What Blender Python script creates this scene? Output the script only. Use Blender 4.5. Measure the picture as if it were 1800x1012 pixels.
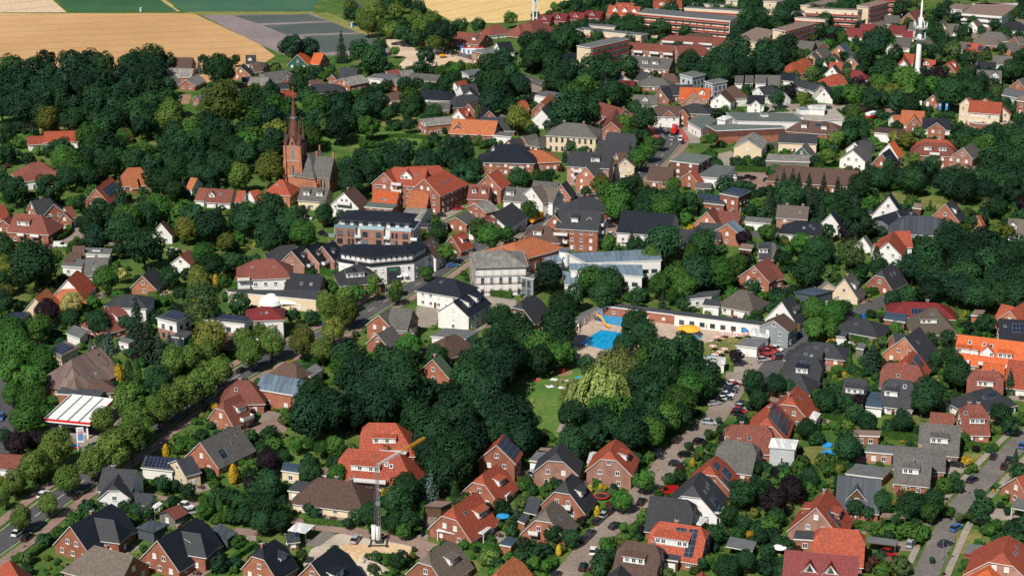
import bpy, math, random
import numpy as np
from mathutils import Vector
for o in list(bpy.data.objects):
	bpy.data.objects.remove(o)
scene = bpy.context.scene
COL = scene.collection
R = math.radians
CAMZ, TILT, LENS = 200.0, 18.5, 66.0
cam_d = bpy.data.cameras.new("camera")
cam_d.lens = LENS
cam_d.sensor_width = 36.0
cam_d.sensor_fit = 'HORIZONTAL'
cam_d.clip_start = 1.0
cam_d.clip_end = 12000.0
cam = bpy.data.objects.new("camera", cam_d)
cam.location = (0, 0, CAMZ)
cam.rotation_euler = (R(90 - TILT), 0, 0)
COL.objects.link(cam)
scene.camera = cam
SUN_EL, SUN_AZ = 47.0, 209.0        # azimuth clockwise from +Y (the view direction)
world = bpy.data.worlds.new("World")
scene.world = world
world.use_nodes = True
wn = world.node_tree.nodes
wl = world.node_tree.links
for n in list(wn):
	wn.remove(n)
wo = wn.new('ShaderNodeOutputWorld')
bg = wn.new('ShaderNodeBackground')
sky = wn.new('ShaderNodeTexSky')
sky.sky_type = 'NISHITA'
sky.sun_disc = False
sky.sun_elevation = R(SUN_EL)
sky.sun_rotation = R(SUN_AZ)
sky.air_density = 1.0
sky.dust_density = 0.6
sky.altitude = 200
bg.inputs[1].default_value = 0.058
wl.new(sky.outputs[0], bg.inputs[0])
wl.new(bg.outputs[0], wo.inputs[0])
sd = bpy.data.lights.new("sun", 'SUN')
sd.energy = 5.0
sd.angle = R(0.53)
sd.color = (1.0, 0.945, 0.865)
sun = bpy.data.objects.new("sun", sd)
_az, _el = R(SUN_AZ), R(SUN_EL)
_d = Vector((math.sin(_az) * math.cos(_el), math.cos(_az) * math.cos(_el), math.sin(_el)))
sun.rotation_euler = _d.to_track_quat('Z', 'Y').to_euler()
sun.location = (0, 300, 400)
COL.objects.link(sun)
vs = scene.view_settings
vs.view_transform = 'Standard'
vs.look = 'None'
vs.gamma = 1.0
vs.use_curve_mapping = False
vs.exposure = 0.12
cy = scene.cycles
cy.max_bounces = 4
cy.diffuse_bounces = 2
cy.glossy_bounces = 2
cy.transmission_bounces = 2
cy.transparent_max_bounces = 4
cy.caustics_reflective = False
cy.caustics_refractive = False
def _nt(name):
	m = bpy.data.materials.new(name)
	m.use_nodes = True
	nt = m.node_tree
	return m, nt, nt.nodes, nt.links, nt.nodes['Principled BSDF']
def _ramp(N, stops):
	r = N.new('ShaderNodeValToRGB')
	e = r.color_ramp.elements
	e[0].position, e[0].color = stops[0][0], (*stops[0][1], 1)
	e[1].position, e[1].color = stops[-1][0], (*stops[-1][1], 1)
	for p, c in stops[1:-1]:
		x = e.new(p)
		x.color = (*c, 1)
	return r
def sc(c, k):
	return tuple(max(0.0, min(1.0, x * k)) for x in c)
MATS = {}
def nd(N, t, **kw):
	n = N.new('ShaderNode' + t)
	for k, v in kw.items():
		n.inputs[int(k[1:]) if k[1:].isdigit() else k.replace('_', ' ')].default_value = v
	return n
def scaled(N, L, col, fac, lo, hi):
	mr = nd(N, 'MapRange', i3=lo, i4=hi)
	L.new(fac, mr.inputs[0])
	vm = N.new('ShaderNodeVectorMath')
	vm.operation = 'SCALE'
	L.new(col, vm.inputs[0])
	L.new(mr.outputs[0], vm.inputs['Scale'])
	return vm.outputs[0]
def op(N, L, kind, a, b_):
	m = N.new('ShaderNodeMath')
	m.operation = kind
	for i, x in enumerate((a, b_)):
		if isinstance(x, (int, float)):
			m.inputs[i].default_value = x
		elif x is not None:
			L.new(x, m.inputs[i])
	return m.outputs[0]
def relief(N, L, b, h, strength, dist, inv=False):
	bp = nd(N, 'Bump', Strength=strength, Distance=dist)
	bp.invert = inv
	L.new(h, bp.inputs['Height'])
	L.new(bp.outputs[0], b.inputs['Normal'])
def plain(name, c, rough=0.8, var=0.25, scale=0.6, metal=0.0, rnd=0.0, bump=0.0, spec=0.3):
	if name in MATS:
		return MATS[name]
	m, nt, N, L, b = _nt(name)
	n1 = nd(N, 'TexNoise', Scale=scale, Detail=6, Roughness=0.7)
	L.new(N.new('ShaderNodeTexCoord').outputs['Object'], n1.inputs['Vector'])
	rp = _ramp(N, [(0.25, sc(c, 1 - var)), (0.75, sc(c, 1 + var))])
	L.new(n1.outputs[0], rp.inputs[0])
	out = rp.outputs[0]
	if rnd:
		out = scaled(N, L, out, N.new('ShaderNodeObjectInfo').outputs['Random'], 1 - rnd, 1 + rnd)
	L.new(out, b.inputs['Base Color'])
	b.inputs['Roughness'].default_value = rough
	b.inputs['Metallic'].default_value = metal
	b.inputs['Specular IOR Level'].default_value = spec
	if bump:
		relief(N, L, b, n1.outputs[0], bump, 0.1)
	MATS[name] = m
	return m
def tiles(name, c, rough=0.75, rowh=0.42, colw=0.34, weather=0.45, dirt=(0.06, 0.055, 0.05), seam=0.42, spec=0.3):
	m, nt, N, L, b = _nt(name)
	tc = N.new('ShaderNodeTexCoord')
	bk = nd(N, 'TexBrick', Scale=1.0, Brick_Width=colw, Row_Height=rowh, Mortar_Size=0.05, Mortar_Smooth=0.3, Color1=(*sc(c, 0.72), 1), Color2=(*sc(c, 1.28), 1), Mortar=(*sc(c, seam), 1))
	bk.offset = 0.0
	L.new(tc.outputs['UV'], bk.inputs['Vector'])
	n1 = nd(N, 'TexNoise', Scale=0.45, Detail=8, Roughness=0.72)
	L.new(tc.outputs['Object'], n1.inputs['Vector'])
	rp = _ramp(N, [(0.45, (0, 0, 0)), (0.8, (1, 1, 1))])
	L.new(n1.outputs[0], rp.inputs[0])
	mx = nd(N, 'MixRGB', Color2=(*dirt, 1))
	L.new(op(N, L, 'MULTIPLY', rp.outputs[0], weather), mx.inputs[0])
	L.new(bk.outputs['Color'], mx.inputs[1])
	L.new(scaled(N, L, mx.outputs[0], N.new('ShaderNodeObjectInfo').outputs['Random'], 0.84, 1.16), b.inputs['Base Color'])
	b.inputs['Roughness'].default_value = rough
	b.inputs['Specular IOR Level'].default_value = spec
	relief(N, L, b, bk.outputs['Fac'], 0.5, 0.05, True)
	return m
def bricks(name, c):
	m, nt, N, L, b = _nt(name)
	tc = N.new('ShaderNodeTexCoord')
	n1 = nd(N, 'TexNoise', Scale=0.5, Detail=5)
	L.new(tc.outputs['Object'], n1.inputs['Vector'])
	n2 = nd(N, 'TexNoise', Scale=5.0, Detail=2)
	mp = nd(N, 'Mapping', Scale=(1, 1, 3))
	L.new(tc.outputs['Object'], mp.inputs[0])
	L.new(mp.outputs[0], n2.inputs['Vector'])
	rp = _ramp(N, [(0.35, sc(c, 0.68)), (0.5, c), (0.66, (c[0] * 1.25, c[1] * 1.4, c[2] * 1.45))])
	L.new(op(N, L, 'ADD', op(N, L, 'MULTIPLY', n1.outputs[0], 0.5), op(N, L, 'MULTIPLY', n2.outputs[0], 0.5)), rp.inputs[0])
	L.new(scaled(N, L, rp.outputs[0], N.new('ShaderNodeObjectInfo').outputs['Random'], 0.82, 1.15), b.inputs['Base Color'])
	b.inputs['Roughness'].default_value = 0.9
	b.inputs['Specular IOR Level'].default_value = 0.2
	return m
def leafy(name, c, var=0.4, trans=0.22, rnd=0.4):
	m, nt, N, L, b = _nt(name)
	at = N.new('ShaderNodeAttribute')
	at.attribute_name = 'tint'
	fr = op(N, L, 'FRACT', op(N, L, 'ADD', N.new('ShaderNodeObjectInfo').outputs['Random'], at.outputs['Fac']), None)
	n1 = nd(N, 'TexNoise', Scale=0.9, Detail=4)
	L.new(N.new('ShaderNodeNewGeometry').outputs['Position'], n1.inputs['Vector'])
	rp = _ramp(N, [(0.3, (c[0] * (1 - var), c[1] * (1 - var * 0.8), c[2] * (1 - var * 0.6))),
				   (0.7, (c[0] * (1 + var * 1.3), c[1] * (1 + var), c[2] * (1 + var * 0.6)))])
	L.new(n1.outputs[0], rp.inputs[0])
	hs = N.new('ShaderNodeHueSaturation')
	mh = nd(N, 'MapRange', i3=0.486, i4=0.514)
	L.new(op(N, L, 'FRACT', op(N, L, 'MULTIPLY', fr, 7.31), None), mh.inputs[0])
	L.new(mh.outputs[0], hs.inputs['Hue'])
	L.new(scaled(N, L, rp.outputs[0], fr, 1 - rnd, 1 + rnd), hs.inputs['Color'])
	L.new(hs.outputs[0], b.inputs['Base Color'])
	b.inputs['Roughness'].default_value = 0.7
	b.inputs['Specular IOR Level'].default_value = 0.15
	tr = N.new('ShaderNodeBsdfTranslucent')
	L.new(hs.outputs[0], tr.inputs[0])
	mix = nd(N, 'MixShader', i0=trans)
	L.new(b.outputs[0], mix.inputs[1])
	L.new(tr.outputs[0], mix.inputs[2])
	L.new(mix.outputs[0], N['Material Output'].inputs[0])
	return m
ROOF = {
	'red': tiles('clay_tiles_red', (0.40, 0.082, 0.04)),
	'org': tiles('clay_tiles_orange', (0.60, 0.125, 0.035), weather=0.12),
	'oro': tiles('clay_tiles_pale_orange', (0.48, 0.15, 0.06), weather=0.3),
	'rus': tiles('clay_tiles_rust', (0.23, 0.070, 0.048)),
	'drd': tiles('tiles_dark_red', (0.20, 0.026, 0.026), weather=0.15, rough=0.5),
	'brn': tiles('tiles_brown', (0.115, 0.066, 0.05), weather=0.4),
	'gyb': tiles('concrete_tiles_brown_grey', (0.145, 0.118, 0.095), weather=0.5, dirt=(0.10, 0.095, 0.08)),
	'gry': tiles('concrete_tiles_grey', (0.115, 0.108, 0.10), weather=0.55, dirt=(0.16, 0.15, 0.13)),
	'drk': tiles('tiles_anthracite', (0.040, 0.043, 0.050), weather=0.35, dirt=(0.07, 0.07, 0.068), rough=0.7),
	'blk': tiles('glazed_tiles_black', (0.014, 0.018, 0.027), weather=0.12, rough=0.5),
	'slt': tiles('metal_sheet_blue_grey', (0.15, 0.20, 0.25), rowh=40, colw=0.6, weather=0.2, dirt=(0.1, 0.13, 0.16), rough=0.5, seam=0.75),
	'zin': tiles('metal_sheet_dark', (0.065, 0.078, 0.092), rowh=40, colw=0.6, weather=0.2, rough=0.5, seam=0.7),
	'tch': tiles('thatch', (0.145, 0.115, 0.085), rowh=0.9, colw=0.12, weather=0.5, dirt=(0.07, 0.07, 0.055), rough=0.95),
	'brw': tiles('sheeting_weathered', (0.17, 0.115, 0.10), rowh=6, colw=1.0, weather=0.6, dirt=(0.09, 0.065, 0.06), seam=0.8),
	'eth': tiles('fibre_cement_sheets', (0.20, 0.19, 0.17), rowh=1.6, colw=0.9, weather=0.6, dirt=(0.11, 0.105, 0.095), seam=0.8),
	'blu': tiles('bitumen_blue', (0.045, 0.075, 0.11), rowh=1.0, colw=4, weather=0.4, seam=0.8),
	'grn': tiles('tiles_green', (0.085, 0.135, 0.075), weather=0.4),
	'wht': tiles('sheet_white', (0.62, 0.62, 0.60), rowh=30, colw=0.9, weather=0.25, dirt=(0.4, 0.4, 0.38), seam=0.8),
	'flt': plain('roof_bitumen_grey', (0.12, 0.125, 0.125), 0.9, 0.3, 0.35, rnd=0.15),
	'fdk': plain('roof_bitumen_dark', (0.05, 0.055, 0.062), 0.85, 0.35, 0.35, rnd=0.15),
	'grv': plain('roof_gravel', (0.30, 0.27, 0.235), 0.95, 0.25, 0.3, rnd=0.1),
	'fgn': plain('roof_felt_greenish', (0.105, 0.125, 0.115), 0.9, 0.25, 0.25, rnd=0.1),
	'fbr': plain('roof_felt_brown', (0.20, 0.14, 0.11), 0.9, 0.3, 0.3, rnd=0.1),
}
WALL = {
	'brk': bricks('brick_red', (0.31, 0.118, 0.076)),
	'bro': bricks('brick_orange', (0.42, 0.17, 0.10)),
	'brp': bricks('brick_pinkish', (0.34, 0.18, 0.135)),
	'drb': bricks('brick_dark', (0.16, 0.065, 0.05)),
	'wht': plain('render_white', (0.74, 0.72, 0.69), 0.85, 0.10, 0.5, rnd=0.06),
	'crm': plain('render_cream', (0.68, 0.55, 0.38), 0.85, 0.12, 0.5, rnd=0.06),
	'lgr': plain('cladding_pale_grey', (0.46, 0.48, 0.50), 0.7, 0.12, 0.5),
	'gry': plain('cladding_grey', (0.24, 0.265, 0.28), 0.7, 0.15, 0.6),
	'sla': plain('cladding_slate', (0.075, 0.092, 0.108), 0.6, 0.15, 0.6),
	'wod': plain('boards_brown', (0.115, 0.062, 0.038), 0.85, 0.35, 1.5),
	'wog': plain('boards_grey', (0.16, 0.145, 0.13), 0.9, 0.35, 1.5),
	'yel': plain('render_yellow', (0.66, 0.36, 0.07), 0.85, 0.12, 0.5),
	'grn': plain('boards_green', (0.035, 0.10, 0.075), 0.8, 0.2, 0.8),
	'blu': plain('panels_blue', (0.03, 0.22, 0.50), 0.6, 0.15, 0.8),
}
M_TRIM = plain('trim_white', (0.70, 0.69, 0.66), 0.6, 0.1, 1.0)
M_TRIMD = plain('trim_dark', (0.05, 0.052, 0.056), 0.6, 0.2, 1.0)
M_TRIMR = plain('trim_red', (0.30, 0.04, 0.03), 0.6, 0.2, 1.0)
M_FRAME = plain('window_frame_white', (0.76, 0.75, 0.72), 0.5, 0.06, 1.0)
M_FRAMED = plain('window_frame_dark', (0.045, 0.048, 0.05), 0.5, 0.1, 1.0)
M_BLIND = plain('blind_pale', (0.66, 0.65, 0.61), 0.7, 0.1, 1.0)
M_DOOR = plain('door_brown', (0.14, 0.06, 0.035), 0.6, 0.3, 1.0)
M_CONC = plain('concrete', (0.38, 0.36, 0.33), 0.9, 0.2, 0.6)
M_METAL = plain('galvanised_steel', (0.42, 0.43, 0.44), 0.4, 0.15, 1.0, metal=0.6)
M_WHITE = plain('painted_white', (0.78, 0.78, 0.76), 0.5, 0.06, 0.8)
M_YEL = plain('painted_yellow', (0.72, 0.33, 0.02), 0.5, 0.1, 0.8)
M_ORG = plain('painted_orange', (0.75, 0.20, 0.02), 0.5, 0.1, 0.8)
M_REDP = plain('painted_red', (0.58, 0.02, 0.015), 0.45, 0.08, 0.8)
M_BLUP = plain('painted_blue', (0.02, 0.16, 0.48), 0.45, 0.1, 0.8)
M_GRNP = plain('painted_green', (0.03, 0.20, 0.11), 0.5, 0.1, 0.8)
M_BLK = plain('black_rubber', (0.02, 0.02, 0.021), 0.8, 0.2, 1.0)
M_BARK = plain('bark', (0.085, 0.062, 0.045), 0.95, 0.35, 2.0, bump=0.4)
def glass(name, c, rough=0.08):
	m, nt, N, L, b = _nt(name)
	oi = N.new('ShaderNodeObjectInfo')
	rp = _ramp(N, [(0.0, sc(c, 0.5)), (0.55, c), (0.8, sc(c, 1.6)), (1.0, sc(c, 4.5))])
	L.new(oi.outputs['Random'], rp.inputs[0])
	L.new(rp.outputs[0], b.inputs['Base Color'])
	b.inputs['Roughness'].default_value = rough
	b.inputs['Specular IOR Level'].default_value = 0.6
	return m
M_GLASS = glass('window_glass', (0.045, 0.055, 0.065))
M_GLASSD = glass('car_glass', (0.012, 0.014, 0.017))
M_GLASSB = glass('balustrade_glass', (0.26, 0.36, 0.40), 0.15)
def solar_mat():
	m, nt, N, L, b = _nt('photovoltaic_cells')
	tc = N.new('ShaderNodeTexCoord')
	bk = nd(N, 'TexBrick', Scale=1, Brick_Width=1.05, Row_Height=1.7, Mortar_Size=0.035, Color1=(0.010, 0.016, 0.034, 1), Color2=(0.014, 0.022, 0.045, 1), Mortar=(0.16, 0.18, 0.21, 1))
	bk.offset = 0
	L.new(tc.outputs['UV'], bk.inputs['Vector'])
	L.new(bk.outputs['Color'], b.inputs['Base Color'])
	b.inputs['Roughness'].default_value = 0.22
	return m
M_SOLAR = solar_mat()
LEAF = {
	'o': leafy('leaves_dark_green', (0.020, 0.064, 0.0235)),
	'd': leafy('leaves_deep_green', (0.0135, 0.044, 0.021)),
	'l': leafy('leaves_lime_tree', (0.088, 0.150, 0.030)),
	'y': leafy('leaves_olive_yellow', (0.125, 0.145, 0.028)),
	'b': leafy('leaves_bright_green', (0.046, 0.124, 0.023)),
	'p': leafy('leaves_copper', (0.018, 0.012, 0.018), rnd=0.2),
	's': leafy('needles_dark', (0.018, 0.040, 0.022), trans=0.05),
	'u': leafy('needles_blue', (0.060, 0.095, 0.085), trans=0.05),
	'c': leafy('thuja_green', (0.028, 0.066, 0.018), trans=0.08),
	'g': leafy('foliage_golden', (0.34, 0.24, 0.018), trans=0.1),
	'w': leafy('leaves_willow', (0.21, 0.275, 0.08)),
	'i': leafy('leaves_birch', (0.06, 0.105, 0.034)),
	'f': leafy('leaves_cream_flowering', (0.30, 0.30, 0.10)),
	'h': leafy('hedge_leaves', (0.045, 0.115, 0.02)),
	'r': leafy('leaves_reddish', (0.075, 0.028, 0.022)),
}
def prop(o, label=None, cat=None, group=None, kind=None):
	if label: o['label'] = label
	if cat: o['category'] = cat
	if group: o['group'] = group
	if kind: o['kind'] = kind
	return o
def link(name, me, parent=None, loc=(0, 0, 0), rz=0.0):
	o = bpy.data.objects.new(name, me)
	COL.objects.link(o)
	o.location = loc
	if rz: o.rotation_euler = (0, 0, rz)
	if parent is not None: o.parent = parent
	return o
def empty(name, loc, rz=0.0, label=None, cat=None, group=None):
	o = link(name, None, None, loc, rz)
	o.empty_display_size = 0.5
	return prop(o, label, cat, group)
class MB:
	def __init__(s):
		s.v, s.f, s.m, s.uv = [], [], [], []
	def face(s, pts, mi=0, uv=None):
		i = len(s.v)
		s.v.extend([tuple(p) for p in pts])
		s.f.append(tuple(range(i, i + len(pts))))
		s.m.append(mi)
		s.uv.append(uv or [(p[0], p[1]) for p in pts])
	def box(s, c, h, mi=0, ax=(1, 0)):
		ux, uy = ax
		def P(a, b, z):
			return (c[0] + ux * a - uy * b, c[1] + uy * a + ux * b, c[2] + z)
		a, b, z = h
		q = [P(-a, -b, -z), P(a, -b, -z), P(a, b, -z), P(-a, b, -z), P(-a, -b, z), P(a, -b, z), P(a, b, z), P(-a, b, z)]
		i = len(s.v)
		s.v.extend(q)
		for f in ((0, 1, 5, 4), (1, 2, 6, 5), (2, 3, 7, 6), (3, 0, 4, 7), (4, 5, 6, 7), (3, 2, 1, 0)):
			s.f.append(tuple(i + k for k in f))
			s.m.append(mi)
			s.uv.append([(q[k][0], q[k][1]) for k in f])
	def prism(s, pts, z0, z1, mi=0, mtop=None, bottom=True):
		n = len(pts)
		i = len(s.v)
		s.v.extend([(p[0], p[1], z0) for p in pts] + [(p[0], p[1], z1) for p in pts])
		for k in range(n):
			j = (k + 1) % n
			s.f.append((i + k, i + j, i + n + j, i + n + k))
			s.m.append(mi)
			d = math.dist(pts[k], pts[j])
			s.uv.append([(0, z0), (d, z0), (d, z1), (0, z1)])
		s.f.append(tuple(i + n + k for k in range(n)))
		s.m.append(mi if mtop is None else mtop)
		s.uv.append([tuple(p[:2]) for p in pts])
		if bottom:
			s.f.append(tuple(i + k for k in reversed(range(n))))
			s.m.append(mi)
			s.uv.append([tuple(p[:2]) for p in reversed(pts)])
	def tube(s, p0, p1, r0, r1=None, n=8, mi=0, cap=True):
		r1 = r0 if r1 is None else r1
		a, b = Vector(p0), Vector(p1)
		d = (b - a).normalized()
		x = d.orthogonal().normalized()
		y = d.cross(x)
		i = len(s.v)
		for p, r in ((a, r0), (b, r1)):
			for k in range(n):
				t = 2 * math.pi * k / n
				s.v.append(tuple(p + x * (r * math.cos(t)) + y * (r * math.sin(t))))
		for k in range(n):
			j = (k + 1) % n
			s.f.append((i + k, i + j, i + n + j, i + n + k))
			s.m.append(mi); s.uv.append([(0, 0)] * 4)
		if cap:
			s.f.append(tuple(i + n + k for k in range(n))); s.m.append(mi); s.uv.append([(0, 0)] * n)
			s.f.append(tuple(i + k for k in reversed(range(n)))); s.m.append(mi); s.uv.append([(0, 0)] * n)
	def lathe(s, prof, n=16, c=(0, 0, 0), mi=0):
		i = len(s.v)
		for r, z in prof:
			for k in range(n):
				t = 2 * math.pi * (k + 0.5) / n
				s.v.append((c[0] + r * math.cos(t), c[1] + r * math.sin(t), c[2] + z))
		for a in range(len(prof) - 1):
			for k in range(n):
				j = (k + 1) % n
				s.f.append((i + a * n + k, i + a * n + j, i + (a + 1) * n + j, i + (a + 1) * n + k))
				s.m.append(mi); s.uv.append([(0, 0)] * 4)
	def mesh(s, name, mats, smooth=False):
		me = bpy.data.meshes.new(name)
		me.from_pydata(s.v, [], s.f)
		for m in mats:
			me.materials.append(m)
		if len(mats) > 1:
			me.polygons.foreach_set('material_index', s.m)
		ul = me.uv_layers.new(name='UVMap')
		flat = [c for f in s.uv for p in f for c in p]
		ul.data.foreach_set('uv', flat)
		if smooth:
			me.polygons.foreach_set('use_smooth', [True] * len(s.f))
		me.update()
		return me
	def build(s, name, mats, parent=None, loc=(0, 0, 0), rz=0.0, smooth=False):
		if not isinstance(mats, (list, tuple)):
			mats = [mats]
		return link(name, s.mesh(name, mats, smooth), parent, loc, rz)
def np_mesh(name, V, Q, mats, tint=None):
	me = bpy.data.meshes.new(name)
	nq, k = Q.shape
	me.vertices.add(len(V))
	me.vertices.foreach_set('co', V.astype(np.float32).ravel())
	me.loops.add(nq * k)
	me.loops.foreach_set('vertex_index', Q.astype(np.int32).ravel())
	me.polygons.add(nq)
	me.polygons.foreach_set('loop_start', (np.arange(nq) * k).astype(np.int32))
	me.update(calc_edges=True)
	for m in mats:
		me.materials.append(m)
	if tint is not None:
		a = me.attributes.new('tint', 'FLOAT', 'POINT')
		a.data.foreach_set('value', tint.astype(np.float32))
	return me
def win_mesh(w, h, kind):
	b = MB()
	b.box((0, 0, 0), (w / 2, 0.05, h / 2), 0)
	fr = 0.09
	n = 2 if w > 0.95 else 1
	if kind == 'b':
		b.face([(-w / 2 + fr, -0.056, -h / 2 + fr), (w / 2 - fr, -0.056, -h / 2 + fr), (w / 2 - fr, -0.056, h / 2 - fr), (-w / 2 + fr, -0.056, h / 2 - fr)], 1)
	else:
		ww = (w - fr * (n + 1)) / n
		for k in range(n):
			x0 = -w / 2 + fr + k * (ww + fr)
			b.face([(x0, -0.056, -h / 2 + fr), (x0 + ww, -0.056, -h / 2 + fr), (x0 + ww, -0.056, h / 2 - fr), (x0, -0.056, h / 2 - fr)], 1)
	b.box((0, -0.08, -h / 2 - 0.04), (w / 2 + 0.06, 0.09, 0.035), 0)
	fm = M_FRAMED if kind == 'd' else M_FRAME
	return b.mesh('window', [fm, M_BLIND if kind == 'b' else M_GLASS])
WIN = {}
def win(w, h, kind):
	k = (round(w, 1), round(h, 1), kind)
	if k not in WIN:
		WIN[k] = win_mesh(*k)
	return WIN[k]
CAM = Vector((0, 0, CAMZ))
def faces_cam(x, y, nx, ny):
	dx, dy = -x, -y
	d = math.hypot(dx, dy)
	return (nx * dx + ny * dy) / d > -0.12
rng = random.Random(11)
def wall_windows(parent, base, p0, p1, zs, wh, kind, maxn=99, pitch=2.9, hw=None, margin=0.7, force=False):
	dx, dy = p1[0] - p0[0], p1[1] - p0[1]
	Lw = math.hypot(dx, dy)
	nx, ny = dy / Lw, -dx / Lw
	mx, my = (p0[0] + p1[0]) / 2, (p0[1] + p1[1]) / 2
	if not force and not faces_cam(mx + base[0], my + base[1], nx, ny):
		return
	th = math.atan2(nx, -ny)
	for zi, z in enumerate(zs):
		half = Lw / 2 if hw is None else hw(z + wh[1] / 2)
		av = 2 * half - 2 * margin
		if av < wh[0]:
			continue
		n = max(1, min(maxn, int(av / pitch + 0.35)))
		for k in range(n):
			t = (k + 0.5) / n - 0.5
			s = t * av / Lw
			x, y = mx + dx * s + nx * 0.05, my + dy * s + ny * 0.05
			kd = kind
			if kind == 'm':
				kd = 'b' if rng.random() < 0.38 else 'w'
			link('window', win(wh[0], wh[1], kd), parent, (x, y, z), th)
def door_mesh():
	b = MB()
	b.box((0, 0, 1.05), (0.55, 0.05, 1.05), 0)
	b.box((0, -0.04, 1.0), (0.45, 0.03, 1.0), 1)
	b.box((0, -0.075, 1.55), (0.2, 0.008, 0.25), 2)
	return b.mesh('door', [M_FRAME, M_DOOR, M_GLASS])
DOOR = door_mesh()
def gdoor_mesh():
	b = MB()
	b.box((0, 0, 1.05), (1.25, 0.05, 1.05), 0)
	for k in range(4):
		b.box((0, -0.06, 0.28 + k * 0.5), (1.15, 0.02, 0.22), 1)
	return b.mesh('garage_door', [M_FRAME, M_WHITE])
GDOOR = gdoor_mesh()
class Wing:
	def __init__(s, w, base):
		ax, ay, bx, by, wd, hr, he, ends = w
		s.A = Vector((ax - base[0], ay - base[1]))
		s.B = Vector((bx - base[0], by - base[1]))
		s.u = (s.B - s.A).normalized()
		s.v = Vector((-s.u.y, s.u.x))
		s.L = (s.B - s.A).length
		s.w, s.hr, s.he = wd, hr, he
		s.ends = ends
		s.run, s.drop = [0, 0], [0, 0]
		H = hr - he
		for k in (0, 1):
			if ends[k] == 'h':
				s.run[k], s.drop[k] = min(0.46 * wd, 7), H
			elif ends[k] == 'k':
				s.run[k], s.drop[k] = 0.30 * H, 0.36 * H
		s.tan = H / (wd / 2)
		s.base = base
	def P(s, a, b, z):
		p = s.A + s.u * a + s.v * b
		return (p.x, p.y, z)
	def zroof(s, b):
		return s.hr - abs(b) * s.tan
	def corners(s):
		ins = 0.35
		a0 = -s.run[0] + ins
		a1 = s.L + s.run[1] - ins
		return a0, a1
def roof_mesh(wg, b, mt, oh=0.42, th=0.2):
	hw = wg.w / 2 + oh
	ze = wg.hr - hw * wg.tan
	a0 = -wg.run[0] - (oh * 0.6 if wg.ends[0] == 'h' else 0.0)
	a1 = wg.L + wg.run[1] + (oh * 0.6 if wg.ends[1] == 'h' else 0.0)
	sl = math.sqrt(1 + wg.tan ** 2)
	polys = []
	hipc = []
	for k, (aa, ar) in enumerate(((a0, 0.0), (a1, wg.L))):
		d = wg.drop[k]
		if wg.ends[k] == 'g':
			hipc.append(None)
		else:
			hb = hw if wg.ends[k] == 'h' else wg.w / 2 * d / (wg.hr - wg.he)
			hipc.append((aa, hb, ze if wg.ends[k] == 'h' else wg.hr - d))
	for sg in (-1, 1):
		pts = [(a0, sg * hw, ze), (a1, sg * hw, ze)]
		if hipc[1] and wg.ends[1] == 'k':
			pts.append((hipc[1][0], sg * hipc[1][1], hipc[1][2]))
		pts.append((wg.L, 0, wg.hr))
		pts.append((0, 0, wg.hr))
		if hipc[0] and wg.ends[0] == 'k':
			pts.append((hipc[0][0], sg * hipc[0][1], hipc[0][2]))
		if sg > 0:
			pts = pts[::-1]
		polys.append((pts, [(p[0], abs(p[1]) * sl) for p in pts]))
	for k, ar in ((0, 0.0), (1, wg.L)):
		if hipc[k]:
			aa, hb, z = hipc[k]
			pts = [(aa, hb, z), (aa, -hb, z), (ar, 0, wg.hr)]
			if k == 1:
				pts = [pts[1], pts[0], pts[2]]
			rl = math.hypot(aa - ar, z - wg.hr)
			polys.append((pts, [(p[1], rl if p[2] < wg.hr - 0.01 else 0.0) for p in pts]))
	edges = {}
	rd = lambda p: (round(p[0], 3), round(p[1], 3), round(p[2], 3))
	for pts, uv in polys:
		b.face([wg.P(*p) for p in pts], 0, uv)
		b.face([wg.P(p[0], p[1], p[2] - th) for p in reversed(pts)], 1)
		for i in range(len(pts)):
			e = (rd(pts[i]), rd(pts[(i + 1) % len(pts)]))
			if (e[1], e[0]) in edges:
				del edges[(e[1], e[0])]
			else:
				edges[e] = (pts[i], pts[(i + 1) % len(pts)])
	for p, q in edges.values():
		b.face([wg.P(p[0], p[1], p[2] - th), wg.P(q[0], q[1], q[2] - th), wg.P(*q), wg.P(*p)], 1)
	if wg.L > 0.5:
		c = 0.16
		for sg in (-1, 1):
			pp = [(0, sg * c, wg.hr - c * wg.tan + 0.07), (wg.L, sg * c, wg.hr - c * wg.tan + 0.07), (wg.L, 0, wg.hr + 0.07), (0, 0, wg.hr + 0.07)]
			if sg > 0: pp = pp[::-1]
			b.face([wg.P(*p) for p in pp], 0, [(0.1, 0.1)] * 4)
def wall_mesh(wg, b):
	a0, a1 = wg.corners()
	hw, he = wg.w / 2, wg.he - 0.06
	zt = lambda k: wg.hr - wg.drop[k] - 0.1
	b.face([wg.P(a0, -hw, 0), wg.P(a1, -hw, 0), wg.P(a1, -hw, he), wg.P(a0, -hw, he)])
	b.face([wg.P(a1, hw, 0), wg.P(a0, hw, 0), wg.P(a0, hw, he), wg.P(a1, hw, he)])
	for k, a in ((1, a1), (0, a0)):
		pts = [(-hw, 0), (hw, 0), (hw, he)]
		if wg.ends[k] == 'g':
			pts.append((0, wg.hr - 0.1))
		elif wg.ends[k] == 'k':
			hb = hw * wg.drop[k] / (wg.hr - wg.he)
			pts += [(hb, zt(k)), (-hb, zt(k))]
		pts.append((-hw, he))
		if k == 0:
			pts = [(-p[0], p[1]) for p in pts]
		b.face([wg.P(a, p[0], p[1]) for p in pts])
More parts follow.
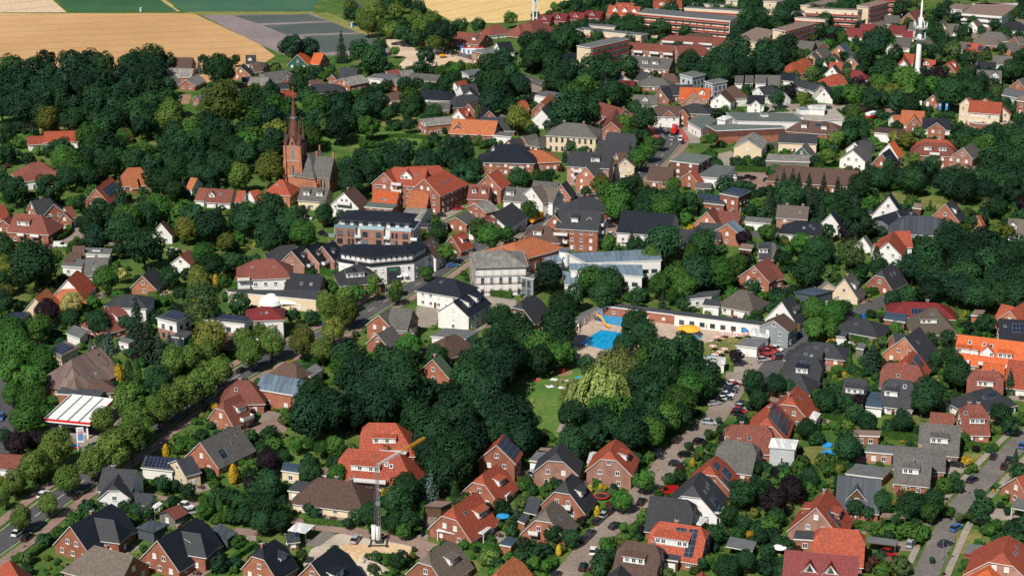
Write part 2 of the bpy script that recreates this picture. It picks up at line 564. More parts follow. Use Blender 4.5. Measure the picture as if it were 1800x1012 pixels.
def wing_windows(wg, root, kind, wh, storey, maxg=3, pitch=2.9):
	a0, a1 = wg.corners()
	hw = wg.w / 2
	z0 = 1.45
	zl = [z0 + storey * k for k in range(6) if z0 + storey * k + wh[1] / 2 + 0.15 < wg.he]
	zg = [z0 + storey * k for k in range(7) if z0 + storey * k + wh[1] / 2 + 0.5 < wg.hr]
	def half(k):
		lim = wg.hr - wg.drop[k]
		return lambda z: hw if z <= wg.he else (0 if z > lim - 0.1 else hw * (wg.hr - z) / (wg.hr - wg.he) - 0.1)
	P2 = lambda a, b: wg.P(a, b, 0)[:2]
	wall_windows(root, wg.base, P2(a0, -hw), P2(a1, -hw), zl, wh, kind, pitch=pitch)
	wall_windows(root, wg.base, P2(a1, hw), P2(a0, hw), zl, wh, kind, pitch=pitch)
	for k, p, q in ((1, P2(a1, -hw), P2(a1, hw)), (0, P2(a0, hw), P2(a0, -hw))):
		wall_windows(root, wg.base, p, q, zg if wg.ends[k] != 'h' else zl, wh, kind, maxn=maxg, pitch=pitch, hw=half(k))
def slope_side(wg, want):
	n = {sg: wg.v * sg for sg in (-1, 1)}
	if want == 'L':
		return -1 if n[-1].x < n[1].x else 1
	if want == 'R':
		return -1 if n[-1].x > n[1].x else 1
	mx, my = wg.base[0], wg.base[1]
	return max((-1, 1), key=lambda s: -(n[s].x * mx + n[s].y * my))
def on_slope(wg, sg, root, name, a0, a1, t0, t1, mats, lift=0.06, th=0.07):
	hw = wg.w / 2
	up = Vector((0, 0, 1)) * lift
	q = []
	for a, t in ((a0, t1), (a1, t1), (a1, t0), (a0, t0)):
		q.append((a * wg.L, sg * hw * t, wg.zroof(hw * t)))
	if sg > 0:
		q = [q[1], q[0], q[3], q[2]]
	b = MB()
	sl = math.sqrt(1 + wg.tan ** 2)
	lo = [wg.P(p[0], p[1], p[2] + lift - 0.05) for p in q]
	hi = [wg.P(p[0], p[1], p[2] + lift + th) for p in q]
	uv = [(p[0], abs(p[1]) * sl) for p in q]
	b.face(hi, 0, uv)
	for i in range(4):
		j = (i + 1) % 4
		b.face([lo[i], lo[j], hi[j], hi[i]], 1 if len(mats) > 1 else 0)
	return b.build(name, mats, root)
def skylight(wg, sg, root, a, t, s=0.45):
	hw = wg.w / 2
	da = s / wg.L
	dt = s * 0.9 / hw
	o = on_slope(wg, sg, root, 'skylight', a - da, a + da, t - dt, t + dt, [M_METAL, M_METAL], 0.05, 0.06)
	on_slope(wg, sg, o, 'pane', a - da * 0.8, a + da * 0.8, t - dt * 0.84, t + dt * 0.84, [M_GLASS, M_METAL], 0.075, 0.05)
def dormer(wg, sg, root, a, width, kind, rm, wm, t=0.62, hgt=1.7, trim=M_TRIM):
	hw = wg.w / 2
	b0 = hw * t
	z0 = wg.zroof(b0)
	a = a * wg.L
	w2 = width / 2
	def Q(x, bb, z):
		return wg.P(a + (x if sg < 0 else -x), sg * bb, z)
	b = MB()
	if kind == 'S':
		zt = z0 + hgt
		slope = 0.22
		bb = (wg.hr - zt + slope * b0 * -1 + 0) 
		x = (wg.hr - zt - slope * b0) / (wg.tan - slope)
		x = max(0.05, x)
		zb = zt + slope * (b0 - x)
		zb = min(zb, wg.hr + 0.03)
		o_ = 0.25
		b.face([Q(-w2, b0, z0 - 0.1), Q(w2, b0, z0 - 0.1), Q(w2, b0, zt), Q(-w2, b0, zt)], 1)
		b.face([Q(w2, b0, z0 - 0.1), Q(w2, x, zb - 0.05), Q(w2, b0, zt)], 1)
		b.face([Q(-w2, x, zb - 0.05), Q(-w2, b0, z0 - 0.1), Q(-w2, b0, zt)], 1)
		e = b0 + 0.35
		ze = zt - slope * 0.35
		top = [Q(-w2 - o_, e, ze + 0.12), Q(w2 + o_, e, ze + 0.12), Q(w2 + o_, x, zb + 0.12), Q(-w2 - o_, x, zb + 0.12)]
		low = [Q(-w2 - o_, e, ze), Q(w2 + o_, e, ze), Q(w2 + o_, x, zb - 0.1), Q(-w2 - o_, x, zb - 0.1)]
		b.face(top, 0, [(0, 0), (width, 0), (width, b0 - x), (0, b0 - x)])
		for i in range(4):
			j = (i + 1) % 4
			b.face([low[i], low[j], top[j], top[i]], 2)
	else:
		eh = 0.05 if kind == 'T' else hgt * 0.62
		zt = z0 + eh
		zr = zt + (w2 * (1.0 if kind == 'G' else 1.25))
		zr = min(zr, wg.hr - 0.1)
		xr = max(0.05, (wg.hr - zr) / wg.tan)
		xe = max(0.1, (wg.hr - zt) / wg.tan)
		b.face([Q(-w2, b0, z0 - 0.1), Q(w2, b0, z0 - 0.1), Q(w2, b0, zt), Q(0, b0, zr - 0.05), Q(-w2, b0, zt)], 1)
		if kind == 'G':
			b.face([Q(w2, b0, z0 - 0.1), Q(w2, xe, zt), Q(w2, b0, zt)], 1)
			b.face([Q(-w2, xe, zt), Q(-w2, b0, z0 - 0.1), Q(-w2, b0, zt)], 1)
		e = b0 + 0.3
		k = (zr - zt) / w2
		o_ = 0.25
		for s in (-1, 1):
			top = [Q(s * (w2 + o_), e, zt - k * o_ + 0.1), Q(0, e, zr + 0.1), Q(0, xr, zr + 0.1), Q(s * (w2 + o_), max(0.05, xe), zt - k * o_ + 0.1)]
			low = [tuple(Vector(p) - Vector((0, 0, 0.15))) for p in top]
			if s < 0:
				b.face(top[::-1], 0, [(0, 0), (1, 0), (1, 1), (0, 1)])
			else:
				b.face(top, 0, [(0, 0), (1, 0), (1, 1), (0, 1)])
			b.face([low[0], low[1], top[1], top[0]], 2)
			b.face([low[0], low[3], top[3], top[0]], 2)
	o = b.build('dormer', [rm, wm, trim], root)
	p0, p1 = Q(-w2, b0, 0), Q(w2, b0, 0)
	if kind == 'T':
		b2 = MB()
		zz = z0 + 0.15
		hh = max(0.4, zr - z0 - 0.55)
		f = (wg.v * sg) * 0.03
		tri = [Q(-w2 * 0.5, b0, zz), Q(w2 * 0.5, b0, zz), Q(0, b0, zz + hh)]
		b2.face([(p[0] + f.x, p[1] + f.y, p[2]) for p in tri])
		b2.build('window', M_GLASS, o)
	else:
		zc = z0 + (hgt * 0.5 if kind == 'S' else (eh * 0.5 + 0.2))
		hh = 1.1
		wall_windows(o, wg.base, p0[:2], p1[:2], [zc], (1.0, hh), 'm', pitch=1.35, margin=0.12, force=True)
	return o
def chimney(wg, root, a, mat, off=0.0):
	b = MB()
	p = wg.P(a * wg.L, off, 0)
	z = wg.zroof(off)
	ax = (wg.u.x, wg.u.y)
	b.box((p[0], p[1], z + 0.1), (0.42, 0.32, 0.85), 0, ax)
	b.box((p[0], p[1], z + 1.0), (0.5, 0.4, 0.07), 1, ax)
	b.box((p[0], p[1], z + 1.12), (0.2, 0.16, 0.08), 2, ax)
	b.build('chimney', [mat, M_CONC, M_BLK], root)
def balcony(root, base, p0, p1, s, z, width, depth, mat, rail):
	dx, dy = p1[0] - p0[0], p1[1] - p0[1]
	Lw = math.hypot(dx, dy)
	ux, uy = dx / Lw, dy / Lw
	nx, ny = uy, -ux
	cx, cy_ = p0[0] + dx * s + nx * depth / 2, p0[1] + dy * s + ny * depth / 2
	b = MB()
	b.box((cx, cy_, z), (width / 2, depth / 2, 0.1), 0, (ux, uy))
	o = b.build('balcony', mat, root)
	r = MB()
	r.box((cx + nx * (depth / 2 - 0.04), cy_ + ny * (depth / 2 - 0.04), z + 0.6), (width / 2, 0.04, 0.46), 0, (ux, uy))
	for sg in (-1, 1):
		r.box((cx + ux * sg * (width / 2 - 0.04), cy_ + uy * sg * (width / 2 - 0.04), z + 0.6), (0.04, depth / 2 - 0.1, 0.45), 0, (ux, uy))
	r.build('railing', rail, o)
HOUSES = []       # (label, x, y, radius) for the labels of neighbours
LABELS = set()
def house(label, name, wings, roof, wall, o):
	base = ((wings[0][0] + wings[0][2]) / 2, (wings[0][1] + wings[0][3]) / 2, 0.0)
	gr = o.get('group', 'houses of the town')
	root = empty(name or 'detached_house', base, 0, label, o.get('cat', 'house'), 'houses of the far quarter' if gr == 1 else gr)
	HOUSES.append((label, base[0], base[1], wings[0][4] / 2 + 3))
	W = [Wing(w, base) for w in wings]
	rm, wm = ROOF[roof], WALL[wall]
	trim = {'w': M_TRIM, 'd': M_TRIMD, 'r': M_TRIMR}[o.get('trim', 'w')]
	far = base[1] > 720
	for i, wg in enumerate(W):
		b = MB()
		wall_mesh(wg, b)
		wo_ = b.build('wall', WALL[o['wall2']] if i and 'wall2' in o else wm, root)
		b = MB()
		roof_mesh(wg, b, rm, oh=o.get('oh', 0.42))
		b.build('roof', [rm, trim], root)
		wing_windows(wg, root, o.get('win', 'm'), o.get('wh', (1.1, 1.25)), o.get('st', 2.75), o.get('mg', 3), o.get('pitch', 3.1))
	wg = W[0]
	a0, a1 = wg.corners()
	hw = wg.w / 2
	sg = slope_side(wg, 'c')
	if wg.he > 2.2 and not o.get('nodoor'):
		p = wg.P(a0 + (a1 - a0) * 0.42, sg * (hw + 0.02), 0)
		n = wg.v * sg
		link('door', DOOR, root, p, math.atan2(n.x, -n.y))
	for c in o.get('ch', []):
		chimney(W[c[2]] if len(c) > 2 else wg, root, c[0], wm if wall in ('brk', 'bro', 'brp') else WALL['brk'] if c[1] == 'b' else WALL['sla'], 0.35)
	for s in o.get('sk', []):          # skylights (side, along, down, wing)
		g = W[s[3]] if len(s) > 3 else wg
		skylight(g, slope_side(g, s[0]), root, s[1], s[2])
	for s in o.get('so', []):          # photovoltaics (side, a0, a1, t0, t1, wing)
		g = W[s[5]] if len(s) > 5 else wg
		on_slope(g, slope_side(g, s[0]), root, 'solar_panel', s[1], s[2], s[3], s[4], [M_SOLAR, M_METAL], 0.1, 0.05)
	for s in o.get('dm', []):          # dormers (kind, side, along, width, wing)
		g = W[s[4]] if len(s) > 4 else wg
		dormer(g, slope_side(g, s[1]), root, s[2], s[3], s[0], rm, WALL[o.get('dw', 'wht')], o.get('dt', 0.66), o.get('dh', 1.6), trim)
	for s in o.get('ba', []):          # balconies (wall, along, z, width, wing)
		g = W[s[4]] if len(s) > 4 else wg
		b0, b1 = g.corners()
		h2 = g.w / 2
		P2 = lambda a, c: g.P(a, c, 0)[:2]
		wl_ = {'A': (P2(b0, h2), P2(b0, -h2)), 'B': (P2(b1, -h2), P2(b1, h2)),
			   'c': (P2(b0, -h2), P2(b1, -h2)) if slope_side(g, 'c') < 0 else (P2(b1, h2), P2(b0, h2))}[s[0]]
		balcony(root, base, wl_[0], wl_[1], s[1], s[2], s[3], 1.5, M_CONC, M_GLASSB if o.get('glass') else M_TRIM)
	return root
def flat(label, name, pts, h, roof, wall, o):
	bx = sum(p[0] for p in pts) / len(pts)
	by = sum(p[1] for p in pts) / len(pts)
	base = (bx, by, 0)
	P = [(p[0] - bx, p[1] - by) for p in pts]
	ap = o.get('group') == 2
	root = empty(name, base, 0, label, 'apartment block' if ap else o.get('cat', 'building'), 'flat-roofed apartment blocks' if ap else o.get('group'))
	HOUSES.append((label, bx, by, 6))
	if o.get('open'):       # carport or canopy: posts and a slab
		b = MB()
		for p in P:
			b = MB()
			b.box((p[0] * 0.93, p[1] * 0.93, (h - 0.2) / 2), (0.09, 0.09, (h - 0.2) / 2))
			b.build('post', M_TRIM if wall == 'wht' else WALL['wod'], root)
		b = MB()
		b.prism(P, h - 0.22, h, 1, 0)
		b.build('roof', [ROOF[roof], M_TRIM if o.get('trim', 'w') == 'w' else WALL[wall]], root)
	else:
		zb = 0
		if 'low' in o:       # lower storeys in another material
			b = MB()
			b.prism([(p[0] * 0.985, p[1] * 0.985) for p in P], 0, o['lowh'], 0)
			b.build('lower_wall', WALL[o['low']], root)
			zb = o['lowh'] - 0.05
		b = MB()
		b.prism(P, zb, h - 0.02, 0)
		b.build('wall', WALL[wall], root)
		b = MB()
		k = 1 + 0.5 / max(4, math.hypot(*P[0]))
		b.prism([(p[0] * k, p[1] * k) for p in P], h - 0.25, h + 0.12, 1, 0)
		rf = b.build('roof', [ROOF[roof], {'w': M_TRIM, 'd': M_TRIMD, 'r': M_TRIMR}[o.get('trim', 'w')]], root)
		n = len(P)
		storey = o.get('st', 2.85)
		wh = o.get('wh', (1.2, 1.3))
		zs = [1.5 + storey * q for q in range(8) if 1.5 + storey * q + wh[1] / 2 + 0.3 < h]
		if not o.get('nowin'):
			for i in range(n):
				if str(i) in o.get('blank', ''):
					continue
				wall_windows(root, base, P[i], P[(i + 1) % n], zs, wh, o.get('win', 'm'), pitch=o.get('pitch', 3.0))
		for i in o.get('bal', []):     # access balconies on whole sides: a slab with parapet per storey
			p, q = P[i], P[(i + 1) % n]
			d = math.dist(p, q)
			for z in [storey * q_ + 0.1 for q_ in range(1, 8) if storey * q_ + 1 < h]:
				balcony(root, base, p, q, 0.5, z, d * 0.985, 1.3, M_CONC, o.get('balm', M_TRIMR))
		for g in o.get('gd', []):      # garage doors (side, along)
			i, s = g
			p, q = P[i], P[(i + 1) % n]
			d = math.dist(p, q)
			nx, ny = (q[1] - p[1]) / d, -(q[0] - p[0]) / d
			link('garage_door', GDOOR, root, (p[0] + (q[0] - p[0]) * s + nx * 0.06, p[1] + (q[1] - p[1]) * s + ny * 0.06, 0), math.atan2(nx, -ny))
	if 'so' in o:
		for (s0, s1, t0, t1) in o['so']:
			b = MB()
			def W4(s, t):
				x = P[0][0] + (P[1][0] - P[0][0]) * s + (P[3][0] - P[0][0]) * t
				y = P[0][1] + (P[1][1] - P[0][1]) * s + (P[3][1] - P[0][1]) * t
				return x, y
			q = [W4(s0, t0), W4(s1, t0), W4(s1, t1), W4(s0, t1)]
			d1, d2 = math.dist(q[0], q[1]), math.dist(q[0], q[3])
			zz = (h + 0.2, h + 0.2, h + 0.55, h + 0.55)
			top = [(q[i][0], q[i][1], zz[i]) for i in range(4)]
			lo = [(q[i][0], q[i][1], zz[i] - 0.08) for i in range(4)]
			b.face(top, 0, [(0, 0), (d1, 0), (d1, d2), (0, d2)])
			for i in range(4):
				b.face([lo[i], lo[(i + 1) % 4], top[(i + 1) % 4], top[i]], 1)
			b.build('solar_panel', [M_SOLAR, M_METAL], root)
	for (s, t, w_, d_, hh) in o.get('box', []):   # rooftop housings
		x = P[0][0] + (P[1][0] - P[0][0]) * s + (P[-1][0] - P[0][0]) * t
		y = P[0][1] + (P[1][1] - P[0][1]) * s + (P[-1][1] - P[0][1]) * t
		dd = math.dist(P[0], P[1])
		ax = ((P[1][0] - P[0][0]) / dd, (P[1][1] - P[0][1]) / dd)
		b = MB()
		b.box((x, y, h + hh / 2 + 0.1), (w_ / 2, d_ / 2, hh / 2), 0, ax)
		b.box((x, y, h + hh + 0.14), (w_ / 2 + 0.1, d_ / 2 + 0.1, 0.06), 1, ax)
		b.build('roof_housing', [M_TRIM, M_METAL], root)
	return root
# ------------------------------------------------------------------ pitched-roof buildings: label, kind, ridges (ax, ay, bx, by, width, ridge, eaves, ends), roof, wall, extras (metres)
HOUSE_TABLE = [
('brick double house with black roof beside avenue','semi_detached_house',[(-103.1,397.4,-95.8,409.7,11.5,8.6,2.5,'gk'),(-99.5,403.6,-93.8,402,6,7.9,4.3,'gh')],'blk','brk',{'dm':[('S','R',.62,3.4)],'ch':[(.55,'d')],'ba':[('c',.6,3,4)],'glass':1,'mg':3}),
('brick double house with black roof and purple parasol','semi_detached_house',[(-81.4,389.9,-74.2,402.1,11.5,8.6,2.5,'gk'),(-77.8,396.4,-72.2,394.6,6,7.9,4.3,'gh')],'blk','brk',{'dm':[('S','R',.62,3.4)],'ch':[(.55,'d')],'ba':[('c',.6,3,4)],'glass':1}),
('brown-tiled brick house at bottom edge left','',[(-95.9,389.8,-85.8,384.5,11,7.4,2.5,'hg')],'gyb','brk',{'ch':[(.3,'b')]}),
('white house with grey cross roof by avenue','',[(-102.4,431,-93.5,429.7,9,8.4,4.6,'gg'),(-98.2,431.9,-98,422.8,7.5,7.6,4.4,'gk')],'drk','wht',{'ch':[(.3,'d')],'sk':[('R',.5,.5,1)]}),
('low white annex with dark gabled roof','annex',[(-93.7,425.5,-88.9,424.7,5,4.2,2.5,'gg')],'drk','wht',{}),
('weathered board shed with rusty red roof','shed',[(-84.1,415.3,-81.4,419.2,5.2,3.9,2.6,'gg')],'rus','wog',{'cat':'shed','trim':'d'}),
('cream split-level house with brick chimney stripe','',[(-85.8,440.4,-82,443.1,9.5,6.4,3.9,'gg')],'drk','crm',{'mg':2}),
('long brick house with grey roof and skylights','',[(-80.8,448.1,-72.6,460.1,11.5,8,2.5,'gg')],'gry','brk',{'sk':[('R',.42,.7),('R',.62,.5),('R',.82,.3)],'so':[('R',.2,.34,.55,.85)],'mg':2}),
('red-tiled house cut by bottom left corner','',[(-113.5,382.2,-108.2,372,9,7.5,2.5,'kg')],'red','brk',{'sk':[('L',.3,.5)]}),
('low house with faded red roof at left edge','',[(-134.8,447.4,-126.2,445.9,9,5.2,3.4,'gg')],'rus','wht',{}),
('brick house with black roof and white gabled dormer','',[(-56.8,386.8,-54.4,390.6,10,8.6,2.6,'kk')],'blk','brk',{'dm':[('G','R',.75,2.2)],'ch':[(.1,'d')]}),
('large black-roofed house at bottom edge','',[(-44.7,376.4,-40.2,385.3,13,9.6,2.5,'gk')],'blk','brk',{'dm':[('S','R',.45,4)]}),
('brick house with ribbed grey roof near sand plot','',[(-18.8,384.2,-14.4,390.9,10.5,8.2,2.5,'kk')],'gyb','brk',{'dm':[('S','R',.6,3)],'ch':[(.1,'d')]}),
('rusty-tiled house at bottom edge centre','',[(-3.5,374.8,.3,383,10,8,2.5,'kk')],'oro','brk',{'sk':[('R',.5,.5)]}),
('cream bungalow with big brown hipped roof','',[(-48.3,427.9,-39.7,425.4,11.6,7.2,2.5,'hh')],'brn','crm',{'ch':[(.55,'d'),(.98,'d')],'pitch':4}),
('wide red-roofed house with long white balcony','',[(-42,442.4,-28.8,439.8,12.5,8.8,2.5,'kh')],'red','brk',{'dm':[('S','c',.42,7.5)],'ba':[('c',.45,3.2,8.5)],'sk':[('c',.8,.4),('c',.9,.45)]}),
('red-roofed house with white balcony in trees','',[(-38,459.3,-30.6,459,12,8.8,2.5,'kh')],'red','brk',{'dm':[('S','c',.62,6)],'ba':[('c',.62,3.2,7)],'sk':[('c',.9,.4)]}),
('dark red cabin at asphalt yard','cabin',[(-53.8,403.9,-50.7,404.7,4.6,3.5,2.4,'gg')],'drk','wod',{'cat':'shed','so':[('c',.55,.95,.1,.8)]}),
('brick house with bright red roof and white pergola','',[(-13.9,407.4,-8.3,415.8,12,9,2.5,'kg')],'red','brk',{'dm':[('S','R',.66,4)],'sk':[('R',.2,.35)],'ch':[(.8,'b')],'mg':2}),
('red half-hipped house with slim cypresses','',[(-7.4,427.9,-3.9,433.9,10.5,8.2,2.5,'kk')],'red','brk',{'dm':[('S','R',.55,3)],'mg':2}),
('brick gabled house with black solar roof','',[(-4,441.6,-2.1,448.8,9.5,10,5.6,'gg')],'red','brk',{'so':[('R',.05,.95,.08,.92)],'mg':2}),
('brick house with dark hipped roof and garage','',[(11.3,438.9,12.3,444.5,11,9.2,4.2,'kk')],'drk','brp',{'mg':2}),
('brick house with steep red roof by parking lane','',[(24.9,438.8,26.7,446.1,11.5,9.8,4.4,'kk')],'red','brp',{'mg':2,'dm':[('S','R',.5,3)]}),
('dark-roofed brick house with round white balcony','',[(13,421.5,14.8,426,11.5,9.2,2.5,'kk')],'drk','brk',{'mg':2,'dm':[('S','R',.6,3.5)],'ba':[('A',.55,3,4)],'ch':[(.2,'b')]}),
('brick house with sand-grey ribbed roof','',[(8,406.2,9.9,411.6,11,8.6,2.5,'kk')],'gyb','brk',{'mg':2,'sk':[('R',.5,.5)],'ba':[('A',.3,2.9,2.4)]}),
('white house with steep grey roof and awning','',[(44.2,419.3,46.7,427.1,13,9.2,2.5,'kk')],'drk','wht',{'mg':3,'sk':[('R',.3,.4),('R',.6,.4),('R',.8,.35)],'so':[('R',.2,.5,.6,.85)]}),
('broad dark-roofed house beside street','',[(33.3,414.6,42.4,412.2,13,8.4,2.5,'gk')],'drk','brk',{'sk':[]}),
('orange-roofed house with black solar fields','',[(34.7,400.8,44.1,397.6,13,8.2,2.5,'kk')],'red','brk',{'dm':[('S','c',.4,8)],'so':[('c',.42,.68,.12,.45),('c',.74,.95,.1,.92)],'ch':[(.4,'b')],'dh':1.9}),
('brown-roofed house with white shuttered dormer','',[(26.2,391.5,33,389.2,12,7.8,2.5,'kk')],'brn','brk',{'dm':[('S','c',.42,5)],'ch':[(.9,'b')]}),
('small dark roof at bottom edge centre','',[(23.5,377.2,24.6,382.1,8,6.4,2.5,'kg')],'drk','wht',{}),
('tip of red roof at bottom edge','',[(42.5,378.9,42.2,373.2,9,6.4,2.5,'gg')],'red','brk',{}),
('orange-roofed house with solar strips near lane','',[(49.8,433.1,51.9,438.6,12,8.4,2.5,'kk')],'red','brk',{'so':[('R',.05,.6,.1,.3),('R',.3,.9,.4,.75),('R',-.2,.2,.55,.95)],'mg':2}),
('grey-brown half-hipped house by parking lane','',[(55.4,449.7,62.1,447.2,12.5,8.2,2.5,'kk')],'gry','brk',{'ch':[(.1,'d'),(.5,'d')]}),
('rust-roofed house behind grey-brown half-hip','',[(58.1,460.4,67.4,460,12,7.8,2.5,'kk')],'rus','brk',{'sk':[('c',.5,.5)],'ch':[(.3,'b')]}),
('grey-tiled brick house with white dormer nearest lawn','',[(97.7,440.3,106.7,438,12,8,3,'gg')],'gry','brk',{'dm':[('S','c',.45,4)],'sk':[('c',.55,.2)],'ba':[]}),
('long grey roof between two dormered houses','',[(99.3,450.1,112.4,447.3,10,6.2,2.5,'gg')],'gry','brp',{'ch':[(.5,'b')],'sk':[('c',.55,.45)]}),
('grey-tiled brick house with dormer by side road','',[(108.2,461,118.6,458.4,12.5,8.2,2.5,'gg')],'gry','brk',{'dm':[('S','c',.5,4.5)],'ba':[]}),
('dark green-grey roof with wood-clad gable','',[(80.7,426.5,91.2,424.2,13.5,8.4,2.5,'gg'),(85.7,426.3,84.6,420.7,5.5,7.4,4.1,'gg')],'zin','brk',{'wall2':'wod','sk':[]}),
('light brick house with orange roof and solar','',[(72.1,405.3,76.6,416.3,13,9.6,2.5,'gg')],'red','brp',{'so':[('R',.22,.5,.35,.55),('R',.25,.4,.6,.8)],'dm':[('S','R',.55,3.6),('S','L',.55,3.6)],'ch':[(.8,'b')],'mg':2,'dw':'brk'}),
('brick house with big plain orange-red hipped roof','',[(72.3,397.2,80.4,395.5,12,8.4,2.5,'kk')],'red','brp',{}),
('dark red roof with two triangular dormers','',[(61.7,384.3,78,380.8,14,9,2.5,'gg')],'drd','wht',{'dm':[('T','c',.36,3.4),('T','c',.64,3.4)],'dt':.5}),
('red brick house cut by right edge','',[(125.5,428.4,134.1,433.2,10,7,2.5,'gg')],'red','brk',{}),
('large orange-red house with half-hip at bottom right','',[(110,380.4,113.5,388.9,15,10.4,4.4,'kk')],'red','brp',{'sk':[('R',.4,.3),('R',.6,.35),('R',.8,.3)]}),
('bright orange roof at bottom right corner','',[(106.3,378.1,108.8,383.2,12,7.4,2.5,'kk')],'org','brk',{'sk':[('R',.5,.4)]}),
('white gabled house with glossy dark roof by pool','',[(84.6,557.3,88.6,563.7,11,9,2.5,'gg')],'drk','wht',{'dm':[('G','R',.5,1.8),('G','R',.8,1.8)],'mg':2}),
('brown-roofed hall with grey metal gable at pool','hall',[(80.1,541.4,84.1,548.2,9.5,8.4,5.6,'gg')],'brn','gry',{'cat':'building'}),
('dark red hipped bungalow with solar panels','',[(125.3,567.1,135.5,565.6,12,5.7,2.7,'hh')],'drd','brk',{'so':[('c',.2,.7,.45,.85)],'ch':[(.7,'b')]}),
('thatched pyramid-roofed house with white dormers','',[(130.1,551.9,131.8,551.9,12.9,8.9,2.7,'hh')],'tch','brk',{'dm':[('S','c',-.6,5),('S','R',.5,3)],'dt':.6,'dh':1.3,'sk':[('c',.2,.3)]}),
('dark hipped bungalow with white patio roof','',[(107,552.8,111.1,550.4,12,5.3,2.5,'hh')],'drk','brk',{'sk':[('c',.3,.4)]}),
('brick gabled house with wide dark roof and yellow awning','',[(116.9,525.4,123.3,534.8,13,8.8,2.5,'gg'),(115.5,536.2,119.4,537.1,6,5.8,2.5,'gg')],'drk','bro',{'sk':[('R',.4,.4)],'mg':3}),
('dark hipped bungalow beside white van','',[(90.8,531.1,96.3,529.2,9.9,5.3,2.6,'hh')],'drk','brk',{'sk':[('c',.2,.4),('c',.8,.45)]}),
('dark bungalow roof above black half-hipped roof','',[(86,526,92.7,523.8,8.5,5,2.7,'hg')],'drk','brk',{'sk':[('c',.3,.4),('c',.55,.5)]}),
('black half-hipped house with cluster of white dormers','',[(81.3,511.7,88.6,509.3,12,8.2,2.5,'kk')],'blk','brk',{'dm':[('S','c',.5,3.4)],'so':[('c',.3,.55,.1,.35)]}),
('dark hipped house above red-roofed brick house','',[(78.6,503.5,82.4,501.7,10.3,6.3,2.7,'hh')],'drk','brk',{}),
('brick house with orange-red half-hip and chimney','',[(76.5,479,79.2,485.6,12,8.8,2.5,'kk')],'red','brk',{'ch':[(-.1,'b')],'sk':[('R',.5,.3)],'mg':2}),
('red house with dark solar slope by parking lane','',[(68.2,464.8,71.3,475.9,11,8.2,2.5,'kk')],'red','brk',{'so':[('R',.05,.95,.05,.95)],'ch':[(.5,'b')]}),
('white-fronted grey-roofed house with blue dormer roof','',[(93.7,494.2,99.9,492.2,10.5,8,3.2,'gg')],'drk','wht',{'dm':[('S','c',.55,5)]}),
('rust half-hipped house right of bushy conifer','',[(108.3,506.6,116.7,504.2,11.5,7.8,2.5,'kk')],'rus','brk',{'sk':[('c',.4,.5)]}),
('red hipped house with solar on right slope','',[(113.6,507,117.6,516,10,8.2,2.5,'kk')],'red','brp',{'so':[('R',0,.4,.2,.6),('R',.5,1,.2,.7)],'mg':2}),
('white house with anthracite roof and orange parasol','',[(106.1,492.7,111.9,490.7,11.5,8.4,2.5,'kk')],'drk','wht',{'dm':[('S','c',.2,3.6)],'so':[('c',.25,.5,.15,.4)],'sk':[('c',.75,.25)]}),
('long orange-roofed terrace with white balconies','terraced_house',[(133.1,527.2,153,519.6,12,9,2.5,'gg')],'org','brk',{'dm':[('S','c',.12,4),('S','c',.26,2.4),('G','c',.44,4),('S','c',.68,4)],'sk':[('c',.18,.25),('c',.38,.25),('c',.48,.28)],'ba':[('c',.12,3,4),('c',.44,3,4),('c',.68,3,4)]}),
('low orange wing below orange terrace','',[(137.3,512.1,143.4,510.3,9,6,2.5,'gg')],'org','brk',{'sk':[('c',.5,.5)]}),
('red gabled house at right edge below terrace','',[(143.4,507.7,150.3,504.6,12,8.6,2.5,'gg')],'red','wht',{}),
('rust half-hipped house with white shed dormer','',[(131.8,501.2,138.6,499.6,11,7.8,2.5,'kk')],'rus','brk',{'dm':[('S','c',.5,4.4)]}),
('white house with dark patterned hipped roof','',[(128.8,487.2,134,490,11.2,6.8,2.8,'hh')],'drk','wht',{'so':[('R',.55,1,.2,.55)],'sk':[('c',.3,.4)]}),
('rust-roofed brick house with pale dormer','',[(123.3,472.9,127.3,472.7,12,8.4,2.5,'kk')],'rus','brk',{'dm':[('S','c',.6,4)],'sk':[('c',-.1,.3)],'ch':[(.2,'b'),(.8,'b')]}),
('low rust-tiled wing left of pale dormer','',[(114.4,476.1,120.7,474.5,7,5,2.5,'gg')],'rus','brk',{}),
('dark roofs with solar field near right edge','',[(150.2,546.6,159.8,544.8,13,7.2,2.5,'gg')],'blk','brk',{'so':[('c',.4,.75,.2,.6)],'sk':[('c',.2,.35)]}),
('brick gable with orange roof at right edge','',[(155.5,553.8,162,562,10,7.2,2.5,'gg'),(155.4,563.9,158.8,561.1,8,6,2.5,'gg')],'red','bro',{}),
('dark half-hipped house left of pool trees','',[(2.8,560.2,6.9,566.4,12,8.2,2.5,'kk')],'drk','wod',{'sk':[('L',.4,.5)],'ch':[(.4,'d')]}),
('white bungalow with brown-grey hipped roof','',[(73.3,574.5,75.8,573,11.2,7.2,2.8,'hh')],'gyb','wht',{'dm':[('S','R',.5,4)],'sk':[('L',.4,.5)]}),
('white villa with red mansard roof','villa',[(-78.3,552.1,-75.6,552.4,9.9,9.1,6.6,'hh')],'drd','wht',{'sk':[('c',.1,.5),('c',.7,.5)]}),
('brick house with grey cross gables at main road','',[(-37.5,550.7,-30.6,548.8,11,9.4,4.6,'gg'),(-41.1,546.4,-37.9,553.1,9,8.4,4.6,'gg'),(-34.3,547.7,-33.8,555.2,8,7.2,3.8,'hg')],'gry','brk',{'mg':3}),
('small brick gabled house behind grey cross gables','',[(-41,535.4,-36.7,542.6,8,6.2,2.5,'gg')],'gry','brk',{'mg':1}),
